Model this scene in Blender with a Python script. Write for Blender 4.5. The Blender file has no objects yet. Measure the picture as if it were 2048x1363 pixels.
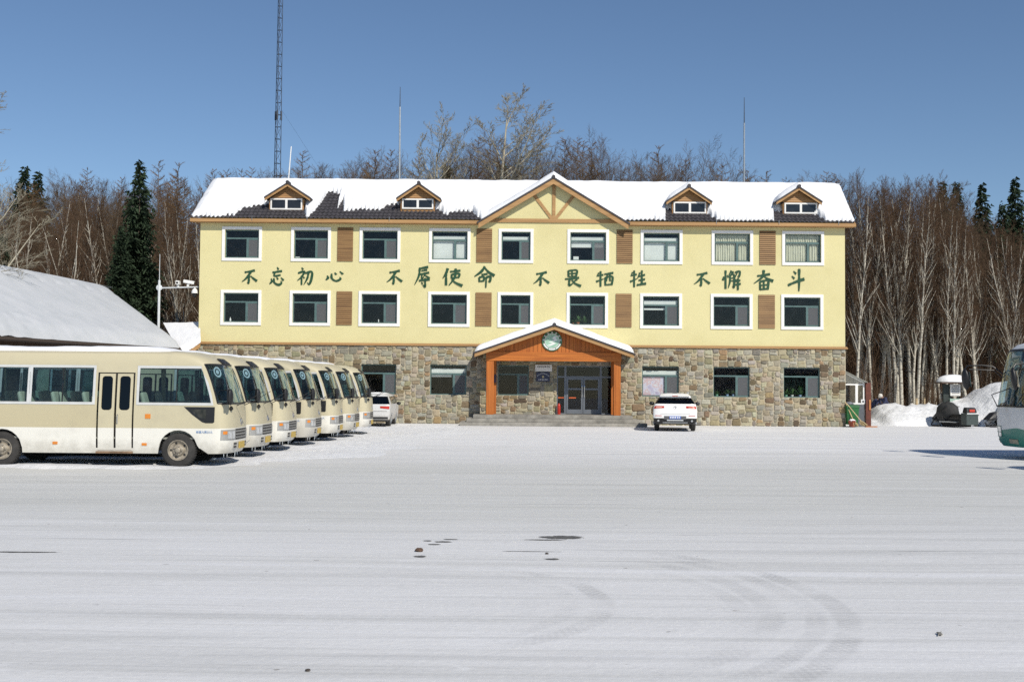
import bpy, math, random
import numpy as np
from mathutils import Vector, Matrix
R = math.radians
sc = bpy.context.scene
COL = sc.collection

# ------------------------------------------------------------------ camera
EYE, F, PITCH, ROLL = 1.88, 2275.0, math.atan(89 / 2275), 0.0081
cam = bpy.data.cameras.new('camera'); cam_o = bpy.data.objects.new('camera', cam); COL.objects.link(cam_o)
cam.sensor_width = 36; cam.lens = F / 2048 * 36; cam.clip_end = 3000; cam.clip_start = .1
CM = Matrix.Rotation(math.pi / 2 + PITCH, 4, 'X') @ Matrix.Rotation(ROLL, 4, 'Z')
CM.translation = (0, 0, EYE)
cam_o.matrix_world = CM
sc.camera = cam_o
C3 = CM.to_3x3()

def P(px, py, Y):
    """real point at depth Y (metres from the camera) seen at photograph pixel px, py"""
    d = C3 @ Vector((px - 1024, -(py - 681.5), -F))
    return Vector((0, 0, EYE)) + d * (Y / d.y)

# ------------------------------------------------------------------ light
SUN_AZ, SUN_EL = R(32), R(40.5)          # to the right of the camera's back, above the horizon
w = bpy.data.worlds.new('World'); sc.world = w; w.use_nodes = True
nt = w.node_tree; nt.nodes.clear()
sky = nt.nodes.new('ShaderNodeTexSky'); sky.sky_type = 'NISHITA'; sky.sun_disc = False
sky.sun_elevation = SUN_EL; sky.sun_rotation = math.pi - SUN_AZ
sky.altitude = 600; sky.air_density = 1.0; sky.dust_density = 0.0; sky.ozone_density = 4.5
bg = nt.nodes.new('ShaderNodeBackground'); bg.inputs[1].default_value = 0.093
wo = nt.nodes.new('ShaderNodeOutputWorld')
nt.links.new(sky.outputs[0], bg.inputs[0]); nt.links.new(bg.outputs[0], wo.inputs[0])
sun = bpy.data.lights.new('sun', 'SUN'); sun.energy = 4.25; sun.angle = R(.5); sun.color = (1, .94, .83)
sun_o = bpy.data.objects.new('sun', sun); COL.objects.link(sun_o)
sdir = Vector((math.sin(SUN_AZ) * math.cos(SUN_EL), -math.cos(SUN_AZ) * math.cos(SUN_EL), math.sin(SUN_EL)))
sun_o.rotation_euler = sdir.to_track_quat('Z', 'Y').to_euler(); sun_o.location = (20, -20, 40)
sc.view_settings.view_transform = 'Standard'; sc.view_settings.look = 'None'
sc.view_settings.exposure = 0.0; sc.view_settings.gamma = 1
sc.cycles.transparent_max_bounces = 24; sc.cycles.max_bounces = 6
sc.cycles.use_denoising = False

# ------------------------------------------------------------------ helpers
def link(o, parent=None):
    COL.objects.link(o)
    if parent is not None: o.parent = parent
    return o

def tag(o, label=None, cat=None, group=None, kind=None):
    if label: o['label'] = label
    if cat: o['category'] = cat
    if group: o['group'] = group
    if kind: o['kind'] = kind
    return o

def empty(name, loc, label, cat, group=None, rz=0):
    o = bpy.data.objects.new(name, None); o.empty_display_size = .2
    COL.objects.link(o); o.location = loc; o.rotation_euler = (0, 0, rz)
    return tag(o, label, cat, group)

class MB:
    def __init__(s): s.v = []; s.f = []; s.m = []
    def add(s, vs, fs, mi=0, M=None):
        b = len(s.v)
        for p in vs:
            p = Vector(p)
            s.v.append(tuple(M @ p) if M is not None else tuple(p))
        for f in fs: s.f.append(tuple(i + b for i in f)); s.m.append(mi)
        return s
    def box(s, x0, x1, y0, y1, z0, z1, mi=0, M=None):
        return s.add([(x0, y0, z0), (x1, y0, z0), (x1, y1, z0), (x0, y1, z0), (x0, y0, z1), (x1, y0, z1), (x1, y1, z1), (x0, y1, z1)],
                     [(0, 3, 2, 1), (4, 5, 6, 7), (0, 1, 5, 4), (1, 2, 6, 5), (2, 3, 7, 6), (3, 0, 4, 7)], mi, M)
    def prism(s, poly, y0, y1, mi=0, M=None):
        """poly: (x, z) counter-clockwise seen from -y, extruded along y"""
        n = len(poly)
        vs = [(x, y0, z) for x, z in poly] + [(x, y1, z) for x, z in poly]
        fs = [tuple(range(n)), tuple(range(2 * n - 1, n - 1, -1))]
        fs += [(i, n + i, n + (i + 1) % n, (i + 1) % n) for i in range(n)]
        return s.add(vs, fs, mi, M)
    def hexa(s, a, b, mi=0):
        """two quads a (4 points) and b (4 points) joined"""
        return s.add(list(a) + list(b), [(0, 1, 2, 3), (7, 6, 5, 4)] + [(i, 4 + i, 4 + (i + 1) % 4, (i + 1) % 4) for i in range(4)], mi)
    def tube(s, pts, rad, n=8, mi=0, M=None, cap=True):
        pts = [Vector(p) for p in pts]
        rad = rad if isinstance(rad, (list, tuple)) else [rad] * len(pts)
        vs = []; fs = []
        pa = None
        for i, p in enumerate(pts):
            d = (pts[min(i + 1, len(pts) - 1)] - pts[max(i - 1, 0)]).normalized()
            if pa is None:
                ref = Vector((0, 0, 1)) if abs(d.z) < .9 else Vector((1, 0, 0))
                pa = d.cross(ref).normalized()
            pa = (pa - d * pa.dot(d)).normalized()
            pb = d.cross(pa)
            for k in range(n):
                t = 2 * math.pi * k / n
                vs.append(p + (pa * math.cos(t) + pb * math.sin(t)) * rad[i])
        for i in range(len(pts) - 1):
            for k in range(n):
                fs.append((i * n + k, i * n + (k + 1) % n, (i + 1) * n + (k + 1) % n, (i + 1) * n + k))
        if cap:
            fs.append(tuple(range(n - 1, -1, -1))); fs.append(tuple(range((len(pts) - 1) * n, len(pts) * n)))
        return s.add(vs, fs, mi, M)
    def lathe(s, prof, axis_p, axis_d, n=20, mi=0):
        """prof: (radius, distance along axis)"""
        d = Vector(axis_d).normalized(); p0 = Vector(axis_p)
        ref = Vector((0, 0, 1)) if abs(d.z) < .9 else Vector((1, 0, 0))
        a = d.cross(ref).normalized(); b = d.cross(a)
        vs = []; fs = []
        for r, h in prof:
            for k in range(n):
                t = 2 * math.pi * k / n
                vs.append(p0 + d * h + (a * math.cos(t) + b * math.sin(t)) * r)
        for i in range(len(prof) - 1):
            for k in range(n):
                fs.append((i * n + k, i * n + (k + 1) % n, (i + 1) * n + (k + 1) % n, (i + 1) * n + k))
        return s.add(vs, fs, mi)
    def ball(s, c, rx, ry=None, rz=None, nu=12, nv=8, mi=0, M=None, fn=None):
        ry = ry or rx; rz = rz or rx
        vs = [(c[0], c[1], c[2] - rz)]; fs = []
        for j in range(1, nv):
            ph = -math.pi / 2 + math.pi * j / nv
            for i in range(nu):
                t = 2 * math.pi * i / nu
                k = fn(i, j) if fn else 1
                vs.append((c[0] + rx * k * math.cos(ph) * math.cos(t), c[1] + ry * k * math.cos(ph) * math.sin(t), c[2] + rz * k * math.sin(ph)))
        vs.append((c[0], c[1], c[2] + rz)); L = len(vs) - 1
        for i in range(nu):
            fs.append((0, 1 + (i + 1) % nu, 1 + i))
            fs.append((L, L - nu + i, L - nu + (i + 1) % nu))
        for j in range(nv - 2):
            for i in range(nu):
                a = 1 + j * nu
                fs.append((a + i, a + (i + 1) % nu, a + nu + (i + 1) % nu, a + nu + i))
        return s.add(vs, fs, mi, M)
    def grid(s, fn, nu, nv, mi=0, keep=None):
        b = len(s.v)
        for j in range(nv + 1):
            for i in range(nu + 1): s.v.append(tuple(fn(i, j)))
        for j in range(nv):
            for i in range(nu):
                if keep and not keep(i, j): continue
                a = b + j * (nu + 1) + i
                s.f.append((a, a + 1, a + nu + 2, a + nu + 1)); s.m.append(mi)
        return s
    def addw(s, vs, fs, mi=0):
        """add with shared vertices, so that smooth shading runs across"""
        c = s.__dict__.setdefault('c', {}); ix = []
        for p in vs:
            k = tuple(round(x, 4) for x in p)
            if k not in c: c[k] = len(s.v); s.v.append(tuple(p))
            ix.append(c[k])
        for f in fs:
            g = []
            for i in f:
                if ix[i] not in g: g.append(ix[i])
            if len(g) > 2: s.f.append(tuple(g)); s.m.append(mi)
        return s
    def build(s, name, mats, parent=None, smooth=False, bevel=0, recentre=False):
        me = bpy.data.meshes.new(name)
        v = s.v; loc = None
        if recentre:
            a = np.array(v); loc = Vector(((a[:, 0].min() + a[:, 0].max()) / 2, (a[:, 1].min() + a[:, 1].max()) / 2, a[:, 2].min()))
            v = [tuple(Vector(p) - loc) for p in v]
        me.from_pydata(v, [], s.f)
        mats = mats if isinstance(mats, (list, tuple)) else [mats]
        for m in mats: me.materials.append(m)
        if len(mats) > 1: me.polygons.foreach_set('material_index', s.m)
        if smooth:
            me.polygons.foreach_set('use_smooth', [True] * len(me.polygons))
            try: me.set_sharp_from_angle(angle=R(smooth if smooth > 1 else 40))
            except Exception: pass
        me.update()
        o = link(bpy.data.objects.new(name, me), parent)
        if loc is not None: o.location = loc
        if bevel:
            b = o.modifiers.new('bevel', 'BEVEL'); b.width = bevel; b.segments = 2; b.limit_method = 'ANGLE'; b.angle_limit = R(40)
        return o

def wpart(name, mb, mats, parent, **k):
    """part given in world coordinates under an unrotated thing"""
    o = mb.build(name, mats, parent, **k)
    p = parent; l = Vector((0, 0, 0))
    while p is not None: l += p.location; p = p.parent
    o.location = o.location - l
    return o

def copy_tree(o, parent=None):
    c = o.copy(); COL.objects.link(c)
    if parent is not None:
        c.parent = parent; c.matrix_parent_inverse = o.matrix_parent_inverse.copy()
    for ch in list(o.children): copy_tree(ch, c)
    return c

def vnoise(x, y, seed=0):
    """smooth value noise 0..1"""
    xi, yi = math.floor(x), math.floor(y); fx, fy = x - xi, y - yi
    def h(a, b):
        n = (int(a) * 374761393 + int(b) * 668265263 + seed * 974711) & 0xffffffff
        n = ((n ^ (n >> 13)) * 1274126177) & 0xffffffff
        return ((n ^ (n >> 16)) & 0xffff) / 65535
    sx, sy = fx * fx * (3 - 2 * fx), fy * fy * (3 - 2 * fy)
    return (h(xi, yi) * (1 - sx) + h(xi + 1, yi) * sx) * (1 - sy) + (h(xi, yi + 1) * (1 - sx) + h(xi + 1, yi + 1) * sx) * sy

def fbm(x, y, seed=0, o=3):
    s = 0; a = .5
    for k in range(o): s += a * vnoise(x, y, seed + k); x *= 2; y *= 2; a *= .5
    return s / (1 - .5 ** o)

def lerp_tab(t, x):
    if x <= t[0][0]: return t[0][1]
    for (a, va), (b, vb) in zip(t, t[1:]):
        if x <= b: return va + (vb - va) * (x - a) / (b - a)
    return t[-1][1]

# ------------------------------------------------------------------ materials
class G:
    def __init__(s, name):
        s.m = bpy.data.materials.new(name); s.m.use_nodes = True
        s.t = s.m.node_tree; s.p = s.t.nodes['Principled BSDF']; s.out = s.t.nodes['Material Output']
        s._c = None
    def n(s, typ, ins=None, **props):
        nd = s.t.nodes.new(typ)
        for k, v in props.items(): setattr(nd, k, v)
        for k, v in (ins or {}).items():
            i = nd.inputs[k]
            if isinstance(v, bpy.types.NodeSocket): s.t.links.new(v, i)
            elif isinstance(v, bpy.types.Node): s.t.links.new(v.outputs[0], i)
            else: i.default_value = v
        return nd
    def co(s):
        if not s._c: s._c = s.t.nodes.new('ShaderNodeTexCoord').outputs['Object']
        return s._c
    def math(s, op, a, b=0.0, c=0.0, clamp=False):
        return s.n('ShaderNodeMath', {0: a, 1: b, 2: c}, operation=op, use_clamp=clamp).outputs[0]
    def map(s, scale, vec=None, rot=(0, 0, 0), loc=(0, 0, 0)):
        return s.n('ShaderNodeMapping', {'Vector': vec or s.co(), 'Scale': scale, 'Rotation': rot, 'Location': loc}).outputs[0]
    def noise(s, scale, vec=None, detail=4, rough=.55, dist=0):
        return s.n('ShaderNodeTexNoise', {'Vector': vec or s.co(), 'Scale': scale, 'Detail': detail, 'Roughness': rough, 'Distortion': dist}).outputs[0]
    def ramp(s, fac, stops, interp='LINEAR'):
        nd = s.n('ShaderNodeValToRGB', {'Fac': fac}); cr = nd.color_ramp; cr.interpolation = interp
        while len(cr.elements) > 1: cr.elements.remove(cr.elements[-1])
        cr.elements[0].position = stops[0][0]; cr.elements[0].color = (*stops[0][1], 1)
        for p, c in stops[1:]: e = cr.elements.new(p); e.color = (*c, 1)
        return nd.outputs[0]
    def step(s, v, a, b):
        return s.n('ShaderNodeMapRange', {0: v, 1: a, 2: b}, interpolation_type='SMOOTHSTEP').outputs[0]
    def mix(s, fac, a, b, mode='MIX'):
        nd = s.n('ShaderNodeMix', data_type='RGBA', blend_type=mode)
        for i, v in ((0, fac), (6, a), (7, b)):
            if isinstance(v, bpy.types.NodeSocket): s.t.links.new(v, nd.inputs[i])
            else: nd.inputs[i].default_value = v if i == 0 else (*v[:3], 1)
        return nd.outputs[2]
    def set(s, **k):
        for a, v in k.items():
            i = s.p.inputs[a.replace('_', ' ')]
            if isinstance(v, bpy.types.NodeSocket): s.t.links.new(v, i)
            else: i.default_value = (*v, 1) if isinstance(v, tuple) and len(v) == 3 else v
        return s
    def bump(s, h, strength=.3, dist=.02):
        b = s.n('ShaderNodeBump', {'Height': h, 'Strength': strength, 'Distance': dist})
        s.t.links.new(b.outputs[0], s.p.inputs['Normal']); return s

def plain(name, c, rough=.6, metal=0, var=.12, scale=6, bump=0, spec=.5, coat=0):
    g = G(name)
    n = g.noise(scale, detail=5)
    lo = tuple(x * (1 - var) for x in c); hi = tuple(min(1, x * (1 + var)) for x in c)
    g.set(Base_Color=g.ramp(n, [(.3, lo), (.7, hi)]), Roughness=rough, Metallic=metal, Specular_IOR_Level=spec, Coat_Weight=coat)
    if bump: g.bump(g.noise(scale * 8), bump)
    return g.m

MAT = {}
def glass(name, tint, refl=1.0, dirt=.0, ior=1.5):
    g = G(name); t = g.t
    geo = g.n('ShaderNodeNewGeometry')
    dt = g.n('ShaderNodeVectorMath', {0: geo.outputs['Incoming'], 1: geo.outputs['Normal']}, operation='DOT_PRODUCT').outputs['Value']
    fr = g.math('MULTIPLY_ADD', g.math('POWER', g.math('SUBTRACT', 1.0, g.math('ABSOLUTE', dt), clamp=True), 5.0), .94, .035)
    tr = g.n('ShaderNodeBsdfTransparent', {'Color': (*tint, 1)})
    gl = g.n('ShaderNodeBsdfGlossy', {'Color': (refl, refl, refl, 1), 'Roughness': .02})
    mx = g.n('ShaderNodeMixShader', {0: fr, 1: tr, 2: gl})
    last = mx
    if dirt:
        df = g.n('ShaderNodeBsdfDiffuse', {'Color': (.5, .5, .48, 1)})
        last = g.n('ShaderNodeMixShader', {0: g.math('MULTIPLY', g.step(g.noise(3), .35, .8), dirt), 1: mx, 2: df})
    t.links.new(last.outputs[0], g.out.inputs[0])
    return g.m

MAT['glass'] = glass('window_glass', (.90, .93, .92), dirt=.015)
MAT['bus_glass'] = glass('tinted_bus_glass', (.52, .65, .69), dirt=.02)
MAT['dark_glass'] = glass('dark_car_glass', (.06, .07, .08))

def snow_mat(name, a, b, rough=.55, scale=2.2, bs=.35):
    g = G(name)
    n = g.noise(scale, detail=6)
    g.set(Base_Color=g.ramp(n, [(.3, a), (.7, b)]), Roughness=rough, Specular_IOR_Level=.25)
    h = g.math('ADD', g.noise(scale * 1.5, detail=8), g.math('MULTIPLY', g.noise(30, detail=3), .25))
    g.bump(h, bs, .08); return g.m
MAT['snow'] = snow_mat('fresh_snow', (.80, .81, .83), (.87, .87, .88))
MAT['snow_rough'] = snow_mat('trodden_snow', (.68, .69, .71), (.84, .84, .85), scale=3.5, bs=.8)
MAT['snow_old'] = snow_mat('old_grey_snow', (.50, .52, .54), (.58, .59, .61), scale=1.2, bs=.2)

def stucco():
    g = G('yellow_stucco')
    n = g.noise(.55, detail=8, rough=.65)
    c = g.ramp(n, [(.25, (.615, .55, .285)), (.5, (.665, .60, .325)), (.75, (.70, .63, .345))])
    # faint rain streaks of the wall itself
    st = g.noise(1, g.map((3.0, 3.0, .12)), detail=5)
    c = g.mix(g.math('MULTIPLY', g.step(st, .58, .8), .22), c, (.52, .46, .27))
    g.set(Base_Color=c, Roughness=.9, Specular_IOR_Level=.2)
    g.bump(g.noise(38, detail=4), .35, .015); return g.m
MAT['stucco'] = stucco()

def stone():
    g = G('rubble_stone')
    a = g.n('ShaderNodeAttribute', attribute_name='stone_colour').outputs['Color']
    n = g.noise(9, detail=7, rough=.65)
    c = g.mix(1.0, a, g.ramp(n, [(.25, (.62, .6, .58)), (.5, (.95, .94, .92)), (.8, (1.25, 1.2, 1.12))]), 'MULTIPLY')
    c = g.mix(g.math('MULTIPLY', g.step(g.noise(3.1, detail=5), .58, .72), .35), c, (.30, .19, .09))
    g.set(Base_Color=c, Roughness=.85, Specular_IOR_Level=.25)
    g.bump(g.noise(22, detail=6), .6, .03); return g.m
MAT['stone'] = stone()
MAT['mortar'] = plain('pale_mortar', (.44, .385, .28), .9, var=.18, scale=9, bump=.3)

def wood(name, a, b, axis='x', scale=1.0, rough=.55, gap=0):
    g = G(name)
    sc_ = {'x': (.35, 9, 9), 'y': (9, .35, 9), 'z': (9, 9, .35)}[axis]
    n = g.noise(scale, g.map(sc_), detail=7, rough=.6, dist=.6)
    c = g.ramp(n, [(.28, a), (.55, b), (.8, tuple(min(1, x * 1.25) for x in b))])
    c = g.mix(g.math('MULTIPLY', g.step(g.noise(1.3), .55, .75), .3), c, a)
    g.set(Base_Color=c, Roughness=rough, Specular_IOR_Level=.35)
    g.bump(n, .25, .01); return g.m
MAT['trim'] = wood('tan_timber_trim', (.30, .165, .065), (.42, .245, .105))
MAT['orange_v'] = wood('orange_varnished_timber', (.30, .080, .016), (.47, .145, .026), 'z')
MAT['orange_h'] = wood('orange_varnished_beam', (.32, .086, .016), (.48, .150, .026), 'x')
MAT['siding'] = wood('brown_siding', (.26, .135, .055), (.40, .22, .09))
MAT['slat'] = wood('shutter_slats', (.17, .09, .038), (.31, .18, .075))
MAT['slatback'] = plain('shutter_back', (.13, .07, .03))
MAT['white_frame'] = plain('white_window_surround', (.80, .79, .76), .6, var=.05, scale=4)
MAT['green_frame'] = plain('grey_green_frame', (.085, .145, .14), .45, var=.15)
MAT['tile'] = plain('dark_roof_tile', (.048, .044, .05), .7, var=.35, scale=4)
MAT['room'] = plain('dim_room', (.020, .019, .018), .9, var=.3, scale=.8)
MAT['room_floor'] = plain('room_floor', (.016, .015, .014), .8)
MAT['blind'] = plain('white_roller_blind', (.66, .68, .66), .8, var=.06, scale=2)
MAT['curtain'] = plain('beige_curtain', (.56, .55, .44), .9, var=.1, scale=3)
def screen():
    g = G('insect_screen'); t = g.t
    tr = g.n('ShaderNodeBsdfTransparent'); df = g.n('ShaderNodeBsdfDiffuse', {'Color': (.17, .175, .185, 1)})
    mx = g.n('ShaderNodeMixShader', {0: .62, 1: tr, 2: df}); t.links.new(mx.outputs[0], g.out.inputs[0]); return g.m
MAT['screen'] = screen()
MAT['letter'] = plain('green_letter_paint', (.007, .058, .023), .6, var=.15, scale=2)
MAT['step'] = plain('grey_granite_step', (.27, .255, .225), .8, var=.35, scale=3, bump=.2)
MAT['door_frame'] = plain('grey_door_frame', (.16, .175, .20), .4, metal=.3, var=.1)
MAT['black'] = plain('black_plastic', (.012, .012, .013), .45, var=.2)
MAT['rubber'] = plain('dusty_tyre_rubber', (.035, .033, .031), .9, var=.4, scale=5)
MAT['steel'] = plain('galvanised_steel', (.42, .44, .45), .4, metal=.7, var=.15)
MAT['pale_metal'] = plain('pale_painted_metal', (.62, .64, .65), .4, var=.06)
MAT['dark_metal'] = plain('dark_mast_steel', (.055, .065, .085), .6, metal=.3, var=.2)
MAT['red_lens'] = plain('red_lens', (.50, .035, .015), .2, var=.15, coat=.5)
MAT['orange_lens'] = plain('orange_lens', (.68, .22, .02), .25, var=.1, coat=.5)
MAT['clear_lens'] = plain('clear_lamp_glass', (.60, .61, .60), .08, metal=.55, var=.3, scale=14, coat=1)
MAT['chrome'] = plain('chrome', (.7, .7, .7), .12, metal=1, var=.05)
MAT['plate_blue'] = plain('blue_plate', (.12, .19, .50), .4, var=.05)
MAT['plate_yellow'] = plain('yellow_plate', (.52, .36, .07), .5, var=.3, scale=20)
MAT['white_ink'] = plain('white_ink', (.78, .78, .77), .6, var=.03)
MAT['dark_ink'] = plain('dark_ink', (.04, .04, .05), .7, var=.03)
MAT['navy'] = plain('navy_sign', (.012, .016, .06), .3, var=.1)
MAT['badge'] = plain('badge_gold', (.42, .36, .2), .4, metal=.4)
MAT['terracotta'] = plain('terracotta', (.36, .13, .06), .8)
MAT['leaf'] = plain('plant_leaf', (.035, .085, .02), .6, var=.5, scale=9)
# ------------------------------------------------------------------ ground
FY = 55.5                                   # the facade's distance from the camera
def ground_mat():
    g = G('packed_snow')
    co = g.co()
    sep = g.n('ShaderNodeSeparateXYZ', {0: co}); X, Y = sep.outputs[0], sep.outputs[1]
    wob = g.n('ShaderNodeTexNoise', {'Vector': g.map((.05, .12, 1)), 'Scale': 1, 'Detail': 2}).outputs[0]
    yy = g.math('ADD', Y, g.math('MULTIPLY_ADD', wob, 2.2, g.math('MULTIPLY', X, -.015)))
    cv = g.n('ShaderNodeCombineXYZ', {0: X, 1: yy, 2: 0}).outputs[0]
    big = g.noise(1, g.map((.05, .16, 1), cv), detail=5)
    st1 = g.noise(1, g.map((.055, 1.9, 1), cv), detail=7, rough=.62)
    st2 = g.noise(1, g.map((.22, 7.5, 1), cv), detail=6, rough=.6)
    fine = g.noise(14, co, detail=8, rough=.7)
    c = g.ramp(big, [(.3, (.655, .65, .63)), (.7, (.745, .74, .745))])
    c = g.mix(g.math('MULTIPLY', g.step(st1, .50, .32), .55), c, (.44, .44, .425))
    c = g.mix(g.math('MULTIPLY', g.step(st1, .54, .68), .7), c, (.80, .80, .82))
    c = g.mix(g.math('MULTIPLY', g.step(st2, .58, .74), .32), c, (.82, .82, .84))
    c = g.mix(g.math('MULTIPLY', g.step(st2, .45, .30), .30), c, (.40, .40, .395))
    c = g.mix(.22, c, g.ramp(fine, [(.3, (.46, .46, .46)), (.7, (.80, .80, .81))]))
    bandm = g.math('MULTIPLY', g.step(yy, 14.5, 19), g.step(yy, 33, 25))
    c = g.mix(g.math('MULTIPLY', bandm, .5), c, (.52, .52, .48))
    # crossing scuffs and older tracks at other angles
    for ang, sx, sy, s0, k_, col_ in ((.34, .12, 3.2, 11, .34, (.43, .43, .42)), (-.22, .10, 4.0, 23, .30, (.84, .84, .85)), (.9, .2, 2.6, 37, .22, (.45, .45, .44)), (-.75, .25, 5, 51, .2, (.82, .82, .83))):
        s_ = g.noise(1, g.map((sx, sy, 1), co, rot=(0, 0, ang), loc=(s0, s0 * .7, 0)), detail=7, rough=.62)
        c = g.mix(g.math('MULTIPLY', g.step(s_, .53, .70), k_), c, col_)
    blot = g.noise(2.3, co, detail=9, rough=.72)
    c = g.mix(g.math('MULTIPLY', g.step(blot, .55, .75), .26), c, (.48, .48, .47))
    c = g.mix(g.math('MULTIPLY', g.step(blot, .42, .28), .45), c, (.84, .84, .85))
    # thin dark ruts worn through to the gravel, running along the road
    rut = g.noise(1, g.map((.09, 6.0, 1), cv, loc=(3.1, 7.7, 0)), detail=3)
    brk = g.noise(1, g.map((.35, .5, 1), cv, loc=(9, 2, 0)), detail=3)
    near = g.math('MULTIPLY', g.step(Y, 11.5, 13), g.step(Y, 24.5, 22))
    rm = g.math('MULTIPLY', g.math('MULTIPLY', g.step(rut, .655, .70), g.step(brk, .52, .60)), near)
    c = g.mix(g.math('MULTIPLY', rm, .7), c, (.15, .15, .145))
    # curved wheel tracks of a turning vehicle
    def arc(cx, cy, r, hw, x_min, k, col):
        dx = g.math('SUBTRACT', X, cx); dy = g.math('SUBTRACT', Y, cy)
        d = g.math('SQRT', g.math('ADD', g.math('MULTIPLY', dx, dx), g.math('MULTIPLY', dy, dy)))
        d = g.math('ADD', d, g.math('MULTIPLY', g.math('SUBTRACT', g.noise(.8, co, detail=2), .5), .12))
        e = g.math('ABSOLUTE', g.math('SUBTRACT', d, r))
        band = g.step(e, hw, hw * .55)
        ang = g.math('ARCTAN2', dy, dx)
        tread = g.math('SINE', g.math('MULTIPLY', ang, r * 70))
        rib = g.math('SINE', g.math('MULTIPLY', d, 75))
        t = g.math('MULTIPLY_ADD', g.math('MULTIPLY', tread, rib), .3, .55)
        t = g.math('MULTIPLY', t, g.step(g.noise(1.1, co, detail=4), .34, .66))
        return g.math('MULTIPLY', g.math('MULTIPLY', g.math('MULTIPLY', band, t), g.step(X, x_min, x_min + 1.2)), k)
    for a in ((-1.24, 10.1, 4.06, .13, .4, .46, 0), (-1.24, 10.1, 3.80, .11, .4, .36, 0), (-1.3, 10.15, 3.5, .14, .6, .33, 0), (-1.2, 10, 3.15, .12, 1.0, .26, 0),
              (-1.3, 10.0, 2.12, .12, -.4, .48, 0), (-1.3, 10.0, 1.84, .10, -.4, .34, 0), (-1.3, 10, 1.5, .12, -.3, .24, 0)):
        c = g.mix(arc(*a), c, (.24, .24, .24))
    # faint curved tracks before the entrance
    for a in ((-3.6, 44.0, 4.6, .3, -.2, .5, 0), (-3.4, 44.2, 3.1, .3, -.6, .45, 0), (6.5, 45, 6.0, .3, 3, .4, 0), (-9, 38, 9.2, .35, -1.5, .4, 0)):
        c = g.mix(arc(*a), c, (.38, .37, .35))
    # cleaner, brighter snow towards the building
    far = g.step(g.math('ADD', Y, g.math('MULTIPLY', g.math('SUBTRACT', g.noise(.12, co, detail=4), .5), 9)), 28, 38)
    c = g.mix(g.math('MULTIPLY', far, .62), c, g.ramp(st1, [(.35, (.70, .70, .71)), (.65, (.86, .86, .87))]))
    # grit
    gr = g.noise(5.5, co, detail=2)
    c = g.mix(g.math('MULTIPLY', g.step(gr, .735, .76), .5), c, (.14, .12, .1))
    g.set(Base_Color=c, Roughness=.62, Specular_IOR_Level=.2)
    h = g.math('ADD', g.math('MULTIPLY', st2, .6), g.math('MULTIPLY', fine, .5))
    h = g.math('ADD', h, g.math('MULTIPLY', blot, .9))
    g.bump(h, .26, .05)
    return g.m

mb = MB(); mb.add([(-500, -60, 0), (500, -60, 0), (500, 75, 0), (-500, 75, 0)], [(0, 1, 2, 3)])
tag(mb.build('ground', ground_mat()), kind='structure')
# wooded hillside behind: brown litter with thin snow
def hill_mat():
    g = G('forest_litter')
    c = g.ramp(g.noise(.5, detail=8, rough=.7), [(.35, (.03, .02, .012)), (.6, (.06, .04, .022)), (.74, (.09, .062, .04)), (.80, (.42, .42, .43))])
    g.set(Base_Color=c, Roughness=.95, Specular_IOR_Level=.1); g.bump(g.noise(6, detail=6), .8, .2); return g.m
mb = MB()
def hz(x, y):
    t = max(0, (y - 75) / 75); t = min(1, t)
    return .0 + 9.5 * t * t * (3 - 2 * t) + (fbm(x * .03, y * .03, 5) - .5) * 5 * t + (fbm(x * .25, y * .25, 6) - .5) * .5 * min(1, t * 8)
mb.grid(lambda i, j: (-220 + i * 4, 75 + j * 4, hz(-220 + i * 4, 75 + j * 4)), 110, 40)
mb.grid(lambda i, j: (-500 + i * 280, 235 + j * 130, hz(0, 235)), 4, 3)
tag(mb.build('hillside', hill_mat(), smooth=True), kind='structure')

# loose bright snow beside the buses and in front of the building
mb = MB()
def drift(i, j):
    x = -24 + i * .16; y = 24.2 + j * .2
    ex = lerp_tab([(24, -6.0), (26, -4.6), (30, -3.0), (36, -1.6), (44, -1.0), (52, -2.2), (56, -3)], y) + (fbm(y * .3, 3, 8) - .5) * 2.5
    m = max(0, min(1, (ex - x) / 2.0)) * max(0, min(1, (y - 24.4 - (fbm(x * .9, 1, 4) - .5) * .7) / .7))
    b = fbm(x * .55, y * .5, 2, 4) - .42
    b2 = fbm(x * 2.4, y * 2.0, 12, 2)
    return (x, y, -.03 + m * (.045 + .10 * max(b, -.2) + .035 * b2))
mb.grid(drift, 150, 150)
tag(mb.build('snow_cover', MAT['snow_rough'], smooth=90), kind='structure')

# ------------------------------------------------------------------ main building
bx0, bx1 = P(399, 560, FY).x, P(1690, 560, FY).x
def fxz(px, py, Y=FY): p = P(px, py, Y); return p.x, p.z
z_band = (P(400, 686.5, FY).z + P(1690, 697, FY).z) / 2
EO = .28                                                 # eaves overhang
z_fb = (P(385, 445.5, FY - EO).z + P(1708, 454, FY - EO).z) / 2   # fascia bottom
z_ft = z_fb + .21
ridge_y = FY + 3.2
z_ridge = P(1050, 362, ridge_y).z - .22
BLD = empty('main_building', ((bx0 + bx1) / 2, FY + 3.2, 0),
            'three-storey pale yellow building with stone ground floor and snow covered roof', 'building')
def bpart(name, mb, mats, parent=None, **k): return wpart(name, mb, mats, parent or BLD, **k)

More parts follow.
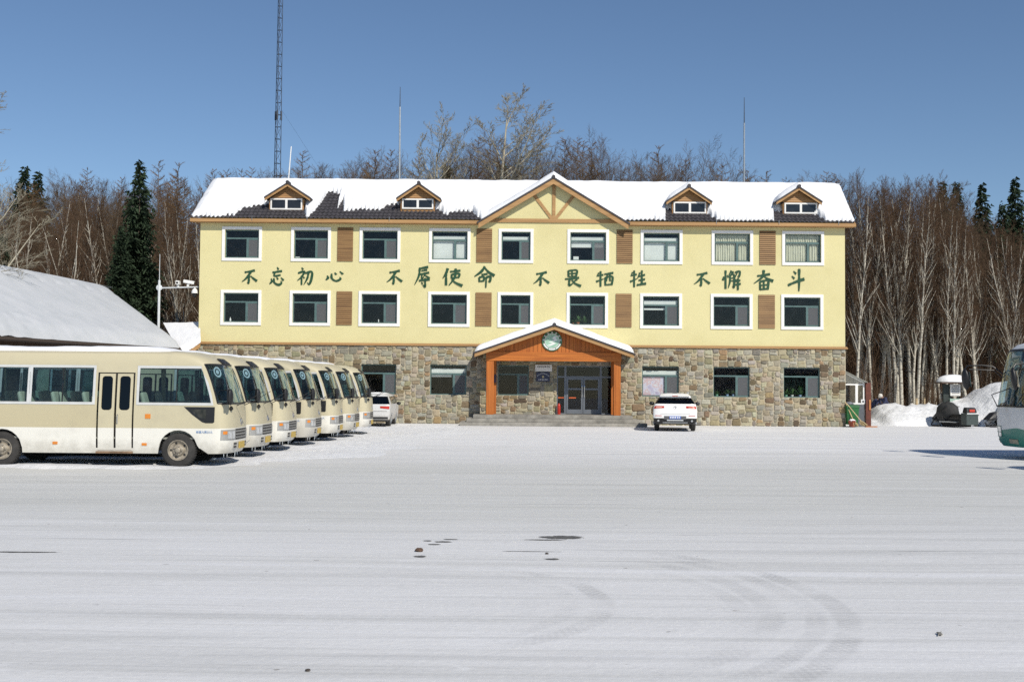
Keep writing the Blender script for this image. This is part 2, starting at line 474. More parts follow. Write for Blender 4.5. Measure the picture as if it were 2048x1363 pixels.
r3t = P(1024, 457.5, FY).z; r3b = P(1024, 526, FY).z
r2t = P(1024, 584, FY).z; r2b = P(1024, 654.5, FY).z
gt = P(1200, 731.5, FY).z; gb = P(1200, 791.5, FY).z
W3 = [(444, 524), (582, 662), (719, 801), (858, 941), (997, 1067), (1134.5, 1218), (1281, 1365), (1423, 1506), (1564, 1648)]
W2 = [(441, 522.6), (579, 661), (717, 800), (856, 939.5), (995, 1066.5), (1133, 1216), (1280, 1364), (1421, 1505), (1562, 1646.5)]
GW = [(722, 792), (860, 933), (996, 1058), (1284, 1358), (1426.5, 1499.5), (1567, 1640)]
BR = .15                                                # white surround width
wins = []
for (a, b) in W3: wins.append((P(a, 490, FY).x + BR, P(b, 490, FY).x - BR, r3b + BR, r3t - BR, 3))
for (a, b) in W2: wins.append((P(a, 620, FY).x + BR, P(b, 620, FY).x - BR, r2b + BR, r2t - BR, 2))
for (a, b) in GW: wins.append((P(a, 760, FY).x, P(b, 760, FY).x, gb, gt, 1))
PFZ = .50                                                # porch floor
door_x0, door_x1 = P(1113.5, 780, FY).x, P(1225, 780, FY).x
door_z1 = P(1170, 731, FY).z
holes = [w_[:4] for w_ in wins] + [(door_x0, door_x1, PFZ, door_z1)]

def holed_wall(mb, x0, x1, z0, z1, hs, y, depth):
    hs = [h for h in hs if h[2] < z1 and h[3] > z0]
    xs = sorted({x0, x1, *[h[0] for h in hs], *[h[1] for h in hs]})
    zs = sorted({z0, z1, *[h[2] for h in hs], *[h[3] for h in hs]})
    for xa, xb in zip(xs, xs[1:]):
        for za, zb in zip(zs, zs[1:]):
            cx, cz = (xa + xb) / 2, (za + zb) / 2
            if any(h[0] < cx < h[1] and h[2] < cz < h[3] for h in hs): continue
            mb.add([(xa, y, za), (xb, y, za), (xb, y, zb), (xa, y, zb)], [(0, 1, 2, 3)])
    for a, b, c, d in hs:
        e = y + depth
        mb.add([(a, y, c), (b, y, c), (b, y, d), (a, y, d), (a, e, c), (b, e, c), (b, e, d), (a, e, d)],
               [(0, 4, 5, 1), (3, 2, 6, 7), (0, 3, 7, 4), (1, 5, 6, 2)])

YB = FY + 6.4
mb = MB()
holed_wall(mb, bx0, bx1, z_band, z_ft + .2, holes, FY, .2)
for x, d in ((bx0, 1), (bx1, -1)):          # end walls with the roof gable
    zg = z_ridge - .25
    mb.add([(x, FY, z_band), (x, YB, z_band), (x, YB, z_ft), (x, ridge_y, zg), (x, FY, z_ft)], [(0, 1, 2, 3, 4)])
mb.add([(bx0, YB, 0), (bx1, YB, 0), (bx1, YB, z_ft), (bx0, YB, z_ft)], [(0, 1, 2, 3)])
bpart('wall', mb, MAT['stucco'])

# rubble stone ground floor: every stone its own bevelled face
def stone_wall():
    rng = random.Random(4)
    CW, CH = .106, .086
    y = FY - .02
    nx = int((bx1 - bx0) / CW); nz = int((z_band - .02) / CH)
    cw = (bx1 - bx0) / nx; ch = (z_band - .02) / nz
    occ = np.zeros((nz, nx), bool)
    for a, b, c, d in holes:
        if c > z_band: continue
        i0, i1 = round((a - bx0) / cw), round((b - bx0) / cw); j0, j1 = round(c / ch), round(d / ch)
        occ[max(0, j0):j1, i0:i1] = True
    def corner(i, j):
        jx = (fbm(i * .77, j * .81, 21, 1) - .5) * .10; jz = (fbm(i * .71, j * .77, 31, 1) - .5) * .085
        return jx, jz
    pal = [((.36, .31, .215), 6), ((.41, .37, .275), 6), ((.32, .30, .245), 6), ((.22, .165, .105), 2.6), ((.14, .105, .07), 1.6),
           ((.33, .24, .14), 1.3), ((.37, .355, .295), 5), ((.24, .225, .185), 3), ((.33, .295, .195), 4)]
    cols, wts = zip(*pal)
    V = []; Fc = []; Cc = []
    def put(i, j, w_, h_):
        g = .008
        pts = []
        cs = [(i, j), (i + w_, j), (i + w_, j + h_), (i, j + h_)]
        q = []
        for (a, b) in cs:
            jx, jz = corner(a, b)
            x = bx0 + a * cw + (jx if 0 < a < nx else 0); z = b * ch + (jz if b > 0 else 0)
            q.append((x, z))
        # keep clean arrises along openings
        for n_, (a, b) in enumerate(cs):
            for (ha, hb, hc, hd) in holes:
                if hc > z_band: continue
                X0, X1, Z0, Z1 = ha, hb, hc, hd
                gx, gz = bx0 + a * cw, b * ch
                if X0 - .08 < gx < X1 + .08 and Z0 - .08 < gz < Z1 + .08:
                    nxp, nzp = q[n_]
                    if abs(gx - X0) < .08: nxp = X0
                    if abs(gx - X1) < .08: nxp = X1
                    if abs(gz - Z0) < .08: nzp = Z0
                    if abs(gz - Z1) < .08: nzp = Z1
                    q[n_] = (nxp, nzp)
        cx = sum(p[0] for p in q) / 4; cz = sum(p[1] for p in q) / 4
        outer = []
        for n_ in range(4):
            p, a, b = q[n_], q[n_ - 1], q[(n_ + 1) % 4]
            k = rng.uniform(.10, .26)
            for o_ in (a, b):
                L = math.hypot(o_[0] - p[0], o_[1] - p[1]); t = min(.45, k * .22 / max(L, .05))
                e = (p[0] + (o_[0] - p[0]) * t, p[1] + (o_[1] - p[1]) * t)
                dx, dz = cx - e[0], cz - e[1]; D = math.hypot(dx, dz) or 1
                outer.append((e[0] + dx / D * g, e[1] + dz / D * g))
        up = rng.uniform(.018, .05); b0 = len(V)
        for x, z in outer: V.append((x, y, z))
        for x, z in outer: V.append((x + (cx - x) * .13, y - up * .8, z + (cz - z) * .13))
        for x, z in outer: V.append((x + (cx - x) * .38, y - up - rng.uniform(0, .012), z + (cz - z) * .38))
        n = len(outer)
        c = rng.choices(cols, wts)[0]; k = rng.uniform(.8, 1.16); c = tuple(min(.8, x * k * rng.uniform(.95, 1.05)) for x in c)
        for r_ in (0, n):
            for m_ in range(n):
                Fc.append((b0 + r_ + m_, b0 + r_ + (m_ + 1) % n, b0 + r_ + n + (m_ + 1) % n, b0 + r_ + n + m_)); Cc.append(c)
        Fc.append(tuple(b0 + 2 * n + m_ for m_ in range(n))); Cc.append(c)
    order = [(j, i) for j in range(nz) for i in range(nx)]
    for j, i in order:
        if occ[j, i]: continue
        w_ = rng.choices([2, 3, 4, 5], [2.2, 4, 2.6, .8])[0]; h_ = rng.choices([1, 2, 3, 4], [.7, 4, 3.2, .7])[0]
        wmax = 1
        while wmax < w_ and i + wmax < nx and not occ[j, i + wmax]: wmax += 1
        if i + wmax < nx and not occ[j, i + wmax] and (i + wmax + 1 >= nx or occ[j, i + wmax + 1]): wmax += 1
        hmax = 1
        while hmax < h_ and j + hmax < nz and not occ[j + hmax, i:i + wmax].any(): hmax += 1
        occ[j:j + hmax, i:i + wmax] = True
        put(i, j, wmax, hmax)
    me = bpy.data.meshes.new('stone_wall'); me.from_pydata(V, [], Fc)
    at = me.color_attributes.new('stone_colour', 'FLOAT_COLOR', 'CORNER')
    buf = []
    for f, c in zip(Fc, Cc): buf += [*c, 1.0] * len(f)
    at.data.foreach_set('color', buf)
    me.materials.append(MAT['stone']); me.update()
    o = link(bpy.data.objects.new('stone_facing', me), BLD); o.location = -BLD.location
stone_wall()
mb = MB()
holed_wall(mb, bx0 - .01, bx1 + .01, 0, z_band, holes, FY - .022, .24)
for x in (bx0 - .01, bx1 + .01): mb.add([(x, FY - .022, 0), (x, YB - .01, 0), (x, YB - .01, z_band), (x, FY - .022, z_band)], [(0, 1, 2, 3)])
bpart('stone_wall', mb, MAT['mortar'])
mb = MB()
mb.box(bx0 - .12, bx1 + .10, FY - .12, FY - .002, z_band - .03, z_band + .05)
mb.box(bx0 - .08, bx1 + .07, FY - .085, FY - .003, z_band + .05, z_band + .09)
bpart('string_course', mb, MAT['trim'], bevel=.01)

# rooms seen through the windows
mb = MB()
for z0_, z1_ in ((.1, z_band - .05), (z_band - .02, (r2t + r3b) / 2 - .04), ((r2t + r3b) / 2, z_ft)):
    mb.add([(bx0 + .1, FY + 3.4, z0_), (bx1 - .1, FY + 3.4, z0_), (bx1 - .1, FY + 3.4, z1_), (bx0 + .1, FY + 3.4, z1_)], [(0, 1, 2, 3)])
    mb.add([(bx0 + .1, FY + .21, z1_), (bx1 - .1, FY + .21, z1_), (bx1 - .1, FY + 3.4, z1_), (bx0 + .1, FY + 3.4, z1_)], [(0, 1, 2, 3)])
    mb.add([(bx0 + .1, FY + .21, z0_), (bx1 - .1, FY + .21, z0_), (bx1 - .1, FY + 3.4, z0_), (bx0 + .1, FY + 3.4, z0_)], [(0, 3, 2, 1)], 1)
    for k in range(1, 9):
        x = (wins[k - 1][1] + wins[k][0]) / 2
        mb.box(x - .06, x + .06, FY + .21, FY + 3.39, z0_ + .01, z1_ - .01)
bpart('room', mb, [MAT['room'], MAT['room_floor']])

# windows -------------------------------------------------------------
def ring(mb, x0, x1, z0, z1, t, ya, yb, mi=0):
    mb.box(x0, x1, ya, yb, z0, z0 + t, mi); mb.box(x0, x1, ya, yb, z1 - t, z1, mi)
    mb.box(x0, x0 + t, ya, yb, z0 + t, z1 - t, mi); mb.box(x1 - t, x1, ya, yb, z0 + t, z1 - t, mi)

kinds = {3: ['', '', '', 'full', 'strip', 'half', 'full', 'curtain', 'curtain'], 2: ['', '', '', '', '', '', 'low', '', ''],
         1: ['', 'top', '', 'poster', '', '']}
def window(idx):
    x0, x1, z0, z1, row = wins[idx]
    k = kinds[row][idx if row == 3 else idx - 9 if row == 2 else idx - 18]
    fy = FY + .09
    W, H = x1 - x0, z1 - z0
    zt = z1 - H * .30; xm = x0 + W * .64; t = .05
    fr = MB()
    ring(fr, x0, x1, z0, z1, t, fy, fy + .07)
    fr.box(x0 + t, x1 - t, fy + .002, fy + .068, zt - .035, zt + .035)
    fr.box(xm - .035, xm + .04, fy + .004, fy + .066, z0 + t, zt - .035)
    ring(fr, xm + .04, x1 - t, z0 + t, zt - .035, .035, fy + .006, fy + .05)
    if row > 1:
        sr = MB(); o_ = BR
        ring(sr, x0 - o_, x1 + o_, z0 - o_, z1 + o_, o_ - .004, FY - .045, FY + .05)
        win = bpart('window', sr, MAT['white_frame'], bevel=.006)
        wpart('window_frame', fr, MAT['green_frame'], win)
    else:
        win = bpart('window', fr, MAT['green_frame'])
    gm = MB()
    for a, b, c, d in ((x0 + t, x1 - t, zt + .035, z1 - t), (x0 + t, xm - .035, z0 + t, zt - .035), (xm + .075, x1 - t - .035, z0 + t + .035, zt - .07)):
        gm.add([(a, fy + .03, c), (b, fy + .03, c), (b, fy + .03, d), (a, fy + .03, d)], [(0, 1, 2, 3)])
    wpart('pane', gm, MAT['glass'], win)
    if k not in ('curtain', 'full'):
        s_ = MB(); s_.add([(xm + .075, fy + .015, z0 + t + .035), (x1 - t - .035, fy + .015, z0 + t + .035), (x1 - t - .035, fy + .015, zt - .07), (xm + .075, fy + .015, zt - .07)], [(0, 1, 2, 3)])
        wpart('insect_screen', s_, MAT['screen'], win)
    by = fy + .10
    bl = MB()
    if k == 'full':
        bl.box(x0 + .06, x1 - .06, by, by + .012, zt + .03, zt + H * .15); bl.box(x0 + .06, x1 - .06, by + .03, by + .042, z0 + .04, zt + .0)
    elif k == 'strip': bl.box(x0 + .06, x1 - .06, by, by + .012, zt + .03, zt + H * .15)
    elif k == 'half':
        bl.box(x0 + .06, x1 - .06, by, by + .012, zt + .04, zt + H * .16); bl.box(x0 + .06, x1 - .06, by, by + .012, zt - H * .22, zt + .0)
    elif k == 'low': bl.box(x0 + .06, x1 - .06, by, by + .012, zt + .03, zt + H * .17); bl.box(x0 + .06, xm - .02, by + .02, by + .032, zt - H * .16, zt - H * .09)
    elif k == 'top': bl.box(x0 + .06, x1 - .06, by, by + .012, zt + .02, zt + H * .18); bl.box(x0 + .06, xm - .1, by, by + .012, zt - H * .1, zt - .02)
    elif k == 'curtain':
        n = 48
        bl.grid(lambda i, j: (x0 + .03 + (W - .06) * i / n, by + .03 * math.sin(i * 1.9) + .012 * math.sin(i * .7 + j), z0 + .02 + (H - .04) * j / 3), n, 3)
    if bl.v: wpart('curtain' if k == 'curtain' else 'blind', bl, MAT['curtain' if k == 'curtain' else 'blind'], win)
    if k == 'poster':
        bl = MB(); bl.box(x0 + .06, x1 - .06, by, by + .012, zt + .03, zt + H * .16); wpart('blind', bl, MAT['blind'], win)
        g = G('poster_print')
        c = g.ramp(g.noise(2.6, detail=3), [(.3, (.42, .34, .50)), (.45, (.62, .60, .72)), (.55, (.60, .40, .42)), (.62, (.66, .63, .70)), (.75, (.7, .7, .74))])
        g.set(Base_Color=c, Roughness=.5)
        pm = MB(); pm.box(x0 + .07, xm - .05, by, by + .01, z0 + .06, zt - .06); wpart('poster', pm, g.m, win)
for i in range(len(wins)): window(i)

# louvred shutters ----------------------------------------------------
def shutter(px0, px1, zt, zb, pyc):
    x0, x1 = P(px0, pyc, FY).x, P(px1, pyc, FY).x
    m = MB(); m.box(x0, x1, FY - .02, FY - .004, zb, zt, 1)
    n = 17; p = (zt - zb) / n
    for i in range(n):
        z = zb + (i + .5) * p
        m.hexa([(x0 - .004, FY - .05, z - p * .36), (x1 + .004, FY - .05, z - p * .36), (x1 + .004, FY - .019, z - p * .05), (x0 - .004, FY - .019, z - p * .05)],
               [(x0 - .004, FY - .045, z - p * .14), (x1 + .004, FY - .045, z - p * .14), (x1 + .004, FY - .019, z + p * .40), (x0 - .004, FY - .019, z + p * .40)])
    bpart('shutter', m, [MAT['slat'], MAT['slatback']])
for a, b in ((675, 706), (953, 984), (1233.5, 1265), (1519, 1551)): shutter(a, b, r3t - .0, r3b + .02, 490)
for a, b in ((673, 704), (951, 983), (1231.5, 1263), (1517, 1549.5)): shutter(a, b, r2t - .03, r2b + .05, 620)

# ------------------------------------------------------------------ roof
gx0, gx1 = P(961, 441, FY - EO).x, P(1255, 445, FY - EO).x
ex0, ex1 = P(383, 441, FY - EO).x, P(1709, 449, FY - EO).x
rx0, rx1 = ex0 + .05, ex1 + .30
ze = z_ft + .02; RL = math.hypot(ridge_y - FY + EO, z_ridge - ze)
rd = Vector((0, (ridge_y - FY + EO) / RL, (z_ridge - ze) / RL)); rn = Vector((0, -rd.z, rd.y))
def roof_pt(t, v, h=0):
    """t 0..1 along the eave, v metres up the slope, h above it"""
    k = v / RL
    x = (ex0 + (ex1 - ex0) * t) * (1 - k) + (rx0 + (rx1 - rx0) * t) * k
    return Vector((x, FY - EO, ze)) + rd * v + rn * h
mb = MB()
NT = 760; pitch = (ex1 - ex0) / 152
mb.grid(lambda i, j: roof_pt(i / NT, min(RL, (j // 2 + (j % 2) * .985) * .34 - .08), .03 + .028 * math.cos(2 * math.pi * i / 5) + (.045 if j % 2 == 0 else 0)), NT, 27)
k_ = (z_ridge - ze) / (ridge_y - FY + EO) * (EO + .1)
mb.add([(ex0, FY + .1, ze - .04 + k_), (ex1, FY + .1, ze - .04 + k_), (rx1, ridge_y, z_ridge - .06), (rx0, ridge_y, z_ridge - .06), (bx0 - .3, YB + .35, ze - .04), (bx1 + .3, YB + .35, ze - .04)],
       [(0, 1, 2, 3), (3, 2, 5, 4)])
def under_gable(p):
    return gx0 - .3 < p[0] < gx1 + .3 and p[1] < FY + 2.9 and p[2] < 0.08 + gab_apex - abs(p[0] - gab_x) * gab_s
gab_x = (gx0 + gx1) / 2; gab_apex = P(1106, 357, FY - .5).z; gab_s = (gab_apex - (P(957, 443, FY - .5).z + P(1257, 446, FY - .5).z) / 2 + .05) / ((gx1 - gx0) / 2 + .1)
nf = [(f, m) for f, m in zip(mb.f, mb.m) if not all(under_gable(mb.v[i]) for i in f)]
mb.f = [f for f, m in nf]; mb.m = [m for f, m in nf]
ROOF = bpart('roof', mb, MAT['tile'], smooth=50)
# fascia, bargeboards and soffit
for a, b, xe, xr, s in ((ex0 - .05, gx0, ex0, rx0, -1), (gx1, ex1 + .05, ex1, rx1, 1)):
    mb = MB()
    mb.box(a, b, FY - EO - .03, FY - EO + .01, z_fb, z_ft)
    mb.box(a, b, FY - EO - .10, FY - EO - .03, z_fb + .03, z_ft - .02)
    mb.box(a + .05, b - .05, FY - EO + .012, FY - .002, z_fb + .02, z_fb + .05)
    a = Vector((xe, FY - EO - .03, z_fb)); b = Vector((xr, ridge_y, z_ridge - .26)); up = Vector((0, 0, .2)); th = Vector((s * .04, 0, 0))
    mb.hexa([a, b, b + up, a + up], [a + th, b + th, b + up + th, a + up + th])
    bpart('fascia', mb, MAT['trim'])

# snow lying on the slope, melted back to the tiles in places
VB = [(383, .04), (400, .14), (430, .06), (455, .18), (468, .25), (476, 1.1), (500, 1.25), (535, 1.6), (545, 1.7), (590, 1.6), (602, 1.1), (606, .5), (611, .05),
      (617, .05), (622, .7), (628, 1.2), (632, 2.3), (637, 3.0), (650, 2.95), (664, 2.7), (674, 2.35), (677, 1.5), (668, 1.0), (682, .82), (700, .8), (714, 1.0), (730, .95), (758, .9),
      (764, 1.5), (800, 1.6), (812, 1.6), (845, 1.35), (862, 1.15), (876, .95), (886, .5), (892, .4), (900, .75), (925, .85), (944, .8), (950, .3), (962, .1), (1262, .06), (1330, .12), (1334, 1.25), (1360, 1.15),
      (1385, 1.1), (1404, 1.0), (1416, .85), (1426, .4), (1436, .14), (1480, .08), (1548, .14), (1553, 1.25), (1580, 1.1), (1608, 1.05), (1626, .95), (1638, .8), (1648, .35), (1656, .12), (1709, .06)]
VB.sort()
def snow_bound(px, i):
    v = lerp_tab(VB, px)
    return v + (fbm(px * .06, 2, 3) - .5) * .16 + .10 * abs(math.cos(math.pi * i / 5)) * (1 if v > .15 else .6)
NS = 1060; NV = 74
def px_of(t): return 383 + t * (1709 - 383)
bounds = [snow_bound(px_of(i / NS), i * 760 / NS) for i in range(NS + 1)]
def thick(i, j):
    t = i / NS; v = j / NV * (RL + .10)
    d = v - bounds[i]
    if d < 0: return -1
    th = .24 + .07 * (fbm(t * 26, v * .9, 7) - .5)
    e = min(d, (t * 32) + .02, ((1 - t) * 32) + .02) / .34
    th *= math.sqrt(min(1, e)) if e < 1 else 1
    # sags of the crust
    th += .06 * (fbm(t * 60, v * 2.2, 17) - .5) + .03 * max(0, fbm(t * 22, v * .8, 27) - .55)
    return max(th, .02)
mb = MB()
TH = {}
def sn(i, j):
    h = thick(i, j); TH[i, j] = h
    v = j / NV * (RL + .10)
    if v > RL: return roof_pt(i / NS, RL, max(h, .02)) + Vector((0, (v - RL), -.3 * (v - RL)))
    return roof_pt(i / NS, v, .055 + max(h, -.02))
mb.grid(sn, NS, NV, keep=lambda i, j: max(TH[i, j], TH[i + 1, j], TH[i, j + 1], TH[i + 1, j + 1]) > 0)
mb.f = [f for f in mb.f if not all(under_gable(mb.v[i]) for i in f)]; mb.m = [0] * len(mb.f)
mb.add([roof_pt(0, RL, .26) + Vector((0, .1, 0)), roof_pt(1, RL, .26) + Vector((0, .1, 0)), (bx1 + .3, YB + .3, ze + .2), (bx0 - .3, YB + .3, ze + .2)], [(0, 1, 2, 3)])
bpart('roof_snow', mb, MAT['snow'], ROOF, smooth=70)
mb = MB()
for px in (505, 615, 779, 1432, 1557, 1676):    # snow brackets on the gutter
    x = P(px, 436, FY - EO).x
    mb.tube([(x, FY - EO - .12, z_ft - .1), (x, FY - EO - .12, z_ft + .1), (x, FY - EO + .05, z_ft + .13)], .012, 5)
bpart('gutter_bracket', mb, MAT['steel'])

def slab(a, b, c, d, T, nu, nv, seed, taper=.35, sag=.25, both=(1, 1, 1, 1)):
    """snow on the quad a-b (lower edge) d-c (upper edge); T thickness, rounded at the free edges"""
    a, b, c, d = map(Vector, (a, b, c, d)); n = (b - a).cross(d - a).normalized()
    if n.z < 0: n = -n
    n = Vector((0, 0, 1 / n.z))
    Lu = (b - a).length; Lv = (d - a).length; m = MB()
    def fn(i, j):
        u, v = i / nu, j / nv
        p = (a * (1 - u) + b * u) * (1 - v) + (d * (1 - u) + c * u) * v
        e = 9
        if both[0]: e = min(e, v * Lv)
        if both[1]: e = min(e, (1 - v) * Lv)
        if both[2]: e = min(e, u * Lu)
        if both[3]: e = min(e, (1 - u) * Lu)
        h = T * (1 + sag * 2 * (fbm(p.x * 1.1 + 5, p.y * 1.1 + p.z, seed) - .5))
        h *= math.sqrt(min(1, e / taper)) if e < taper else 1
        return p + n * (h + .004)
    m.grid(fn, nu, nv)
    return m

# central gable -------------------------------------------------------
ga = P(1106, 357, FY - .4); gl = P(957, 443, FY - .4); gr = P(1257, 446, FY - .4)
gzb = (gl.z + gr.z) / 2; gl.z = gzb - .05; gr.z = gzb - .05; ga.x = (gl.x + gr.x) / 2 - .01
GAB = None
mb = MB()
fw = FY - .012
gzt = P(1106, 441, FY).z
mb.add([(gl.x + .15, fw, z_ft - .05), (gr.x - .15, fw, z_ft - .05), (ga.x, fw, ga.z - .2)], [(0, 1, 2)])
GAB = bpart('gable', mb, MAT['stucco'])
mb = MB()
tz0, tz1 = P(1106, 445.5, FY).z, P(1106, 438, FY).z
mb.box(gl.x + .35, gr.x - .35, fw - .05, fw - .002, tz0, tz1)
xc = P(1107.5, 410, FY).x; zk = P(1107, 440, FY).z
mb.box(xc - .075, xc + .085, fw - .046, fw - .003, tz1, ga.z - .15)
for px, py, s in ((1068, 395, -1), (1147, 397, 1)):
    q = P(px, py, FY); b = Vector((xc + s * .08, 0, tz1)); e = Vector((q.x, 0, q.z + .12)); dv = (e - b).normalized(); nrm = Vector((-dv.z, 0, dv.x)) * .075
    k = [b + nrm, b - nrm, e - nrm, e + nrm]
    mb.hexa([(p.x, fw - .042, p.z) for p in k], [(p.x, fw - .004, p.z) for p in k])
wpart('timber', mb, MAT['trim'], GAB)
def gable_roof(parent, apex, left, right, yb, bw, th, matb, tname, rise=.0):
    """bargeboards + tile edge for a gable facing the camera: apex, left, right at its front edge"""
    m = MB(); t = MB()
    for e in (left, right):
        d = (apex - e); d.y = 0; d.normalize(); dn = Vector((d.z, 0, -d.x)) if e is left else Vector((-d.z, 0, d.x))
        dn = Vector((0, 0, -1))
        k = [e, apex, apex + dn * bw, e + dn * bw]
        m.hexa([p + Vector((0, 0, 0)) for p in k], [p + Vector((0, .06, 0)) for p in k])
        k2 = [e + dn * bw * .62 , apex + dn * bw * .62, apex + dn * bw * .98, e + dn * bw * .98]
        # roof plate
        up = Vector((0, 0, th)); back = Vector((0, yb - apex.y, 0)); f = Vector((0, -.04, 0))
        ext = (e - apex) * .02
        k = [e + ext + f, apex + f, apex + back, e + ext + back]
        t.hexa([p + Vector((0, 0, .004)) for p in k], [p + up for p in k])
    a = apex + Vector((0, -.06, th)); t.tube([a, a + Vector((0, yb - apex.y, 0))], .09, 8)
    wpart('bargeboard', m, matb, parent)
    return wpart(tname, t, MAT['tile'], parent)
gable_roof(GAB, ga, gl, gr, ridge_y + .6, .26, .09, MAT['trim'], 'gable_roof')
for e, s in ((gl, 0), (gr, 1)):
    up = Vector((0, 0, .10)); bk = Vector((0, 3.6, 0)); ap = ga + up; el = e + up
    el = el + (ap - el) * .015
    q = (el, el + bk, ap + bk, ap)
    m = slab(q[0] + Vector((0, .12, 0)), q[1], q[2], q[3] + Vector((0, .02, 0)), .26 if s else .24, 30, 34, 40, both=(1, 0, 1, 0), taper=.3)
    wpart('gable_snow', m, MAT['snow'], GAB, smooth=80)

# dormers ---------------------------------------------------------------
def dormer(pxc, pya, pxl, pxr, pye, wx0, wx1, wzt, wzb, snowy):
    Yd = FY + .42
    a = P(pxc, pya, Yd - .3); l = P(pxl, pye, Yd - .3); r = P(pxr, pye, Yd - .3)
    zz = (l.z + r.z) / 2; l.z = r.z = zz; a.x = (l.x + r.x) / 2
    x0, x1 = P(wx0, wzt, Yd).x, P(wx1, wzt, Yd).x; zt, zb = P(pxc, wzt, Yd).z, P(pxc, wzb, Yd).z
    m = MB(); k = .07
    yb = ridge_y
    poly = [(x0 - k, zb - .12), (x1 + k, zb - .12), (x1 + k, zz - .02), (a.x, a.z - .1), (x0 - k, zz - .02)]
    vs = [(x, Yd, z) for x, z in poly] + [(x, yb, z) for x, z in poly]
    m.add(vs, [(0, 1, 2, 3, 4), (0, 5, 6, 1), (1, 6, 7, 2), (4, 9, 5, 0)])
    n = 5
    for i in range(n):          # lapped boards in the gable
        za = zt + .05 + (a.z - .2 - zt) * i / n; zb_ = zt + .05 + (a.z - .2 - zt) * (i + .96) / n
        f = lambda z: (a.x - l.x) * max(0, (a.z - .08 - z)) / (a.z - zz) * .92
        wa, wb = min(f(za), (x1 - x0) / 2 + k), min(f(zb_), (x1 - x0) / 2 + k)
        m.add([(a.x - wa, Yd - .03, za), (a.x + wa, Yd - .03, za), (a.x + wb, Yd - .012, zb_), (a.x - wb, Yd - .012, zb_), (a.x - wa, Yd - .004, za), (a.x + wa, Yd - .004, za)], [(0, 1, 2, 3), (4, 5, 1, 0)])
    D = bpart('dormer', m, MAT['siding'])
    wf = MB(); ring(wf, x0, x1, zb, zt, .07, Yd - .06, Yd - .006)
    xm = (x0 + x1) / 2; wf.box(xm - .055, xm + .055, Yd - .058, Yd - .007, zb + .07, zt - .07)
    wpart('dormer_window', wf, MAT['white_frame'], D)
    gm = MB(); gm.add([(x0 + .07, Yd - .03, zb + .07), (x1 - .07, Yd - .03, zb + .07), (x1 - .07, Yd - .03, zt - .07), (x0 + .07, Yd - .03, zt - .07)], [(0, 1, 2, 3)])
    g = MAT.get('dormer_glass')
    if not g: g = MAT['dormer_glass'] = plain('dark_dormer_pane', (.018, .02, .024), .08, var=.4, scale=2)
    wpart('pane', gm, g, D)
    gable_roof(D, a, l, r, ridge_y, .13, .07, MAT['trim'], 'dormer_roof')
    for e, s in ((l, 0), (r, 1)):
        up = Vector((0, 0, .075)); ap = a + up; el = e + up; f0 = .05 if snowy > .6 else .75 if s == 0 else .45
        bk = Vector((0, 2.6, 0)); ff = Vector((0, f0, 0))
        el = el + (ap - el) * (.03 if snowy > .6 else .12)
        T = .19 if snowy > .6 else .12
        wpart('dormer_snow', slab(el + ff, el + bk, ap + bk, ap + ff, T, 16, 12, 60 + int(pxc), both=(1, 0, 1, 0), taper=.25), MAT['snow'], D, smooth=80)
dormer(574, 367, 529, 620, 396, 541.5, 605, 397, 419.5, .3)
dormer(838, 368, 793, 881, 398, 804.5, 867, 397.5, 418, .3)
dormer(1379, 374, 1333, 1424, 404, 1347, 1412, 404, 427, 1)
dormer(1600, 375, 1553, 1644, 404, 1568.5, 1634, 406, 427.5, 1)

# ------------------------------------------------------------------ porch
PD = 1.45
py_ = FY - PD
a = P(1105, 651.5, py_ - .5); l = P(949, 705.5, py_ - .5); r = P(1268, 709.5, py_ - .5)
zz = (l.z + r.z) / 2; l.z = r.z = zz; a.x = (l.x + r.x) / 2
px0, px1, qx0, qx1 = P(972.5, 770, py_).x, P(987.5, 770, py_).x, P(1227.5, 770, py_).x, P(1241.5, 770, py_).x
bzt, bzb = P(1107, 704, py_).z, P(1107, 722, py_).z
mb = MB()
f = lambda x: a.z - .12 - (a.z - zz) * abs(x - a.x) / (r.x - a.x)
n = 34
for i in range(n):
    xa = px0 + (qx1 - px0) * i / n; xb = px0 + (qx1 - px0) * (i + 1) / n - .012
    o_ = .012 * ((i * 7) % 3)
    k = [(xa, bzt), (xb, bzt), (xb, max(bzt + .01, f(xb))), (xa, max(bzt + .01, f(xa)))]
    if xa < a.x < xb: k.insert(3, (a.x, f(a.x)))
    mb.prism(k, py_ + .03 + o_ * .3, py_ + .07)
PORCH = bpart('porch', mb, MAT['orange_v'])
mb = MB(); mb.box(px0 - .02, qx1 + .02, py_ - .03, py_ + .16, bzb, bzt); wpart('beam', mb, MAT['orange_h'], PORCH, bevel=.012)
for xa, xb in ((px0, px1), (qx0, qx1)):
    m = MB(); m.box(xa, xb, py_ - .01, py_ + .33, PFZ, bzb - .004); wpart('pillar', m, MAT['orange_v'], PORCH, bevel=.012)
for xa in (px0 + .12, qx0 - .02):
    m = MB(); m.box(xa, xa + .34, FY - .32, FY - .09, PFZ, bzt); wpart('pillar', m, MAT['orange_v'], PORCH, bevel=.01)
m = MB(); m.box(px1, qx0, py_ + .17, FY - .1, bzt + .02, bzt + .06); wpart('ceiling', m, MAT['siding'], PORCH)
for xa, xb in ((px0, px0 + .12), (qx1 - .12, qx1)):
    m = MB(); m.box(xa, xb, py_ + .34, FY - .33, bzb + .03, bzt); wpart('side_beam', m, MAT['orange_h'], PORCH)
gable_roof(PORCH, a, l, r, FY - .03, .17, .07, MAT['trim'], 'porch_roof')
m = MB()
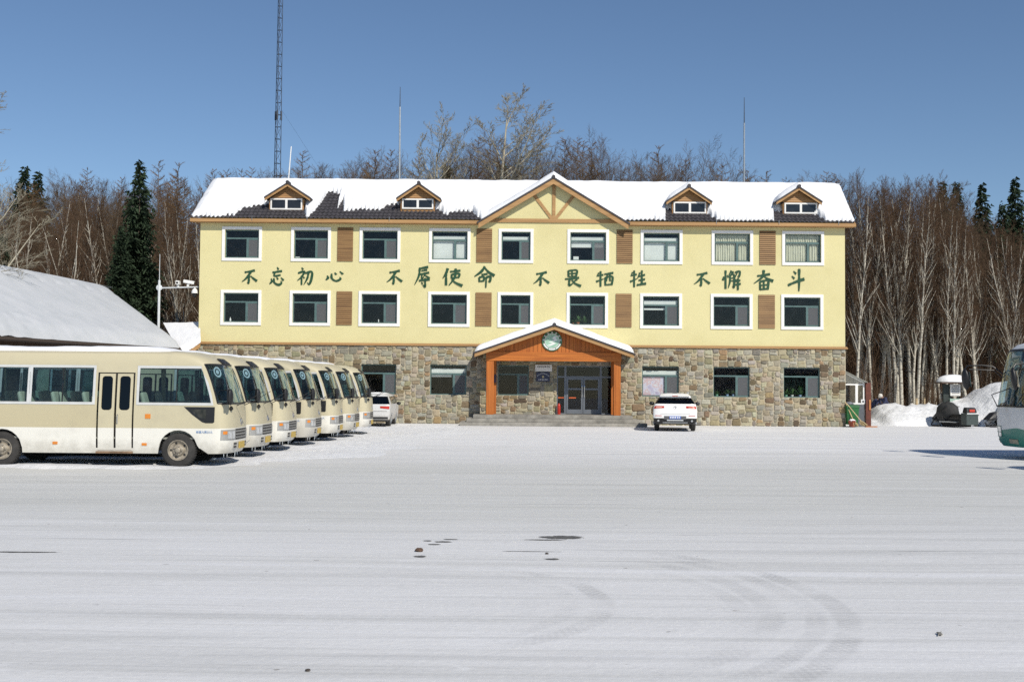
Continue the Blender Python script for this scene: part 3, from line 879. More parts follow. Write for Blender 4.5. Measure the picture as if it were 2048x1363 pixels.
for e in (l, r):
    k = [e + Vector((0, .07, -.10)), a + Vector((0, .07, -.10)), a + Vector((0, FY - .05 - a.y, -.10)), e + Vector((0, FY - .05 - a.y, -.10))]
    m.hexa(k, [p + Vector((0, 0, .09)) for p in k])
wpart('soffit', m, MAT['siding'], PORCH)
for e, s in ((l, 0), (r, 1)):
    up = Vector((0, 0, .075)); ap = a + up; el = e + up + (a - e) * .0; bk = Vector((0, FY - .05 - a.y, 0)); ff = Vector((0, -.03, 0))
    wpart('porch_snow', slab(el + ff, el + bk, ap + bk, ap + ff, .27, 14, 40, 80, both=(0, 0, 1, 0) if 0 else (1, 0, 1, 0), taper=.22, sag=.2), MAT['snow'], PORCH, smooth=80)
# steps
mb = MB()
s0, s1 = P(946, 828, FY - 2.0).x, P(1266, 832, FY - 2.0).x
mb.box(s0, s1, FY - 1.95, FY - .03, .335, PFZ)
mb.box(s0 - .3, s1 + .3, FY - 2.3, FY - .03, .17, .333)
mb.box(s0 - .6, s1 + .6, FY - 2.65, FY - .03, 0, .168)
bpart('steps', mb, MAT['step'], bevel=.015)
# entrance doors
yd = FY + .12
mb = MB()
dz1 = door_z1
ring(mb, door_x0, door_x1, PFZ, dz1, .06, yd, yd + .08)
dx = [P(p, 780, yd).x for p in (1130.5, 1166, 1201.5)]
zt = dz1 - .55
for x in (dx[0], dx[2]): mb.box(x - .05, x + .05, yd + .002, yd + .078, PFZ + .06, dz1 - .06)
mb.box(door_x0 + .06, door_x1 - .06, yd + .004, yd + .076, zt - .04, zt + .04)
DOOR = bpart('entrance_door', mb, MAT['door_frame'])
gm = MB(); gm.add([(door_x0 + .06, yd + .045, PFZ + .06), (door_x1 - .06, yd + .045, PFZ + .06), (door_x1 - .06, yd + .045, dz1 - .06), (door_x0 + .06, yd + .045, dz1 - .06)], [(0, 1, 2, 3)])
wpart('pane', gm, MAT['glass'], DOOR)
for xa, xb, s in ((dx[0] + .055, dx[1] - .01, 1), (dx[1] + .01, dx[2] - .055, -1)):
    m = MB(); ring(m, xa, xb, PFZ + .03, zt - .045, .085, yd - .03, yd + .03)
    m.box(xa + .085, xb - .085, yd - .028, yd + .028, PFZ + .115, PFZ + .24)
    zm = P(1150, 777.5, yd).z
    m.box(xa + .085, xb - .085, yd - .028, yd + .028, zm - .04, zm + .04)
    wpart('door_leaf', m, MAT['door_frame'], DOOR)
    m = MB(); hx = xb - .05 if s > 0 else xa + .05; m.tube([(hx, yd - .09, 1.35), (hx, yd - .1, 1.4), (hx, yd - .1, 1.85), (hx, yd - .09, 1.9)], .018, 6)
    wpart('door_handle', m, MAT['chrome'], DOOR)
m = MB()
zr = P(1140, 795, yd).z
for pa, pb in ((1116, 1128), (1138, 1152)):
    m.box(P(pa, 795, yd).x, P(pb, 795, yd).x, yd + .035, yd + .043, zr - .025, zr + .025)
wpart('door_sticker', m, plain('orange_sticker', (.62, .12, .03), .6), DOOR)
# ------------------------------------------------------------------ slogan in brush script
GLYPH = {
'不': [[(20, 24, 8), (48, 19, 7), (84, 11, 10)], [(60, 16, 10), (44, 44, 9), (24, 68, 6), (3, 84, 2)], [(46, 40, 8), (47, 70, 9), (45, 95, 6), (36, 88, 2)], [(57, 46, 4), (75, 62, 9), (99, 80, 13)]],
'忘': [[(52, 0, 5), (62, 12, 9)], [(22, 28, 6), (85, 20, 8)], [(38, 28, 7), (35, 47, 7), (76, 42, 6)], [(14, 62, 4), (18, 78, 8), (4, 92, 3)], [(32, 60, 6), (36, 84, 9), (62, 96, 9), (82, 88, 7), (78, 74, 3)], [(50, 54, 4), (60, 67, 8)], [(78, 56, 4), (97, 72, 10)]],
'初': [[(28, 0, 5), (36, 12, 9)], [(6, 32, 6), (44, 22, 8), (28, 52, 6), (2, 74, 2)], [(28, 46, 7), (28, 98, 6)], [(34, 50, 4), (46, 60, 7)], [(50, 32, 6), (90, 24, 8), (86, 70, 9), (74, 94, 7), (62, 84, 2)], [(70, 30, 7), (62, 62, 7), (42, 97, 2)]],
'心': [[(10, 44, 4), (14, 62, 9), (3, 78, 5)], [(34, 28, 5), (36, 66, 9), (60, 86, 10), (84, 70, 8), (80, 54, 2)], [(52, 20, 5), (60, 36, 9)], [(80, 10, 5), (98, 32, 10)]],
'辱': [[(28, 14, 6), (84, 5, 8)], [(34, 14, 8), (28, 50, 7), (3, 92, 2)], [(44, 24, 5), (78, 19, 6)], [(36, 40, 5), (90, 32, 7)], [(48, 38, 6), (46, 60, 6), (58, 54, 3)], [(70, 36, 4), (58, 50, 4)], [(60, 42, 4), (94, 60, 9)], [(30, 71, 6), (94, 64, 8)], [(66, 58, 6), (66, 99, 8), (52, 90, 2)], [(44, 78, 4), (52, 87, 7)]],
'使': [[(26, 4, 8), (18, 30, 8), (1, 57, 2)], [(18, 34, 7), (18, 93, 8)], [(38, 22, 6), (90, 15, 7)], [(46, 34, 6), (46, 57, 6)], [(46, 36, 6), (84, 31, 7), (80, 54, 6)], [(46, 54, 5), (80, 51, 5)], [(66, 5, 7), (62, 50, 7), (33, 93, 3)], [(46, 60, 4), (66, 79, 8), (101, 95, 13)]],
'命': [[(52, 0, 6), (36, 24, 8), (1, 49, 3)], [(52, 7, 5), (72, 28, 9), (101, 45, 13)], [(36, 40, 6), (66, 36, 6)], [(24, 54, 6), (26, 75, 6)], [(24, 54, 6), (48, 50, 6), (46, 72, 6)], [(26, 72, 5), (46, 70, 5)], [(58, 54, 6), (80, 48, 7), (78, 72, 7), (70, 70, 3)], [(60, 52, 6), (58, 102, 4)]],
'畏': [[(28, 4, 7), (30, 39, 7)], [(28, 5, 6), (76, 1, 7), (72, 37, 7)], [(50, 5, 6), (50, 36, 6)], [(30, 21, 5), (72, 18, 5)], [(30, 38, 5), (72, 35, 5)], [(10, 53, 6), (90, 44, 8)], [(36, 50, 7), (34, 89, 8), (56, 76, 3)], [(80, 54, 6), (58, 67, 4)], [(46, 52, 4), (66, 77, 8), (101, 94, 13)]],
'牺': [[(16, 14, 6), (5, 36, 3)], [(10, 32, 6), (42, 25, 7)], [(26, 4, 7), (26, 97, 7)], [(1, 67, 8), (43, 50, 3)], [(48, 22, 6), (99, 13, 8)], [(52, 42, 6), (54, 89, 7)], [(52, 42, 6), (94, 36, 7), (90, 87, 7)], [(66, 20, 6), (60, 63, 5)], [(80, 18, 6), (80, 56, 6), (86, 60, 4)], [(54, 86, 6), (90, 82, 6)]],
'牲': [[(16, 14, 6), (5, 36, 3)], [(10, 32, 6), (42, 25, 7)], [(26, 4, 7), (26, 97, 7)], [(1, 67, 8), (43, 50, 3)], [(62, 16, 7), (48, 48, 3)], [(56, 36, 6), (94, 27, 7)], [(54, 59, 6), (94, 52, 7)], [(43, 85, 7), (101, 76, 9)], [(74, 3, 7), (74, 82, 8)]],
'懈': [[(8, 34, 4), (3, 53, 7)], [(28, 26, 4), (34, 38, 7)], [(18, 2, 7), (18, 97, 7)], [(50, 3, 6), (38, 24, 3)], [(48, 12, 5), (60, 10, 5), (54, 22, 4)], [(42, 28, 6), (42, 60, 6), (33, 93, 2)], [(42, 28, 5), (64, 24, 6), (64, 87, 7), (56, 82, 2)], [(44, 42, 4), (62, 40, 4)], [(44, 56, 4), (62, 54, 4)], [(70, 12, 5), (96, 6, 6), (92, 34, 6), (84, 30, 2)], [(82, 12, 5), (68, 43, 2)], [(76, 48, 5), (68, 62, 3)], [(72, 58, 5), (99, 52, 6)], [(66, 76, 6), (101, 70, 7)], [(86, 42, 6), (86, 102, 6)]],
'奋': [[(18, 30, 6), (84, 20, 8)], [(52, 0, 8), (44, 34, 8), (1, 67, 2)], [(50, 28, 5), (70, 42, 8), (101, 55, 13)], [(32, 58, 6), (34, 99, 7)], [(32, 58, 6), (74, 52, 7), (72, 97, 7)], [(52, 56, 6), (52, 94, 6)], [(34, 76, 5), (72, 72, 5)], [(34, 96, 6), (72, 92, 6)]],
'斗': [[(34, 9, 5), (50, 22, 9)], [(24, 32, 5), (40, 44, 9)], [(1, 75, 7), (50, 58, 8), (99, 45, 10)], [(68, -2, 9), (68, 60, 8), (66, 102, 4)]]}

def brush(mb, ch, x0, x1, z0, z1, y, k0=1.2):
    """ch drawn with strokes of varying width; every stroke stands a hair further out than the one before"""
    sx, sz = (x1 - x0) / 100, (z1 - z0) / 100
    for q, st in enumerate(GLYPH[ch]):
        pts = []
        n = len(st)
        for i in range(n - 1):
            p0, p1, p2, p3 = st[max(0, i - 1)], st[i], st[i + 1], st[min(n - 1, i + 2)]
            m = 7
            for s in range(m + (i == n - 2)):
                t = s / m
                pts.append([.5 * (2 * p1[c] + (p2[c] - p0[c]) * t + (2 * p0[c] - 5 * p1[c] + 4 * p2[c] - p3[c]) * t * t + (3 * p1[c] - p0[c] - 3 * p2[c] + p3[c]) * t ** 3) for c in range(3)])
        L, Rr = [], []
        for i, p in enumerate(pts):
            a, b = pts[max(0, i - 1)], pts[min(len(pts) - 1, i + 1)]
            dx, dy = b[0] - a[0], b[1] - a[1]; d = math.hypot(dx, dy) or 1
            # a broad-edged brush: wider on falling strokes, pressed start and lifted end
            t = i / (len(pts) - 1)
            wd = p[2] * k0 * (.62 + .28 * abs(math.sin(math.atan2(dy, dx) - .5))) * (.75 + .35 * math.sin(math.pi * min(1, t * 3 + .15)) if t < .3 else 1)
            nx, ny = -dy / d * wd * .78, dx / d * wd * .78
            L.append((p[0] + nx, p[1] + ny)); Rr.append((p[0] - nx, p[1] - ny))
        yy = y - .0011 * q
        def W(p): return (x0 + p[0] * sx, z1 - p[1] * sz)
        n = len(L); vs = []
        for s_ in (L, Rr):
            for p in s_: X, Z = W(p); vs += [(X, yy, Z), (X, yy + .025, Z)]
        fs = []
        for i in range(n - 1):
            a, b = 2 * i, 2 * (n + i)
            fs += [(a, a + 2, b + 2, b), (a, a + 1, a + 3, a + 2), (b, b + 2, b + 3, b + 1)]
        fs += [(0, 2 * n, 2 * n + 1, 1), (2 * n - 2, 2 * n - 1, 4 * n - 1, 4 * n - 2)]
        mb.add(vs, fs)
SLOGAN = [('不忘初心', [(483, 515, 537, 568), (538, 569, 534.5, 570.5), (594, 627.5, 535, 570), (651, 687, 540, 565)]),
          ('不辱使命', [(772.5, 805, 537.5, 569), (828, 862, 531.5, 573), (885, 925, 535, 573), (948.5, 989, 532.5, 574)]),
          ('不畏牺牲', [(1066, 1099, 540.5, 572), (1126.5, 1162, 540, 574), (1192, 1227, 541, 574), (1260, 1292, 539.5, 575)]),
          ('不懈奋斗', [(1387, 1420, 542, 573), (1444.5, 1481, 540, 578.5), (1507.5, 1546, 540, 580), (1575.5, 1609, 538.5, 581)])]
for txt, boxes in SLOGAN:
    c = P((boxes[0][0] + boxes[3][1]) / 2, boxes[1][3], FY)
    e = empty('slogan_lettering', (c.x, FY - .03, c.z), f'green brush-script characters {txt} mounted on the yellow wall', 'wall lettering', 'slogan phrases on the facade')
    for ch, (a, b, t, u) in zip(txt, boxes):
        m = MB(); p, q = P(a, u, FY), P(b, t, FY)
        brush(m, ch, p.x, q.x, p.z, q.z, FY - .03)
        wpart('character', m, MAT['letter'], e)

def text_mesh(name, body, size, mat, parent, loc, rot=(math.pi / 2, 0, 0), align='CENTER', ext=.002):
    cu = bpy.data.curves.new(name, 'FONT'); cu.body = body; cu.size = size; cu.align_x = align; cu.extrude = ext; cu.resolution_u = 2
    t = bpy.data.objects.new(name, cu); COL.objects.link(t)
    dg = bpy.context.evaluated_depsgraph_get(); dg.update()
    me = bpy.data.meshes.new_from_object(t.evaluated_get(dg)); me.name = name
    bpy.data.objects.remove(t); bpy.data.curves.remove(cu)
    me.materials.clear(); me.materials.append(mat)
    o = link(bpy.data.objects.new(name, me), parent); o.location = loc; o.rotation_euler = rot
    return o

# ------------------------------------------------------------------ signs at the porch
ec = P(1104, 681.5, py_ + .02); er = 20.3 / 2275 * py_
e = empty('round_emblem', (ec.x, py_ + .03, ec.z), 'round green and white emblem with a winding river on the porch gable', 'emblem')
m = MB(); m.lathe([(0, 0), (er, 0), (er, .05), (er * .94, .065), (0, .065)], (0, .0, 0), (0, -1, 0), 40)
m.build('ring', plain('emblem_green', (.07, .17, .09), .4), e, smooth=30)
m = MB(); m.lathe([(0, .066), (er * .70, .066), (er * .70, .075), (0, .075)], (0, 0, 0), (0, -1, 0), 40)
m.build('disc', plain('emblem_pale_green', (.33, .52, .40), .35, var=.2, scale=3), e)
m = MB(); m.tube([(er * .71 * math.cos(t * math.pi / 20), -.072, er * .71 * math.sin(t * math.pi / 20)) for t in range(41)], .012, 5, cap=False)
for i in range(7):       # marks round the top of the rim
    t = math.pi * (.5 + (i - 3) * .155)
    cx, cz = er * .84 * math.cos(t), er * .84 * math.sin(t)
    M = Matrix.Translation((cx, -.068, cz)) @ Matrix.Rotation(-(t - math.pi / 2), 4, 'Y')
    s_ = er * .085
    for b in ((-s_, s_, -s_, -s_ * .5), (-s_, s_, s_ * .4, s_ * .9), (-s_ * .3, s_ * .3, -s_ * .5, s_ * .4)): m.box(b[0], b[1], -.008, 0, b[2], b[3], 0, M)
for s_ in range(3):
    a0 = math.pi * (1.10 + s_ * .275); n = 8
    for i in range(n):
        t0, t1 = a0 + i * .25 * math.pi / n, a0 + (i + 1) * .25 * math.pi / n
        k = [(er * r_ * math.cos(t), -.067, er * r_ * math.sin(t)) for r_, t in ((.78, t0), (.9, t0), (.9, t1), (.78, t1))]
        m.hexa(k, [(x, y - .006, z) for x, y, z in k])
riv = [(.42, .50, .10), (.15, .30, .16), (.40, .12, .17), (.10, -.05, .13), (-.22, -.12, .16), (.22, -.22, .17), (-.10, -.40, .22), (-.34, -.50, .2)]
vs = []; 
for i, (x, z, w_) in enumerate(riv): vs += [(er * (x - w_), -.077, er * z * .95), (er * (x + w_), -.077, er * z * .95)]
m.add(vs, [(2 * i, 2 * i + 1, 2 * i + 3, 2 * i + 2) for i in range(len(riv) - 1)])
m.build('white_design', MAT['white_ink'], e)

def sign_marks(mb, cx, cz, s, y):
    h = s * .5
    mb.box(cx - h, cx + h, y, y + .004, cz + h * .55, cz + h * .85); mb.box(cx - h, cx + h, y, y + .004, cz - h * .2, cz + h * .1)
    mb.box(cx - h * .2, cx + h * .15, y - .001, y + .004, cz - h, cz + h); mb.box(cx - h, cx + h * .8, y, y + .004, cz - h * .9, cz - h * .6)
yw = FY - .10
p0, p1 = P(1070.5, 742, yw), P(1104, 729, yw)
e = empty('white_name_plaque', ((p0.x + p1.x) / 2, yw, p0.z), 'white plaque with a row of dark characters beside the entrance door', 'sign')
W_, H_ = p1.x - p0.x, p1.z - p0.z
m = MB(); m.box(-W_ / 2, W_ / 2, -.02, .03, 0, H_); m.build('board', MAT['white_ink'], e, bevel=.006)
m = MB()
for i in range(7): sign_marks(m, -W_ * .34 + W_ * .68 * i / 6, H_ * .70, .075, -.026)
m.build('characters', MAT['dark_ink'], e)
p0, p1 = P(1072.5, 762.5, yw), P(1099.5, 743, yw)
e = empty('police_sign', ((p0.x + p1.x) / 2, yw, p0.z), 'navy blue sign with arched white characters and a badge, under the white plaque', 'sign')
W_, H_ = p1.x - p0.x, p1.z - p0.z
m = MB(); m.box(-W_ / 2, W_ / 2, -.02, .03, 0, H_ - .01); m.build('board', MAT['navy'], e, bevel=.006)
m = MB()
for i in range(9):
    t = (i - 4) / 4; sign_marks(m, W_ * .40 * t, H_ * (.82 - .22 * t * t), .045, -.026)
for i in range(6): sign_marks(m, W_ * .30 * (i - 2.5) / 2.5, H_ * .2, .06, -.026)
m.build('characters', MAT['white_ink'], e)
m = MB(); m.lathe([(0, 0), (.055, 0), (.05, .012), (0, .016)], (0, -.02, H_ * .52), (0, -1, 0), 10); m.box(-.05, .05, -.03, -.021, H_ * .52 - .07, H_ * .52 - .045)
m.build('badge', MAT['badge'], e)
# small notice on the left pillar
q = P(990, 757, FY - .34)
m = MB(); m.box(q.x - .045, q.x + .045, FY - .37, FY - .333, q.z - .2, q.z + .2)
tag(m.build('notice_board', MAT['navy'], None, recentre=True), 'small narrow blue and white notice on the left porch pillar', 'notice')
# fire extinguisher by the door
q = P(1117.5, 826, FY - .1)
e = empty('fire_extinguisher', (q.x, FY - .22, PFZ), 'red fire extinguisher standing left of the glass entrance door', 'extinguisher')
m = MB(); m.lathe([(0, 0), (.075, 0), (.08, .02), (.08, .42), (.06, .49), (.025, .52), (.025, .54), (0, .54)], (0, 0, 0), (0, 0, 1), 14); m.build('cylinder', plain('red_paint', (.45, .03, .015), .35), e, smooth=50)
m = MB(); m.tube([(0, 0, .54), (0, -.03, .6), (0, -.1, .6)], .015, 6); m.tube([(.02, 0, .55), (.1, 0, .5), (.1, 0, .2)], .012, 6); m.build('hose', MAT['black'], e)

# pot plants on window sills
def pot_plant(x, y, z, r, h, pot, label, seed, spread=1.0):
    e = empty('potted_plant', (x, y, z), label, 'pot plant', 'pot plants on window sills')
    m = MB(); m.lathe([(0, 0), (r * .7, 0), (r, h * .9), (r * 1.08, h * .9), (r * 1.08, h), (r * .9, h), (r * .85, h * .85), (0, h * .85)], (0, 0, 0), (0, 0, 1), 12); m.build('pot', pot, e, smooth=40)
    rng = random.Random(seed); m = MB()
    for i in range(46):
        a = rng.uniform(0, 6.28); b = rng.uniform(.1, 1.2); L = rng.uniform(.12, .34) * spread
        d = Vector((math.cos(a) * math.sin(b), math.sin(a) * math.sin(b) * .4, math.cos(b)))
        s = d.cross(Vector((0, 0, 1))).normalized() * L * .16; p = Vector((0, 0, h * .85)) + d * L * .2; tip = p + d * L + Vector((0, 0, -L * .2 * b))
        mid = p + d * L * .55
        m.add([p, mid - s, tip, mid + s], [(0, 1, 2, 3)])
    m.build('foliage', MAT['leaf'], e)
ys = FY + .165
for px, pyb, r, h, mk, sp, lb in ((1156, 646, .085, .14, 'terracotta', 1.2, 'green pot plant in a terracotta pot behind a window above the porch'),
                              (1168.5, 646, .09, .12, 'black', 1.15, 'bushy green plant in a dark pot right of the terracotta pot'),
                              (1146, 646, .06, .1, 'terracotta', .6, 'small low plant in a reddish pot left of the terracotta pot')):
    q = P(px, pyb, ys); pot_plant(q.x, ys + .08, r2b + BR + .002, r, h, MAT[mk], lb, int(px), sp)
blue = plain('pale_blue_pot', (.30, .42, .62), .4); whitep = plain('white_pot', (.72, .72, .68), .4); greenp = plain('green_pot', (.2, .42, .28), .4)
for px, mk, sp, lb in ((1434, greenp, .8, 'green pot with a small plant, leftmost in the window behind the white car'), (1455, blue, .9, 'blue pot with plant between a green pot and another blue pot'),
                   (1467, blue, .9, 'blue pot with plant beside the window mullion, rightmost of its sill'), (1573, greenp, 1.1, 'green pot with leafy plant, leftmost in the window nearest the glass lean-to'),
                   (1585, whitep, 1.2, 'white pot with leafy plant in the window nearest the glass lean-to'), (1601, blue, 1.35, 'blue pot with the tallest leafy plant in the window nearest the glass lean-to')):
    q = P(px, 795, ys); pot_plant(q.x, ys + .08, gb + .002, .075, .13, mk, lb, int(px), sp)

# odds and ends on window sills
def sill_item(px, py, sx, sz, zb, mat, name, label, cat):
    q = P(px, py, ys); m = MB(); m.box(-sx, sx, -.05, .05, 0, sz); m.box(-sx * .8, sx * .5, -.054, -.0505, sz * .2, sz * .8)
    o = m.build(name, mat, None, bevel=.008); o.location = (q.x, ys + .06, zb + .002); tag(o, label, cat)
sill_item(594, 516, .13, .09, r3b + BR, MAT['white_ink'], 'paper_box', 'white paper box on the sill of the second top-floor window from the left', 'box')
q = P(460, 640, ys); m = MB(); m.lathe([(0, 0), (.04, 0), (.042, .15), (.018, .21), (.018, .25), (0, .25)], (0, 0, 0), (0, 0, 1), 10); o = m.build('bottle', MAT['white_ink'], None, smooth=40); o.location = (q.x, ys + .07, r2b + BR + .002)
tag(o, 'white bottle on the sill of the leftmost middle-floor window', 'bottle')
sill_item(588, 643, .16, .05, r2b + BR, MAT['blind'], 'paper_stack', 'low stack of white paper in the second middle-floor window from the left', 'papers')
sill_item(757, 640, .02, .2, r2b + BR, MAT['white_ink'], 'candle', 'slim white stick standing in the third middle-floor window from the left', 'candle')
sill_item(1152, 516, .13, .22, r3b + BR, MAT['blind'], 'white_bundle', 'pale bundle on the sill of the top-floor window right of the gable post', 'bundle')

# ------------------------------------------------------------------ vehicles
def hull(levels, cols, xa, xb, arches, ncor=8):
    """levels: (z, rear x, front x, half width, front corner length, rear corner length, front exponent). cols: side columns.
    returns V[side][j][k]; k runs from rear centre to front centre along one side"""
    x0, x1 = cols[0], cols[-1]
    V = [[], []]
    for (z, xr, xf, hw, cf, cr, ex) in levels:
        row = []
        for i in range(ncor):                            # rear corner
            t = math.pi / 2 * i / ncor
            row.append((xr + cr - cr * max(0, math.cos(t)) ** (2 / 4.5), hw * max(0, math.sin(t)) ** (2 / 4.5), z))
        xs0, xs1 = xr + cr, xf - cf
        for x in cols:
            if x < xa: x_ = xa - (xa - x) * (xa - xs0) / (xa - x0)
            elif x > xb: x_ = xb + (x - xb) * (xs1 - xb) / (x1 - xb)
            else: x_ = x
            zz = z
            for cx, r, zc in arches:
                if abs(x_ - cx) < r: zz = max(zz, zc + math.sqrt(r * r - (x_ - cx) ** 2))
            row.append((x_, hw, zz))
        for i in range(1, ncor + 1):                     # front corner
            t = math.pi / 2 * i / ncor
            row.append((xf - cf + cf * max(0, math.sin(t)) ** (2 / ex), hw * max(0, math.cos(t)) ** (2 / ex), z))
        for s in (0, 1):
            V[s].append([(x, -y if s == 0 else y, zz) for x, y, zz in row])
    return V

def skin(V, region):
    """region(side, j, k, centre) -> (part name, material slot) ; returns dict of MB"""
    out = {}
    for s in (0, 1):
        for j in range(len(V[s]) - 1):
            for k in range(len(V[s][j]) - 1):
                q = [V[s][j][k], V[s][j][k + 1], V[s][j + 1][k + 1], V[s][j + 1][k]]
                c = tuple(sum(p[i] for p in q) / 4 for i in range(3))
                r_ = region(s, j, k, c)
                if r_ is None: continue
                if s: q = q[::-1]
                out.setdefault(r_[0], MB()).addw(q, [(0, 1, 2, 3)], r_[1])
    return out

def cap(V, mb, j=-1, mi=0):
    for k in range(len(V[0][j]) - 1):
        mb.addw([V[0][j][k], V[0][j][k + 1], V[1][j][k + 1], V[1][j][k]], [(0, 1, 2, 3)], mi)

def hw_at(levels, z):
    return lerp_tab([(l[0], l[3]) for l in levels], z)

def wheel(parent, x, y, r, wd, out, rim_mat, rim_r=.6, holes_=5, name='wheel'):
    """out = -1 or 1: direction of the outer face along y"""
    m = MB(); m.lathe([(r * rim_r, 0), (r * .86, .0), (r * .97, wd * .12), (r, wd * .25), (r, wd * .75), (r * .97, wd * .88), (r * .86, wd), (r * rim_r, wd)], (0, -out * wd / 2 * -1, 0), (0, -out, 0), 28)
    for i in range(40):          # tread blocks
        t = 2 * math.pi * i / 40; M = Matrix.Translation((r * math.cos(t), 0, r * math.sin(t))) @ Matrix.Rotation(-t, 4, 'Y')
        m.box(-.004, .008, -wd * .3, wd * .3, -r * .05, r * .05, 0, M)
    w_ = m.build(name, MAT['rubber'], parent, smooth=35); w_.location = (x, y, r)
    m = MB(); R_ = r * rim_r; d = Vector((0, out, 0)); o = Vector((0, out * wd / 2, 0))
    m.lathe([(R_, -.0), (R_ * 1.02, .012), (R_ * .96, .012), (R_ * .88, -.03), (R_ * .62, -.05), (R_ * .50, .0), (R_ * .30, .01), (R_ * .28, .05), (R_ * .2, .065), (0, .065)], o, d, 24)
    for i in range(holes_):
        t = 2 * math.pi * (i + .5) / holes_
        c = o + Vector((math.cos(t) * R_ * .74, out * -.036, math.sin(t) * R_ * .74))
        m.ball(c, R_ * .12, .008, R_ * .12, 8, 6, 1)
        t = 2 * math.pi * i / holes_
        m.lathe([(.018, 0), (.018, .03), (0, .03)], o + Vector((math.cos(t) * R_ * .4, out * .002, math.sin(t) * R_ * .4)), d, 6)
    m.build('rim', [rim_mat, MAT['black']], w_, smooth=35)
    return w_

def dirty_paint(name, c, c2, zb, dirt=(.25, .22, .17), zd=.55, rough=.35):
    """paint in two bands (c above zb, c2 below) with road dirt splashed along the sills"""
    g = G(name); sep = g.n('ShaderNodeSeparateXYZ', {0: g.co()}); z = sep.outputs[2]
    col = g.mix(g.step(z, zb - .004, zb + .004), c2, c)
    col = g.mix(g.math('MULTIPLY', g.math('MULTIPLY', g.step(sep.outputs[0], 3.985, 3.975), g.math('MULTIPLY', g.step(z, zb, zb + .005), g.step(z, 1.375, 1.37))), .3 if zb > .8 else 0), col, (.40, .33, .18))
    n = g.noise(5, detail=7, rough=.65)
    f = g.math('MULTIPLY', g.step(g.math('ADD', z, g.math('MULTIPLY', g.math('SUBTRACT', n, .5), .8)), zd + .15, zd - .40), .45)
    col = g.mix(f, col, dirt)
    fine = g.math('MULTIPLY', g.step(g.noise(2.2, detail=6), .5, .75), .16)
    col = g.mix(fine, col, dirt)
    g.set(Base_Color=col, Roughness=g.math('MULTIPLY_ADD', n, .3, rough - .05), Specular_IOR_Level=.45, Coat_Weight=.15)
    return g.m

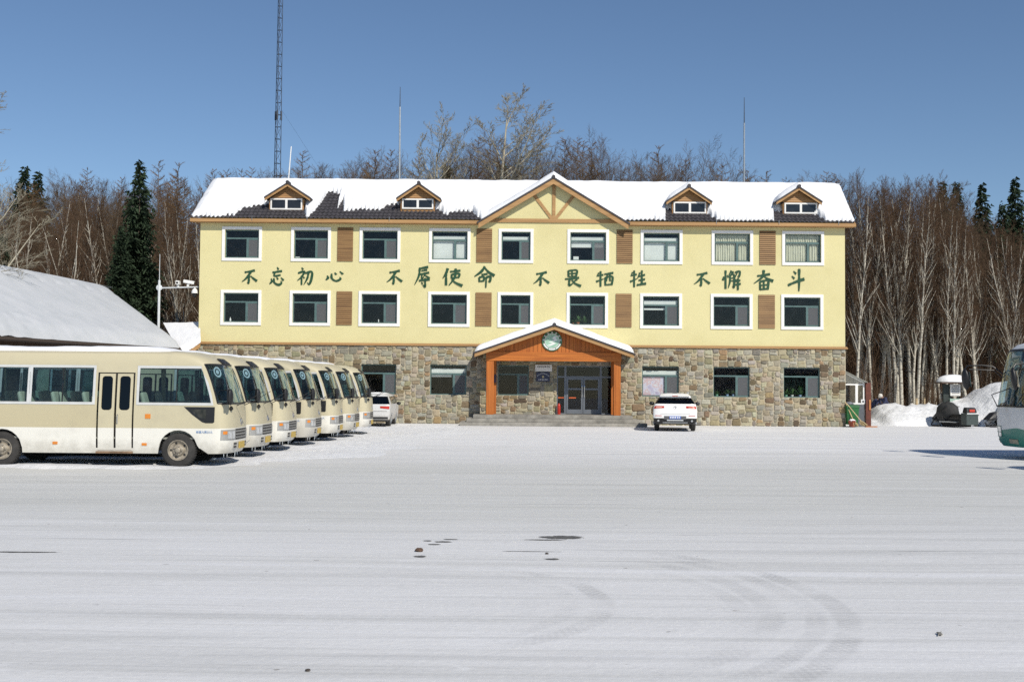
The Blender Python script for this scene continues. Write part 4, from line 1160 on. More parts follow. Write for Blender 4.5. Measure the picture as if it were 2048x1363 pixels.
# ---- minibus (one built, then copied)
BEIGE, CREAM = (.53, .475, .325), (.73, .71, .645)
def make_bus():
    e = empty('minibus', (0, 0, 0), '', 'bus', 'beige and white minibuses parked side by side')
    paint = dirty_paint('beige_and_white_bus_paint', BEIGE, CREAM, .865)
    trimm = plain('silver_window_trim', (.66, .66, .64), .35, metal=.2, var=.06)
    inner = plain('bus_interior', (.26, .26, .22), .8)
    LV = [ # z, rear, front, hw, cf, cr, ex
        (.30, .06, 6.90, .985, .42, .20, 3.0), (.42, .02, 6.97, 1.01, .42, .20, 3.0), (.60, 0, 6.98, 1.02, .42, .2, 3.0), (.865, 0, 6.98, 1.025, .42, .2, 3.0), (1.15, 0, 6.97, 1.022, .42, .2, 3.0),
        (1.36, .01, 6.955, 1.01, .40, .2, 2.9), (1.425, .01, 6.945, 1.005, .40, .2, 2.9), (1.62, .02, 6.88, .99, .38, .2, 2.8), (1.90, .04, 6.79, .965, .38, .2, 2.8), (2.10, .06, 6.715, .945, .38, .2, 2.7), (2.215, .08, 6.665, .93, .38, .2, 2.7),
        (2.30, .10, 6.61, .92, .38, .2, 2.7), (2.43, .13, 6.46, .90, .50, .22, 2.6), (2.53, .18, 6.25, .85, .55, .25, 2.5), (2.585, .30, 5.98, .73, .6, .3, 2.4), (2.61, .45, 5.5, .52, .5, .3, 2.3), (2.62, .8, 5.1, .2, .3, .18, 2.2)]
    ar = lambda c: [c + .45 * math.sin(t) for t in [math.pi / 2 * k / 6 for k in range(-6, 7)]]
    cols = sorted(set([round(c, 4) for c in [.20, .55, 1.02, 1.06] + ar(1.88) + [2.42, 2.50, 3.2, 3.89, 3.98, 4.81, 4.905] + ar(5.815) + [6.50]]))
    V = hull(LV, cols, .5, 5.0, [(1.88, .44, .385), (5.815, .44, .385)])
    kc = lambda x: 8 + cols.index(round(x, 4))
    wr = [('a', .55, 1.02), ('b', 1.06, 2.42), ('c', 2.50, 3.89), ('d', 4.905, 6.50)]
    jz0, jz1 = 6, 10
    def region(s, j, k, c):
        if jz0 <= j < jz1:
            for nm, a, b in wr:
                if kc(a) <= k < kc(b): return (f'w{s}{nm}', 0)
            if s == 1 and kc(3.98) <= k < kc(4.81): return ('w1e', 0)
        if 6 <= j < 11 and k >= 8 + len(cols): return ('ws', 0)
        if 5 <= j < 11 and k >= 8 + len(cols): return ('body', 0)
        if jz0 <= j < jz1 and k < 5: return ('rw', 0)
        if s == 0 and kc(3.98) <= k < kc(4.81) and c[2] < 2.1 and c[2] > .36 and j < 9: return None
        return ('body', 0)
    pr = skin(V, region)
    cap(V, pr['body'])
    body = pr['body'].build('body', paint, e, smooth=38)
    inn = MB(); inn.box(.15, 6.3, -.97, .97, .62, .66); inn.box(.2, 5.9, -.9, .9, 2.3, 2.315)
    inn.box(5.6, 6.35, -.9, .9, .66, 1.28)
    inn.build('interior', inner, e)
    # under-floor chassis
    m = MB(); m.box(.5, 6.5, -.45, .45, .34, .60); m.box(1.83, 1.93, -.8, .8, .33, .45); m.box(5.77, 5.86, -.8, .8, .33, .45); m.box(2.6, 3.7, -.9, -.5, .36, .6)
    m.box(1.3, 2.45, -.78, .78, .61, .95); m.box(5.25, 6.38, -.78, .78, .61, .95); m.build('chassis', MAT['black'], e)
    for nm, a, b in wr + [('e', 3.98, 4.81)]:
        for s in (0, 1):
            if f'w{s}{nm}' in pr:
                wo_ = pr[f'w{s}{nm}'].build('side_window', MAT['bus_glass'], e)
                ka, kb = kc(a), kc(b); t = MB()
                o = -.012 if s == 0 else .012
                path = [V[s][j][ka] for j in range(jz0, jz1 + 1)] + [V[s][jz1][k] for k in range(ka + 1, kb + 1)] + [V[s][j][kb] for j in range(jz1 - 1, jz0 - 1, -1)] + [V[s][jz0][k] for k in range(kb - 1, ka - 1, -1)]
                cx = sum(p[0] for p in path) / len(path); cz = sum(p[2] for p in path) / len(path)
                ww = .035; n = len(path)
                def off(p, d):
                    dx, dz = p[0] - cx, p[2] - cz
                    return (p[0] + d * (1 if dx > 0 else -1) * (abs(p[0] - min((path[0][0], path[-1][0]), key=lambda q: abs(q - p[0]))) < .3 or abs(dx) > (b - a) * .42), p[1] + o, p[2] + d * (1 if dz > 0 else -1) * (abs(dz) > .33))
                A = [off(p, .045) for p in path]; B = [off(p, -.012) for p in path]
                t.add(A + B, [(i, (i + 1) % n, n + (i + 1) % n, n + i) for i in range(n - 1)])
                t.build('window_trim', trimm, wo_)
                if nm in 'bcd':      # sliding sash divider
                    xm = (a + b) / 2 + (.05 if nm == 'd' else 0); y0 = hw_at(LV, 1.43) + .004; y1 = hw_at(LV, 2.2) + .004; sg = -1 if s == 0 else 1
                    t = MB(); t.hexa([(xm - .012, sg * y0, 1.43), (xm + .012, sg * y0, 1.43), (xm + .012, sg * y1, 2.21), (xm - .012, sg * y1, 2.21)], [(xm - .012, sg * (y0 - .02), 1.43), (xm + .012, sg * (y0 - .02), 1.43), (xm + .012, sg * (y1 - .02), 2.21), (xm - .012, sg * (y1 - .02), 2.21)])
                    t.build('sash', MAT['black'], wo_)
    pr['rw'].build('rear_window', MAT['bus_glass'], e)
    ws = pr['ws'].build('windscreen', MAT['bus_glass'], e, smooth=60)
    # black rubber round the windscreen
    kk = 8 + len(cols); t = MB()
    edge = [V[0][j][kk] for j in range(6, 12)] + V[0][11][kk + 1:] + V[1][11][kk:-1][::-1] + [V[1][j][kk] for j in range(10, 5, -1)] + V[1][6][kk + 1:] + V[0][6][kk:-1][::-1]
    t.tube([Vector(p) + Vector((.006, 0, 0)) for p in edge], .019, 5); t.build('windscreen_seal', MAT['black'], ws)
    # folded beige sheet set just inside the far half of the windscreen, round pass near the top
    t = MB()
    for i in range(7, 11):
        pass
    ks = list(range(kk + 2, len(V[1][6])))
    rows = [[Vector(V[1][j][k]) + Vector((-.06 - .015 * (k % 2), 0, 0)) for k in ks] for j in range(6, 12)]
    for j in range(5):
        for i in range(len(ks) - 1): t.add([rows[j][i], rows[j][i + 1], rows[j + 1][i + 1], rows[j + 1][i]], [(0, 1, 2, 3)])
    ks0 = [k for k in range(kk, len(V[0][6])) if V[0][8][k][1] > -.40]
    rows = [[Vector(V[0][j][k]) + Vector((-.06 - .015 * (k % 2), 0, 0)) for k in ks0] for j in range(6, 12)]
    for j in range(5):
        for i in range(len(ks0) - 1): t.add([rows[j][i], rows[j][i + 1], rows[j + 1][i + 1], rows[j + 1][i]], [(0, 1, 2, 3)])
    t.build('beige_sheet', MAT['curtain'], ws)
    pp = Vector(V[0][10][kk + 3]); pn = Vector((.85, -.42, .32)).normalized()
    t = MB(); t.lathe([(.085, 0), (.105, .004), (.125, .004), (.125, 0)], pp + pn * .012 - Vector((0, 0, .09)), pn, 18)
    t.lathe([(0, .002), (.05, .002), (.05, 0)], pp + pn * .012 - Vector((0, 0, .09)), pn, 12); t.build('round_pass', MAT['white_ink'], ws)
    # door of two leaves with a dark gap
    y = lambda z: -hw_at(LV, z)
    def panel(mb, poly, off, th=.03, mi=0, side=-1):
        a = [(x, side * (hw_at(LV, z) + off), z) for x, z in poly]; b = [(x, side * (hw_at(LV, z) + off - th), z) for x, z in poly]; n = len(poly)
        mb.add(a + b, [tuple(range(n)), tuple(range(2 * n - 1, n - 1, -1))] + [(i, n + i, n + (i + 1) % n, (i + 1) % n) for i in range(n)], mi)
    dg = MB(); panel(dg, [(3.98, .36), (4.81, .36), (4.81, 2.10), (3.98, 2.10)], -.03, .02); panel(dg, [(3.98, 2.10), (4.81, 2.10), (4.81, 2.215), (3.98, 2.215)], .001, .02, 1)
    DR = dg.build('door', [MAT['black'], paint], e)
    zs = [.375, .6, .865, 1.15, 1.2]
    for xa, xb in ((4.02, 4.37), (4.42, 4.77)):
        t = MB(); g_ = .055
        for za, zb in zip(zs, zs[1:]): panel(t, [(xa, za), (xb, za), (xb, zb), (xa, zb)], .006, .03)
        wa, wb, wc, wd_ = xa + g_, xb - g_, 1.26, 2.02
        panel(t, [(xa, 1.2), (xb, 1.2), (xb, wc), (xa, wc)], .006); panel(t, [(xa, wd_), (xb, wd_), (xb, 2.075), (xa, 2.075)], .006)
        zz = [wc, 1.425, 1.62, 1.9, wd_]
        for za, zb in zip(zz, zz[1:]):
            panel(t, [(xa, za), (wa, za), (wa, zb), (xa, zb)], .006); panel(t, [(wb, za), (xb, za), (xb, zb), (wb, zb)], .006)
        for cx, cz, sx, sz in ((wa, wc, 1, 1), (wb, wc, -1, 1), (wa, wd_, 1, -1), (wb, wd_, -1, -1)):
            k = [(cx, cz), (cx + sx * .06, cz), (cx + sx * .02, cz + sz * .02), (cx, cz + sz * .06)]
            if sx * sz < 0: k = k[::-1]
            panel(t, k, .005)
        LF = t.build('door_leaf', paint, DR)
        t = MB(); panel(t, [(wa + .01, wc + .01), (wb - .01, wc + .01), (wb - .01, wd_ - .01), (wa + .01, wd_ - .01)], -.012, .006); t.build('door_glass', MAT['dark_glass'], DR)
    t = MB(); t.tube([(4.46, y(1.2) - .03, .98), (4.46, y(1.2) - .045, 1.0), (4.46, y(1.2) - .045, 1.14), (4.46, y(1.2) - .03, 1.16)], .014, 6); t.build('door_handle', MAT['chrome'], DR)
    m = MB(); m.box(3.99, 4.8, -1.05, -.85, .30, .345); m.build('step_board', plain('rusty_step', (.20, .13, .08), .8, var=.4), e)
    # quarter window low on the front side
    for s in (-1, 1):
        t = MB(); poly = [(5.93, 1.345), (6.12, 1.17), (6.34, 1.01), (6.42, .985), (6.58, .985), (6.615, 1.01), (6.62, 1.345)]
        panel(t, poly if s < 0 else poly[::-1], .004, .02, 0, s)
        qw = t.build('quarter_window', MAT['black'], e)
        if s < 0:
            t = MB(); panel(t, [(6.08, 1.29), (6.20, 1.13), (6.42, 1.07), (6.43, 1.29)], .007, .01); t.build('quarter_pane', plain('quarter_pane', (.03, .027, .022), .06, var=.8, scale=8), qw)
    # lamps, grille, bumper
    fx = lambda yy, z: lerp_tab([(l[0], l[2]) for l in LV], z) - .42 + .42 * max(0, 1 - (abs(yy) / hw_at(LV, z)) ** 3.0) ** (1 / 3.0)
    def front_patch(mb, ya, yb, za, zb, off, th=.04, n=8, mi=0):
        for i in range(n):
            a, b = ya + (yb - ya) * i / n, ya + (yb - ya) * (i + 1) / n
            q = [(fx(a, za) + off, a, za), (fx(b, za) + off, b, za), (fx(b, zb) + off, b, zb), (fx(a, zb) + off, a, zb)]
            mb.hexa(q, [(x - th, yy, z) for x, yy, z in q], mi)
    for s in (-1, 1):
        t = MB(); ya, yb = (-.985, -.50) if s < 0 else (.50, .985)
        front_patch(t, ya, yb, .60, .835, .006); H = t.build('headlight', plain('lamp_surround', (.30, .30, .29), .4), e)
        t = MB()
        for a, b in ((.555, .69), (.72, .84)): front_patch(t, min(s * a, s * b), max(s * a, s * b), .63, .80, .016, .03, 4)
        t.build('lamp_glass', MAT['clear_lens'], H)
        t = MB(); front_patch(t, min(s * .875, s * .955), max(s * .875, s * .955), .735, .805, .016, .03, 3); t.build('turn_signal', MAT['orange_lens'], H)
    t = MB(); front_patch(t, -.49, .49, .60, .845, .004, .04, 10)
    GR = t.build('grille', MAT['black'], e)
    t = MB()
    for z in (.64, .71, .78): front_patch(t, -.48, .48, z, z + .028, .018, .03, 10)
    t.build('grille_bar', plain('grille_bar', (.22, .22, .21), .4), GR)
    t = MB(); t.lathe([(.045, 0), (.06, .01), (.075, .01), (.08, 0)], (fx(0, 1.0) + .002, 0, 1.0), (1, 0, .1), 18); t.build('emblem', MAT['chrome'], e)
    t = MB(); front_patch(t, -.60, .60, .41, .545, .006, .03, 12); BM = t.build('bumper_intake', plain('bumper_intake', (.5, .48, .43), .5), e)
    t = MB()
    for ya, yb in ((-.57, -.40), (.40, .57)): front_patch(t, ya, yb, .49, .53, .012, .02, 3); front_patch(t, ya, yb, .42, .46, .012, .02, 3)
    t.build('slot', MAT['black'], BM)
    t = MB(); t.box(fx(0, .48) + .01, fx(0, .48) + .03, -.24, .24, .39, .545); t.build('licence_plate', MAT['plate_yellow'], e)
    t = MB(); t.box(-.02, .03, -.6, .6, .45, .6); t.build('rear_bumper', paint, e)
    for s in (-1, 1):
        t = MB(); t.box(-.015, .03, s * .88 - .07, s * .88 + .07, .72, 1.15); t.build('tail_light', MAT['red_lens'], e)
    # mirrors, raised wipers, roof lamp
    for s in (-1,):
        t = MB(); yo = s * 1.0
        t.tube([(6.74, s * .93, 1.40), (6.90, s * 1.05, 1.42), (6.98, s * 1.06, 1.46)], .016, 6)
        t.tube([(6.72, s * .88, 1.72), (6.90, s * 1.05, 1.73), (6.98, s * 1.06, 1.70)], .012, 6)
        mr = Matrix.Translation((6.98, s * 1.07, 1.57)) @ Matrix.Rotation(s * .35, 4, 'Z')
        t.ball((0, 0, 0), .055, .085, .185, 10, 8, 0, mr, fn=None)
        t.box(-.05, -.02, -.07, .07, -.165, .165, 0, mr); t.build('mirror', MAT['black'], e, smooth=40)
    for yy, s in ((-.42, -1), (.30, 1)):
        t = MB(); p = Vector((fx(yy, 1.36) + .02, yy, 1.37))
        t.tube([p, p + Vector((.22, .02, .10)), p + Vector((.40, .05, .20))], [.010, .007, .006], 5)
        t.tube([p + Vector((.18, -.06, .05)), p + Vector((.40, .05, .21)), p + Vector((.58, .16, .33))], .006, 5); t.build('wiper', MAT['black'], e)
    t = MB(); t.tube([(fx(-.75, 1.3) + .01, -.76, 1.335), (fx(-.75, 1.3) + .03, -.72, 1.29)], .05, 6); t.build('washer_cover', MAT['black'], e)
    t = MB()
    for i in range(6):
        a, b = -.30 + i * .1, -.2 + i * .1
        q = [(6.52 + .10 * (1 - (yy / .6) ** 2), yy, 2.30) for yy in (a, b)] + [(6.37 + .10 * (1 - (yy / .6) ** 2), yy, 2.41) for yy in (b, a)]
        up = Vector((.03, 0, .035)); t.hexa([Vector(p) + up for p in q], [Vector(p) - up for p in q])
    t.build('roof_lamp', MAT['black'], e, smooth=40)
    for x, z, sx, sz in ((1.0, .62, .05, .03), (3.07, .52, .055, .03), (5.06, .505, .055, .028), (5.13, 1.13, .06, .05)):
        t = MB(); panel(t, [(x - sx, z - sz), (x + sx, z - sz), (x + sx, z + sz), (x - sx, z + sz)], .012, .02); t.build('side_marker', MAT['orange_lens'], e)
    # capacity lettering by the front wheel
    text_mesh('lettering', '核载人数23人', .062, plain('blue_lettering', (.12, .25, .50), .5), e, (6.40, -1.034, .765), (math.pi / 2, 0, 0), ext=.0015)
    # seats
    sm_ = plain('seat_fabric', (.62, .58, .42), .8)
    for x in (1.5, 2.3, 3.05, 3.75, 5.0):
        for yy in ((-.68, -.25, .45, .78) if x < 4 else (-.5, .55)):
            t = MB(); M = Matrix.Translation((x, yy, 1.02))
            t.hexa([(-.06, -.2, 0), (.06, -.2, 0), (.06, .2, 0), (-.06, .2, 0)], [(-.20, -.17, .62), (-.12, -.17, .66), (-.12, .17, .66), (-.20, .17, .62)]); 
            t.box(0, .42, -.2, .2, -.05, .06); t.box(.1, .2, -.05, .05, -.36, -.05)
            so = t.build('seat', sm_, e, bevel=.05); so.location = (x, yy, 1.02)
    # wheels
    rim = plain('rusty_grey_rim', (.33, .29, .23), .6, metal=.3, var=.4, scale=12)
    for x in (1.88, 5.815):
        for s in (-1, 1): wheel(e, x, s * .90, .378, .22, s, rim)
    # snow on the roof
    def top(yy): return lerp_tab(sorted([(l[3], -l[0]) for l in LV[10:]]), abs(yy)) * -1
    t = MB(); nx, ny = 60, 20
    def sf(i, j):
        x = .35 + 5.2 * i / nx; yy = -.76 + 1.52 * j / ny
        ed = min(.76 - abs(yy), x - .35, (5.55 - x) * .5)
        h = (.075 + .06 * (fbm(x * 1.3, yy * 2, 50) - .5)) * math.sqrt(max(0, min(1, ed / .22)))
        zf = 0 if x < 5.2 else -.02 * (x - 5.2) ** 2 / .12
        return (x, yy, top(yy) + zf + h + (-.01 if ed <= .001 else .003))
    t.grid(sf, nx, ny); t.build('roof_snow', MAT['snow'], e, smooth=80)
    # icicles under the bumper
    rng = random.Random(3)
    ice = plain('ice', (.75, .80, .84), .1, spec=.6)
    for i in range(8):
        yy = [-.78, -.66, -.2, -.12, -.05, .03, .1, .3][i] + rng.uniform(-.03, .03); L = rng.uniform(.04, .17)
        t = MB(); x = fx(yy, .31) - .03; t.tube([(x, yy, .32), (x, yy, .32 - L)], [.009, .002], 5); t.build('icicle', ice, e)
    return e
BUS = make_bus()
BUS_LABEL = ['nearest beige and white minibus, its whole side with the double door in view', 'second minibus of the row, only its front showing beside the nearest one',
             'third minibus of the row counted from the road', 'fourth minibus of the row, in the middle with three on either side', 'fifth minibus of the row, third from the stone wall',
             'sixth minibus of the row, last but one before the stone wall', 'farthest minibus of the row, closest to the stone building']
BUS_POS = [(-6.25, 25.4), (-6.19, 28.2), (-6.09, 30.95), (-5.87, 33.7), (-5.61, 36.5), (-5.39, 39.3), (-5.26, 42.0)]
rngb = random.Random(8)
PAINTS = [next(c for c in BUS.children if c.name.startswith('body')).data.materials[0]] + [dirty_paint('beige_and_white_bus_paint', tuple(v * k for v in BEIGE), tuple(v * k2 for v in CREAM), .865, zd=zd_) for k, k2, zd_ in ((.95, .93, .75), (1.03, .98, .45), (.90, .95, .9))]
for i, ((x, y), lb) in enumerate(zip(BUS_POS, BUS_LABEL)):
    b = BUS if i == 0 else copy_tree(BUS)
    bd = next(c for c in b.children if c.name.startswith('body'))
    bd.material_slots[0].link = 'OBJECT'
    bd.material_slots[0].material = PAINTS[i % 4]
    b.location = (x - 6.98 + rngb.uniform(-.04, .04), y + 1.03 + rngb.uniform(-.06, .06), .0); b.rotation_euler = (0, 0, R(0 if i == 0 else rngb.uniform(-1.3, 1.3))); b['label'] = lb
# ------------------------------------------------------------------ white crossover parked nose-in at the wall
def make_car(name, label, LV, cols, arches, paint, rear_zj, tail, loc, rz, wheels, wr_, opts):
    e = empty(name, loc, label, 'car'); e.rotation_euler = (0, 0, rz)
    V = hull(LV, cols, cols[1], cols[-2], arches)
    K = 8 + len(cols)
    def region(s, j, k, c):
        if rear_zj[0] <= j < rear_zj[1] and k < opts.get('rk', 7): return ('rw', 0)
        if rear_zj[0] <= j < rear_zj[1] and 9 <= k < K - 1: return (f'sw{s}', 0)
        if rear_zj[0] <= j < rear_zj[1] and k >= K: return ('fw', 0)
        return ('body', 1 if c[2] < opts['dark_z'] else 0)
    pr = skin(V, region); cap(V, pr['body'], -1); cap(V, pr['body'], 0, 1)
    pr['body'].build('body', [paint, MAT['black']], e, smooth=45)
    for k, n in (('rw', 'rear_window'), ('sw0', 'side_window'), ('sw1', 'side_window'), ('fw', 'windscreen')): pr[k].build(n, MAT['dark_glass'], e)
    m = MB(); z0 = LV[rear_zj[0]][0]; m.box(.5, LV[0][2] - 1.3, -.6, .6, .5, z0 - .05); m.build('interior', MAT['black'], e)
    for x in wheels:
        for s in (-1, 1): wheel(e, x, s * (LV[1][3] - .135), wr_, .2, s, MAT['steel'], .62)
    return e, V

wp = plain('white_car_paint', (.80, .79, .77), .25, var=.03, coat=.15)
LV = [(.30, .14, 4.4, .80, .5, .25, 4), (.42, .03, 4.52, .90, .5, .22, 4), (.56, .0, 4.55, .915, .5, .2, 4), (.66, -.01, 4.55, .92, .5, .2, 4), (.82, .03, 4.52, .925, .5, .22, 4), (.98, .05, 4.45, .915, .6, .26, 4),
      (1.12, .08, 3.5, .875, .5, .30, 3.6), (1.165, .10, 3.42, .86, .5, .3, 3.4), (1.30, .22, 3.15, .77, .45, .3, 3.4), (1.42, .33, 2.9, .69, .45, .3, 3.4), (1.49, .34, 2.7, .65, .45, .3, 3.2), (1.56, .42, 2.4, .58, .5, .3, 3), (1.60, .65, 2.1, .36, .4, .3, 3), (1.61, 1.0, 1.7, .1, .2, .1, 2.5)]
q = P(1345.5, 858.5, 48.6)
SUV, V = make_car('parked_car', 'white crossover car seen from behind, parked facing the stone wall right of the porch', LV, [.25, .8, .95, 1.15, 1.3, 1.4, 2.5, 3.4, 3.55, 3.75, 3.9, 4.05], [(1.0, .38, .34), (3.72, .38, .34)], wp, (7, 9), None,
                  (q.x, 47.9, 0), math.pi / 2 - R(7.5), (1.0, 3.72), .335, {'dark_z': .55})
def rx(LV, yy, z):
    xr = lerp_tab([(l[0], l[1]) for l in LV], z); h = hw_at(LV, z); cr = lerp_tab([(l[0], l[5]) for l in LV], z)
    return xr + cr - cr * max(0, 1 - (abs(yy) / h) ** 4.5) ** (1 / 4.5)
def rear_patch(mb, LV, ya, yb, za, zb, off, th=.03, n=6, mi=0, shear=0):
    for i in range(n):
        a, b = ya + (yb - ya) * i / n, ya + (yb - ya) * (i + 1) / n
        sa, sb = shear * i / n, shear * (i + 1) / n
        z_ = [za + max(0, sa), za + max(0, sb), zb - max(0, -sb), zb - max(0, -sa)] if shear else [za, za, zb, zb]
        qd = [(rx(LV, yy, z) - off, yy, z) for yy, z in ((a, z_[0]), (b, z_[1]), (b, z_[2]), (a, z_[3]))]
        mb.hexa(qd, [(x + th, yy, z) for x, yy, z in qd], mi)
for s in (-1, 1):
    m = MB(); rear_patch(m, LV, s * .885, s * .46, .96, 1.07, .012, .03, 7, 0, .03); t = m.build('tail_light', MAT['red_lens'], SUV)
    m = MB(); rear_patch(m, LV, s * .80, s * .55, .985, 1.03, .02, .02, 5, 0, .01); m.build('lamp_glass', plain('pink_lens', (.75, .42, .33), .2, var=.1), t)
    m = MB(); rear_patch(m, LV, s * .84, s * .56, .655, .675, .008); m.build('reflector', MAT['red_lens'], SUV)
    m = MB(); rear_patch(m, LV, s * .86, s * .5, .40, .52, .012); m.build('exhaust_surround', MAT['black'], SUV)
    m = MB(); m.tube([(-.03, s * .70, .455), (.1, s * .70, .455)], .045, 8); m.build('exhaust', MAT['chrome'], SUV)
    m = MB(); M = Matrix.Translation((2.75, s * 1.0, 1.14)); m.ball((0, 0, 0), .09, .12, .085, 10, 8, 0, M); m.box(-.03, .03, -.18 if s > 0 else .0, .0 if s > 0 else .18, -.06, -.02, 0, M); m.build('mirror', MAT['black'], SUV, smooth=50)
    m = MB(); m.tube([(.75, s * .56, 1.60), (1.0, s * .56, 1.645), (2.2, s * .55, 1.64), (2.4, s * .54, 1.58)], .02, 6); m.build('roof_rail', MAT['pale_metal'], SUV)
m = MB(); rear_patch(m, LV, -.46, .46, .52, .655, .010, .03, 8); m.build('plate_recess', plain('grey_recess', (.12, .12, .125), .5), SUV)
m = MB(); m.box(-.035, -.018, -.24, .24, .535, .655); pl = m.build('licence_plate', MAT['plate_blue'], SUV)
m = MB()
for i in range(6): m.box(-.039, -.0355, -.19 + i * .068 + (.02 if i > 1 else 0), -.15 + i * .068 + (.02 if i > 1 else 0), .56, .63)
m.build('plate_marks', MAT['white_ink'], pl)
m = MB(); rear_patch(m, LV, -.34, .34, .455, .50, .03, .04); m.build('skid_trim', MAT['pale_metal'], SUV)
m = MB(); rear_patch(m, LV, -.52, .52, .355, .40, .012, .04, 9); m.build('diffuser', MAT['steel'], SUV)
m = MB(); m.lathe([(.03, 0), (.05, .008), (.055, 0)], (.04, 0, 1.02), (-1, 0, .1), 14); m.build('emblem', MAT['chrome'], SUV)
m = MB(); m.hexa([(.24, -.64, 1.475), (.24, .64, 1.475), (.7, .56, 1.555), (.7, -.56, 1.555)], [(.24, -.64, 1.505), (.24, .64, 1.505), (.7, .56, 1.59), (.7, -.56, 1.59)]); m.build('spoiler', wp, SUV, bevel=.01)
m = MB(); m.box(.225, .238, -.12, .12, 1.478, 1.502); m.build('brake_light', MAT['red_lens'], SUV)
m = MB(); rear_patch(m, LV, -.62, .62, .735, .742, .003, .01, 8); m.build('tailgate_seam', MAT['black'], SUV)

# ------------------------------------------------------------------ small white van beyond the minibuses
vp = dirty_paint('dusty_white_van_paint', (.60, .595, .585), (.54, .53, .50), .4)
LV2 = [(.26, .1, 3.9, .70, .4, .2, 4), (.34, .02, 4.0, .80, .4, .2, 4), (.55, .0, 4.05, .82, .4, .16, 4), (.8, .0, 4.05, .83, .4, .16, 4), (.98, .02, 4.0, .825, .4, .16, 4), (1.02, .03, 3.7, .815, .4, .16, 4),
       (1.22, .12, 3.3, .75, .4, .2, 4), (1.36, .18, 3.05, .70, .4, .2, 4), (1.40, .22, 2.95, .66, .4, .2, 3.6), (1.47, .35, 2.7, .5, .4, .2, 3), (1.49, .6, 2.4, .2, .3, .15, 2.5)]
q = P(748, 853, 50)
VAN, V = make_car('parked_van', 'dusty white van seen from behind, parked between the last minibus and the stone wall', LV2, [.18, .7, .85, 1.0, 1.15, 1.3, 2.4, 2.9, 3.05, 3.2, 3.35, 3.6], [(.95, .34, .30), (3.1, .34, .30)], vp, (5, 7), None,
                  (q.x - .12, 49.8, 0), math.pi / 2, (.95, 3.1), .30, {'dark_z': .38, 'rk': 7})
VAN['category'] = 'van'
for s in (-1, 1):
    m = MB(); rear_patch(m, LV2, s * .80, s * .40, .80, .93, .012, .03, 6, 0, .05); m.build('tail_light', MAT['red_lens'], VAN)
    m = MB(); m.ball((2.9, s * .93, 1.02), .06, .10, .075, 8, 6); m.build('mirror', MAT['black'], VAN, smooth=50)
    m = MB(); rear_patch(m, LV2, s * .6, s * .45, .40, .45, .01); m.build('reflector', MAT['red_lens'], VAN)
m = MB(); rear_patch(m, LV2, -.7, .7, .70, .715, .004, .01); m.build('tailgate_seam', MAT['black'], VAN)
m = MB(); rear_patch(m, LV2, -.74, .74, .38, .46, .03, .06); m.build('rear_bumper', MAT['black'], VAN)
m = MB()
def vs_(i, j):
    x = .3 + 2.4 * i / 14; yy = -.62 + 1.24 * j / 10; ed = min(.62 - abs(yy), x - .3, 2.7 - x)
    return (x, yy, 1.40 + .08 * (1 - (yy / .62) ** 2) + .05 * math.sqrt(max(0, min(1, ed / .15))))
m.grid(vs_, 14, 10); m.build('roof_snow', MAT['snow'], VAN, smooth=80)

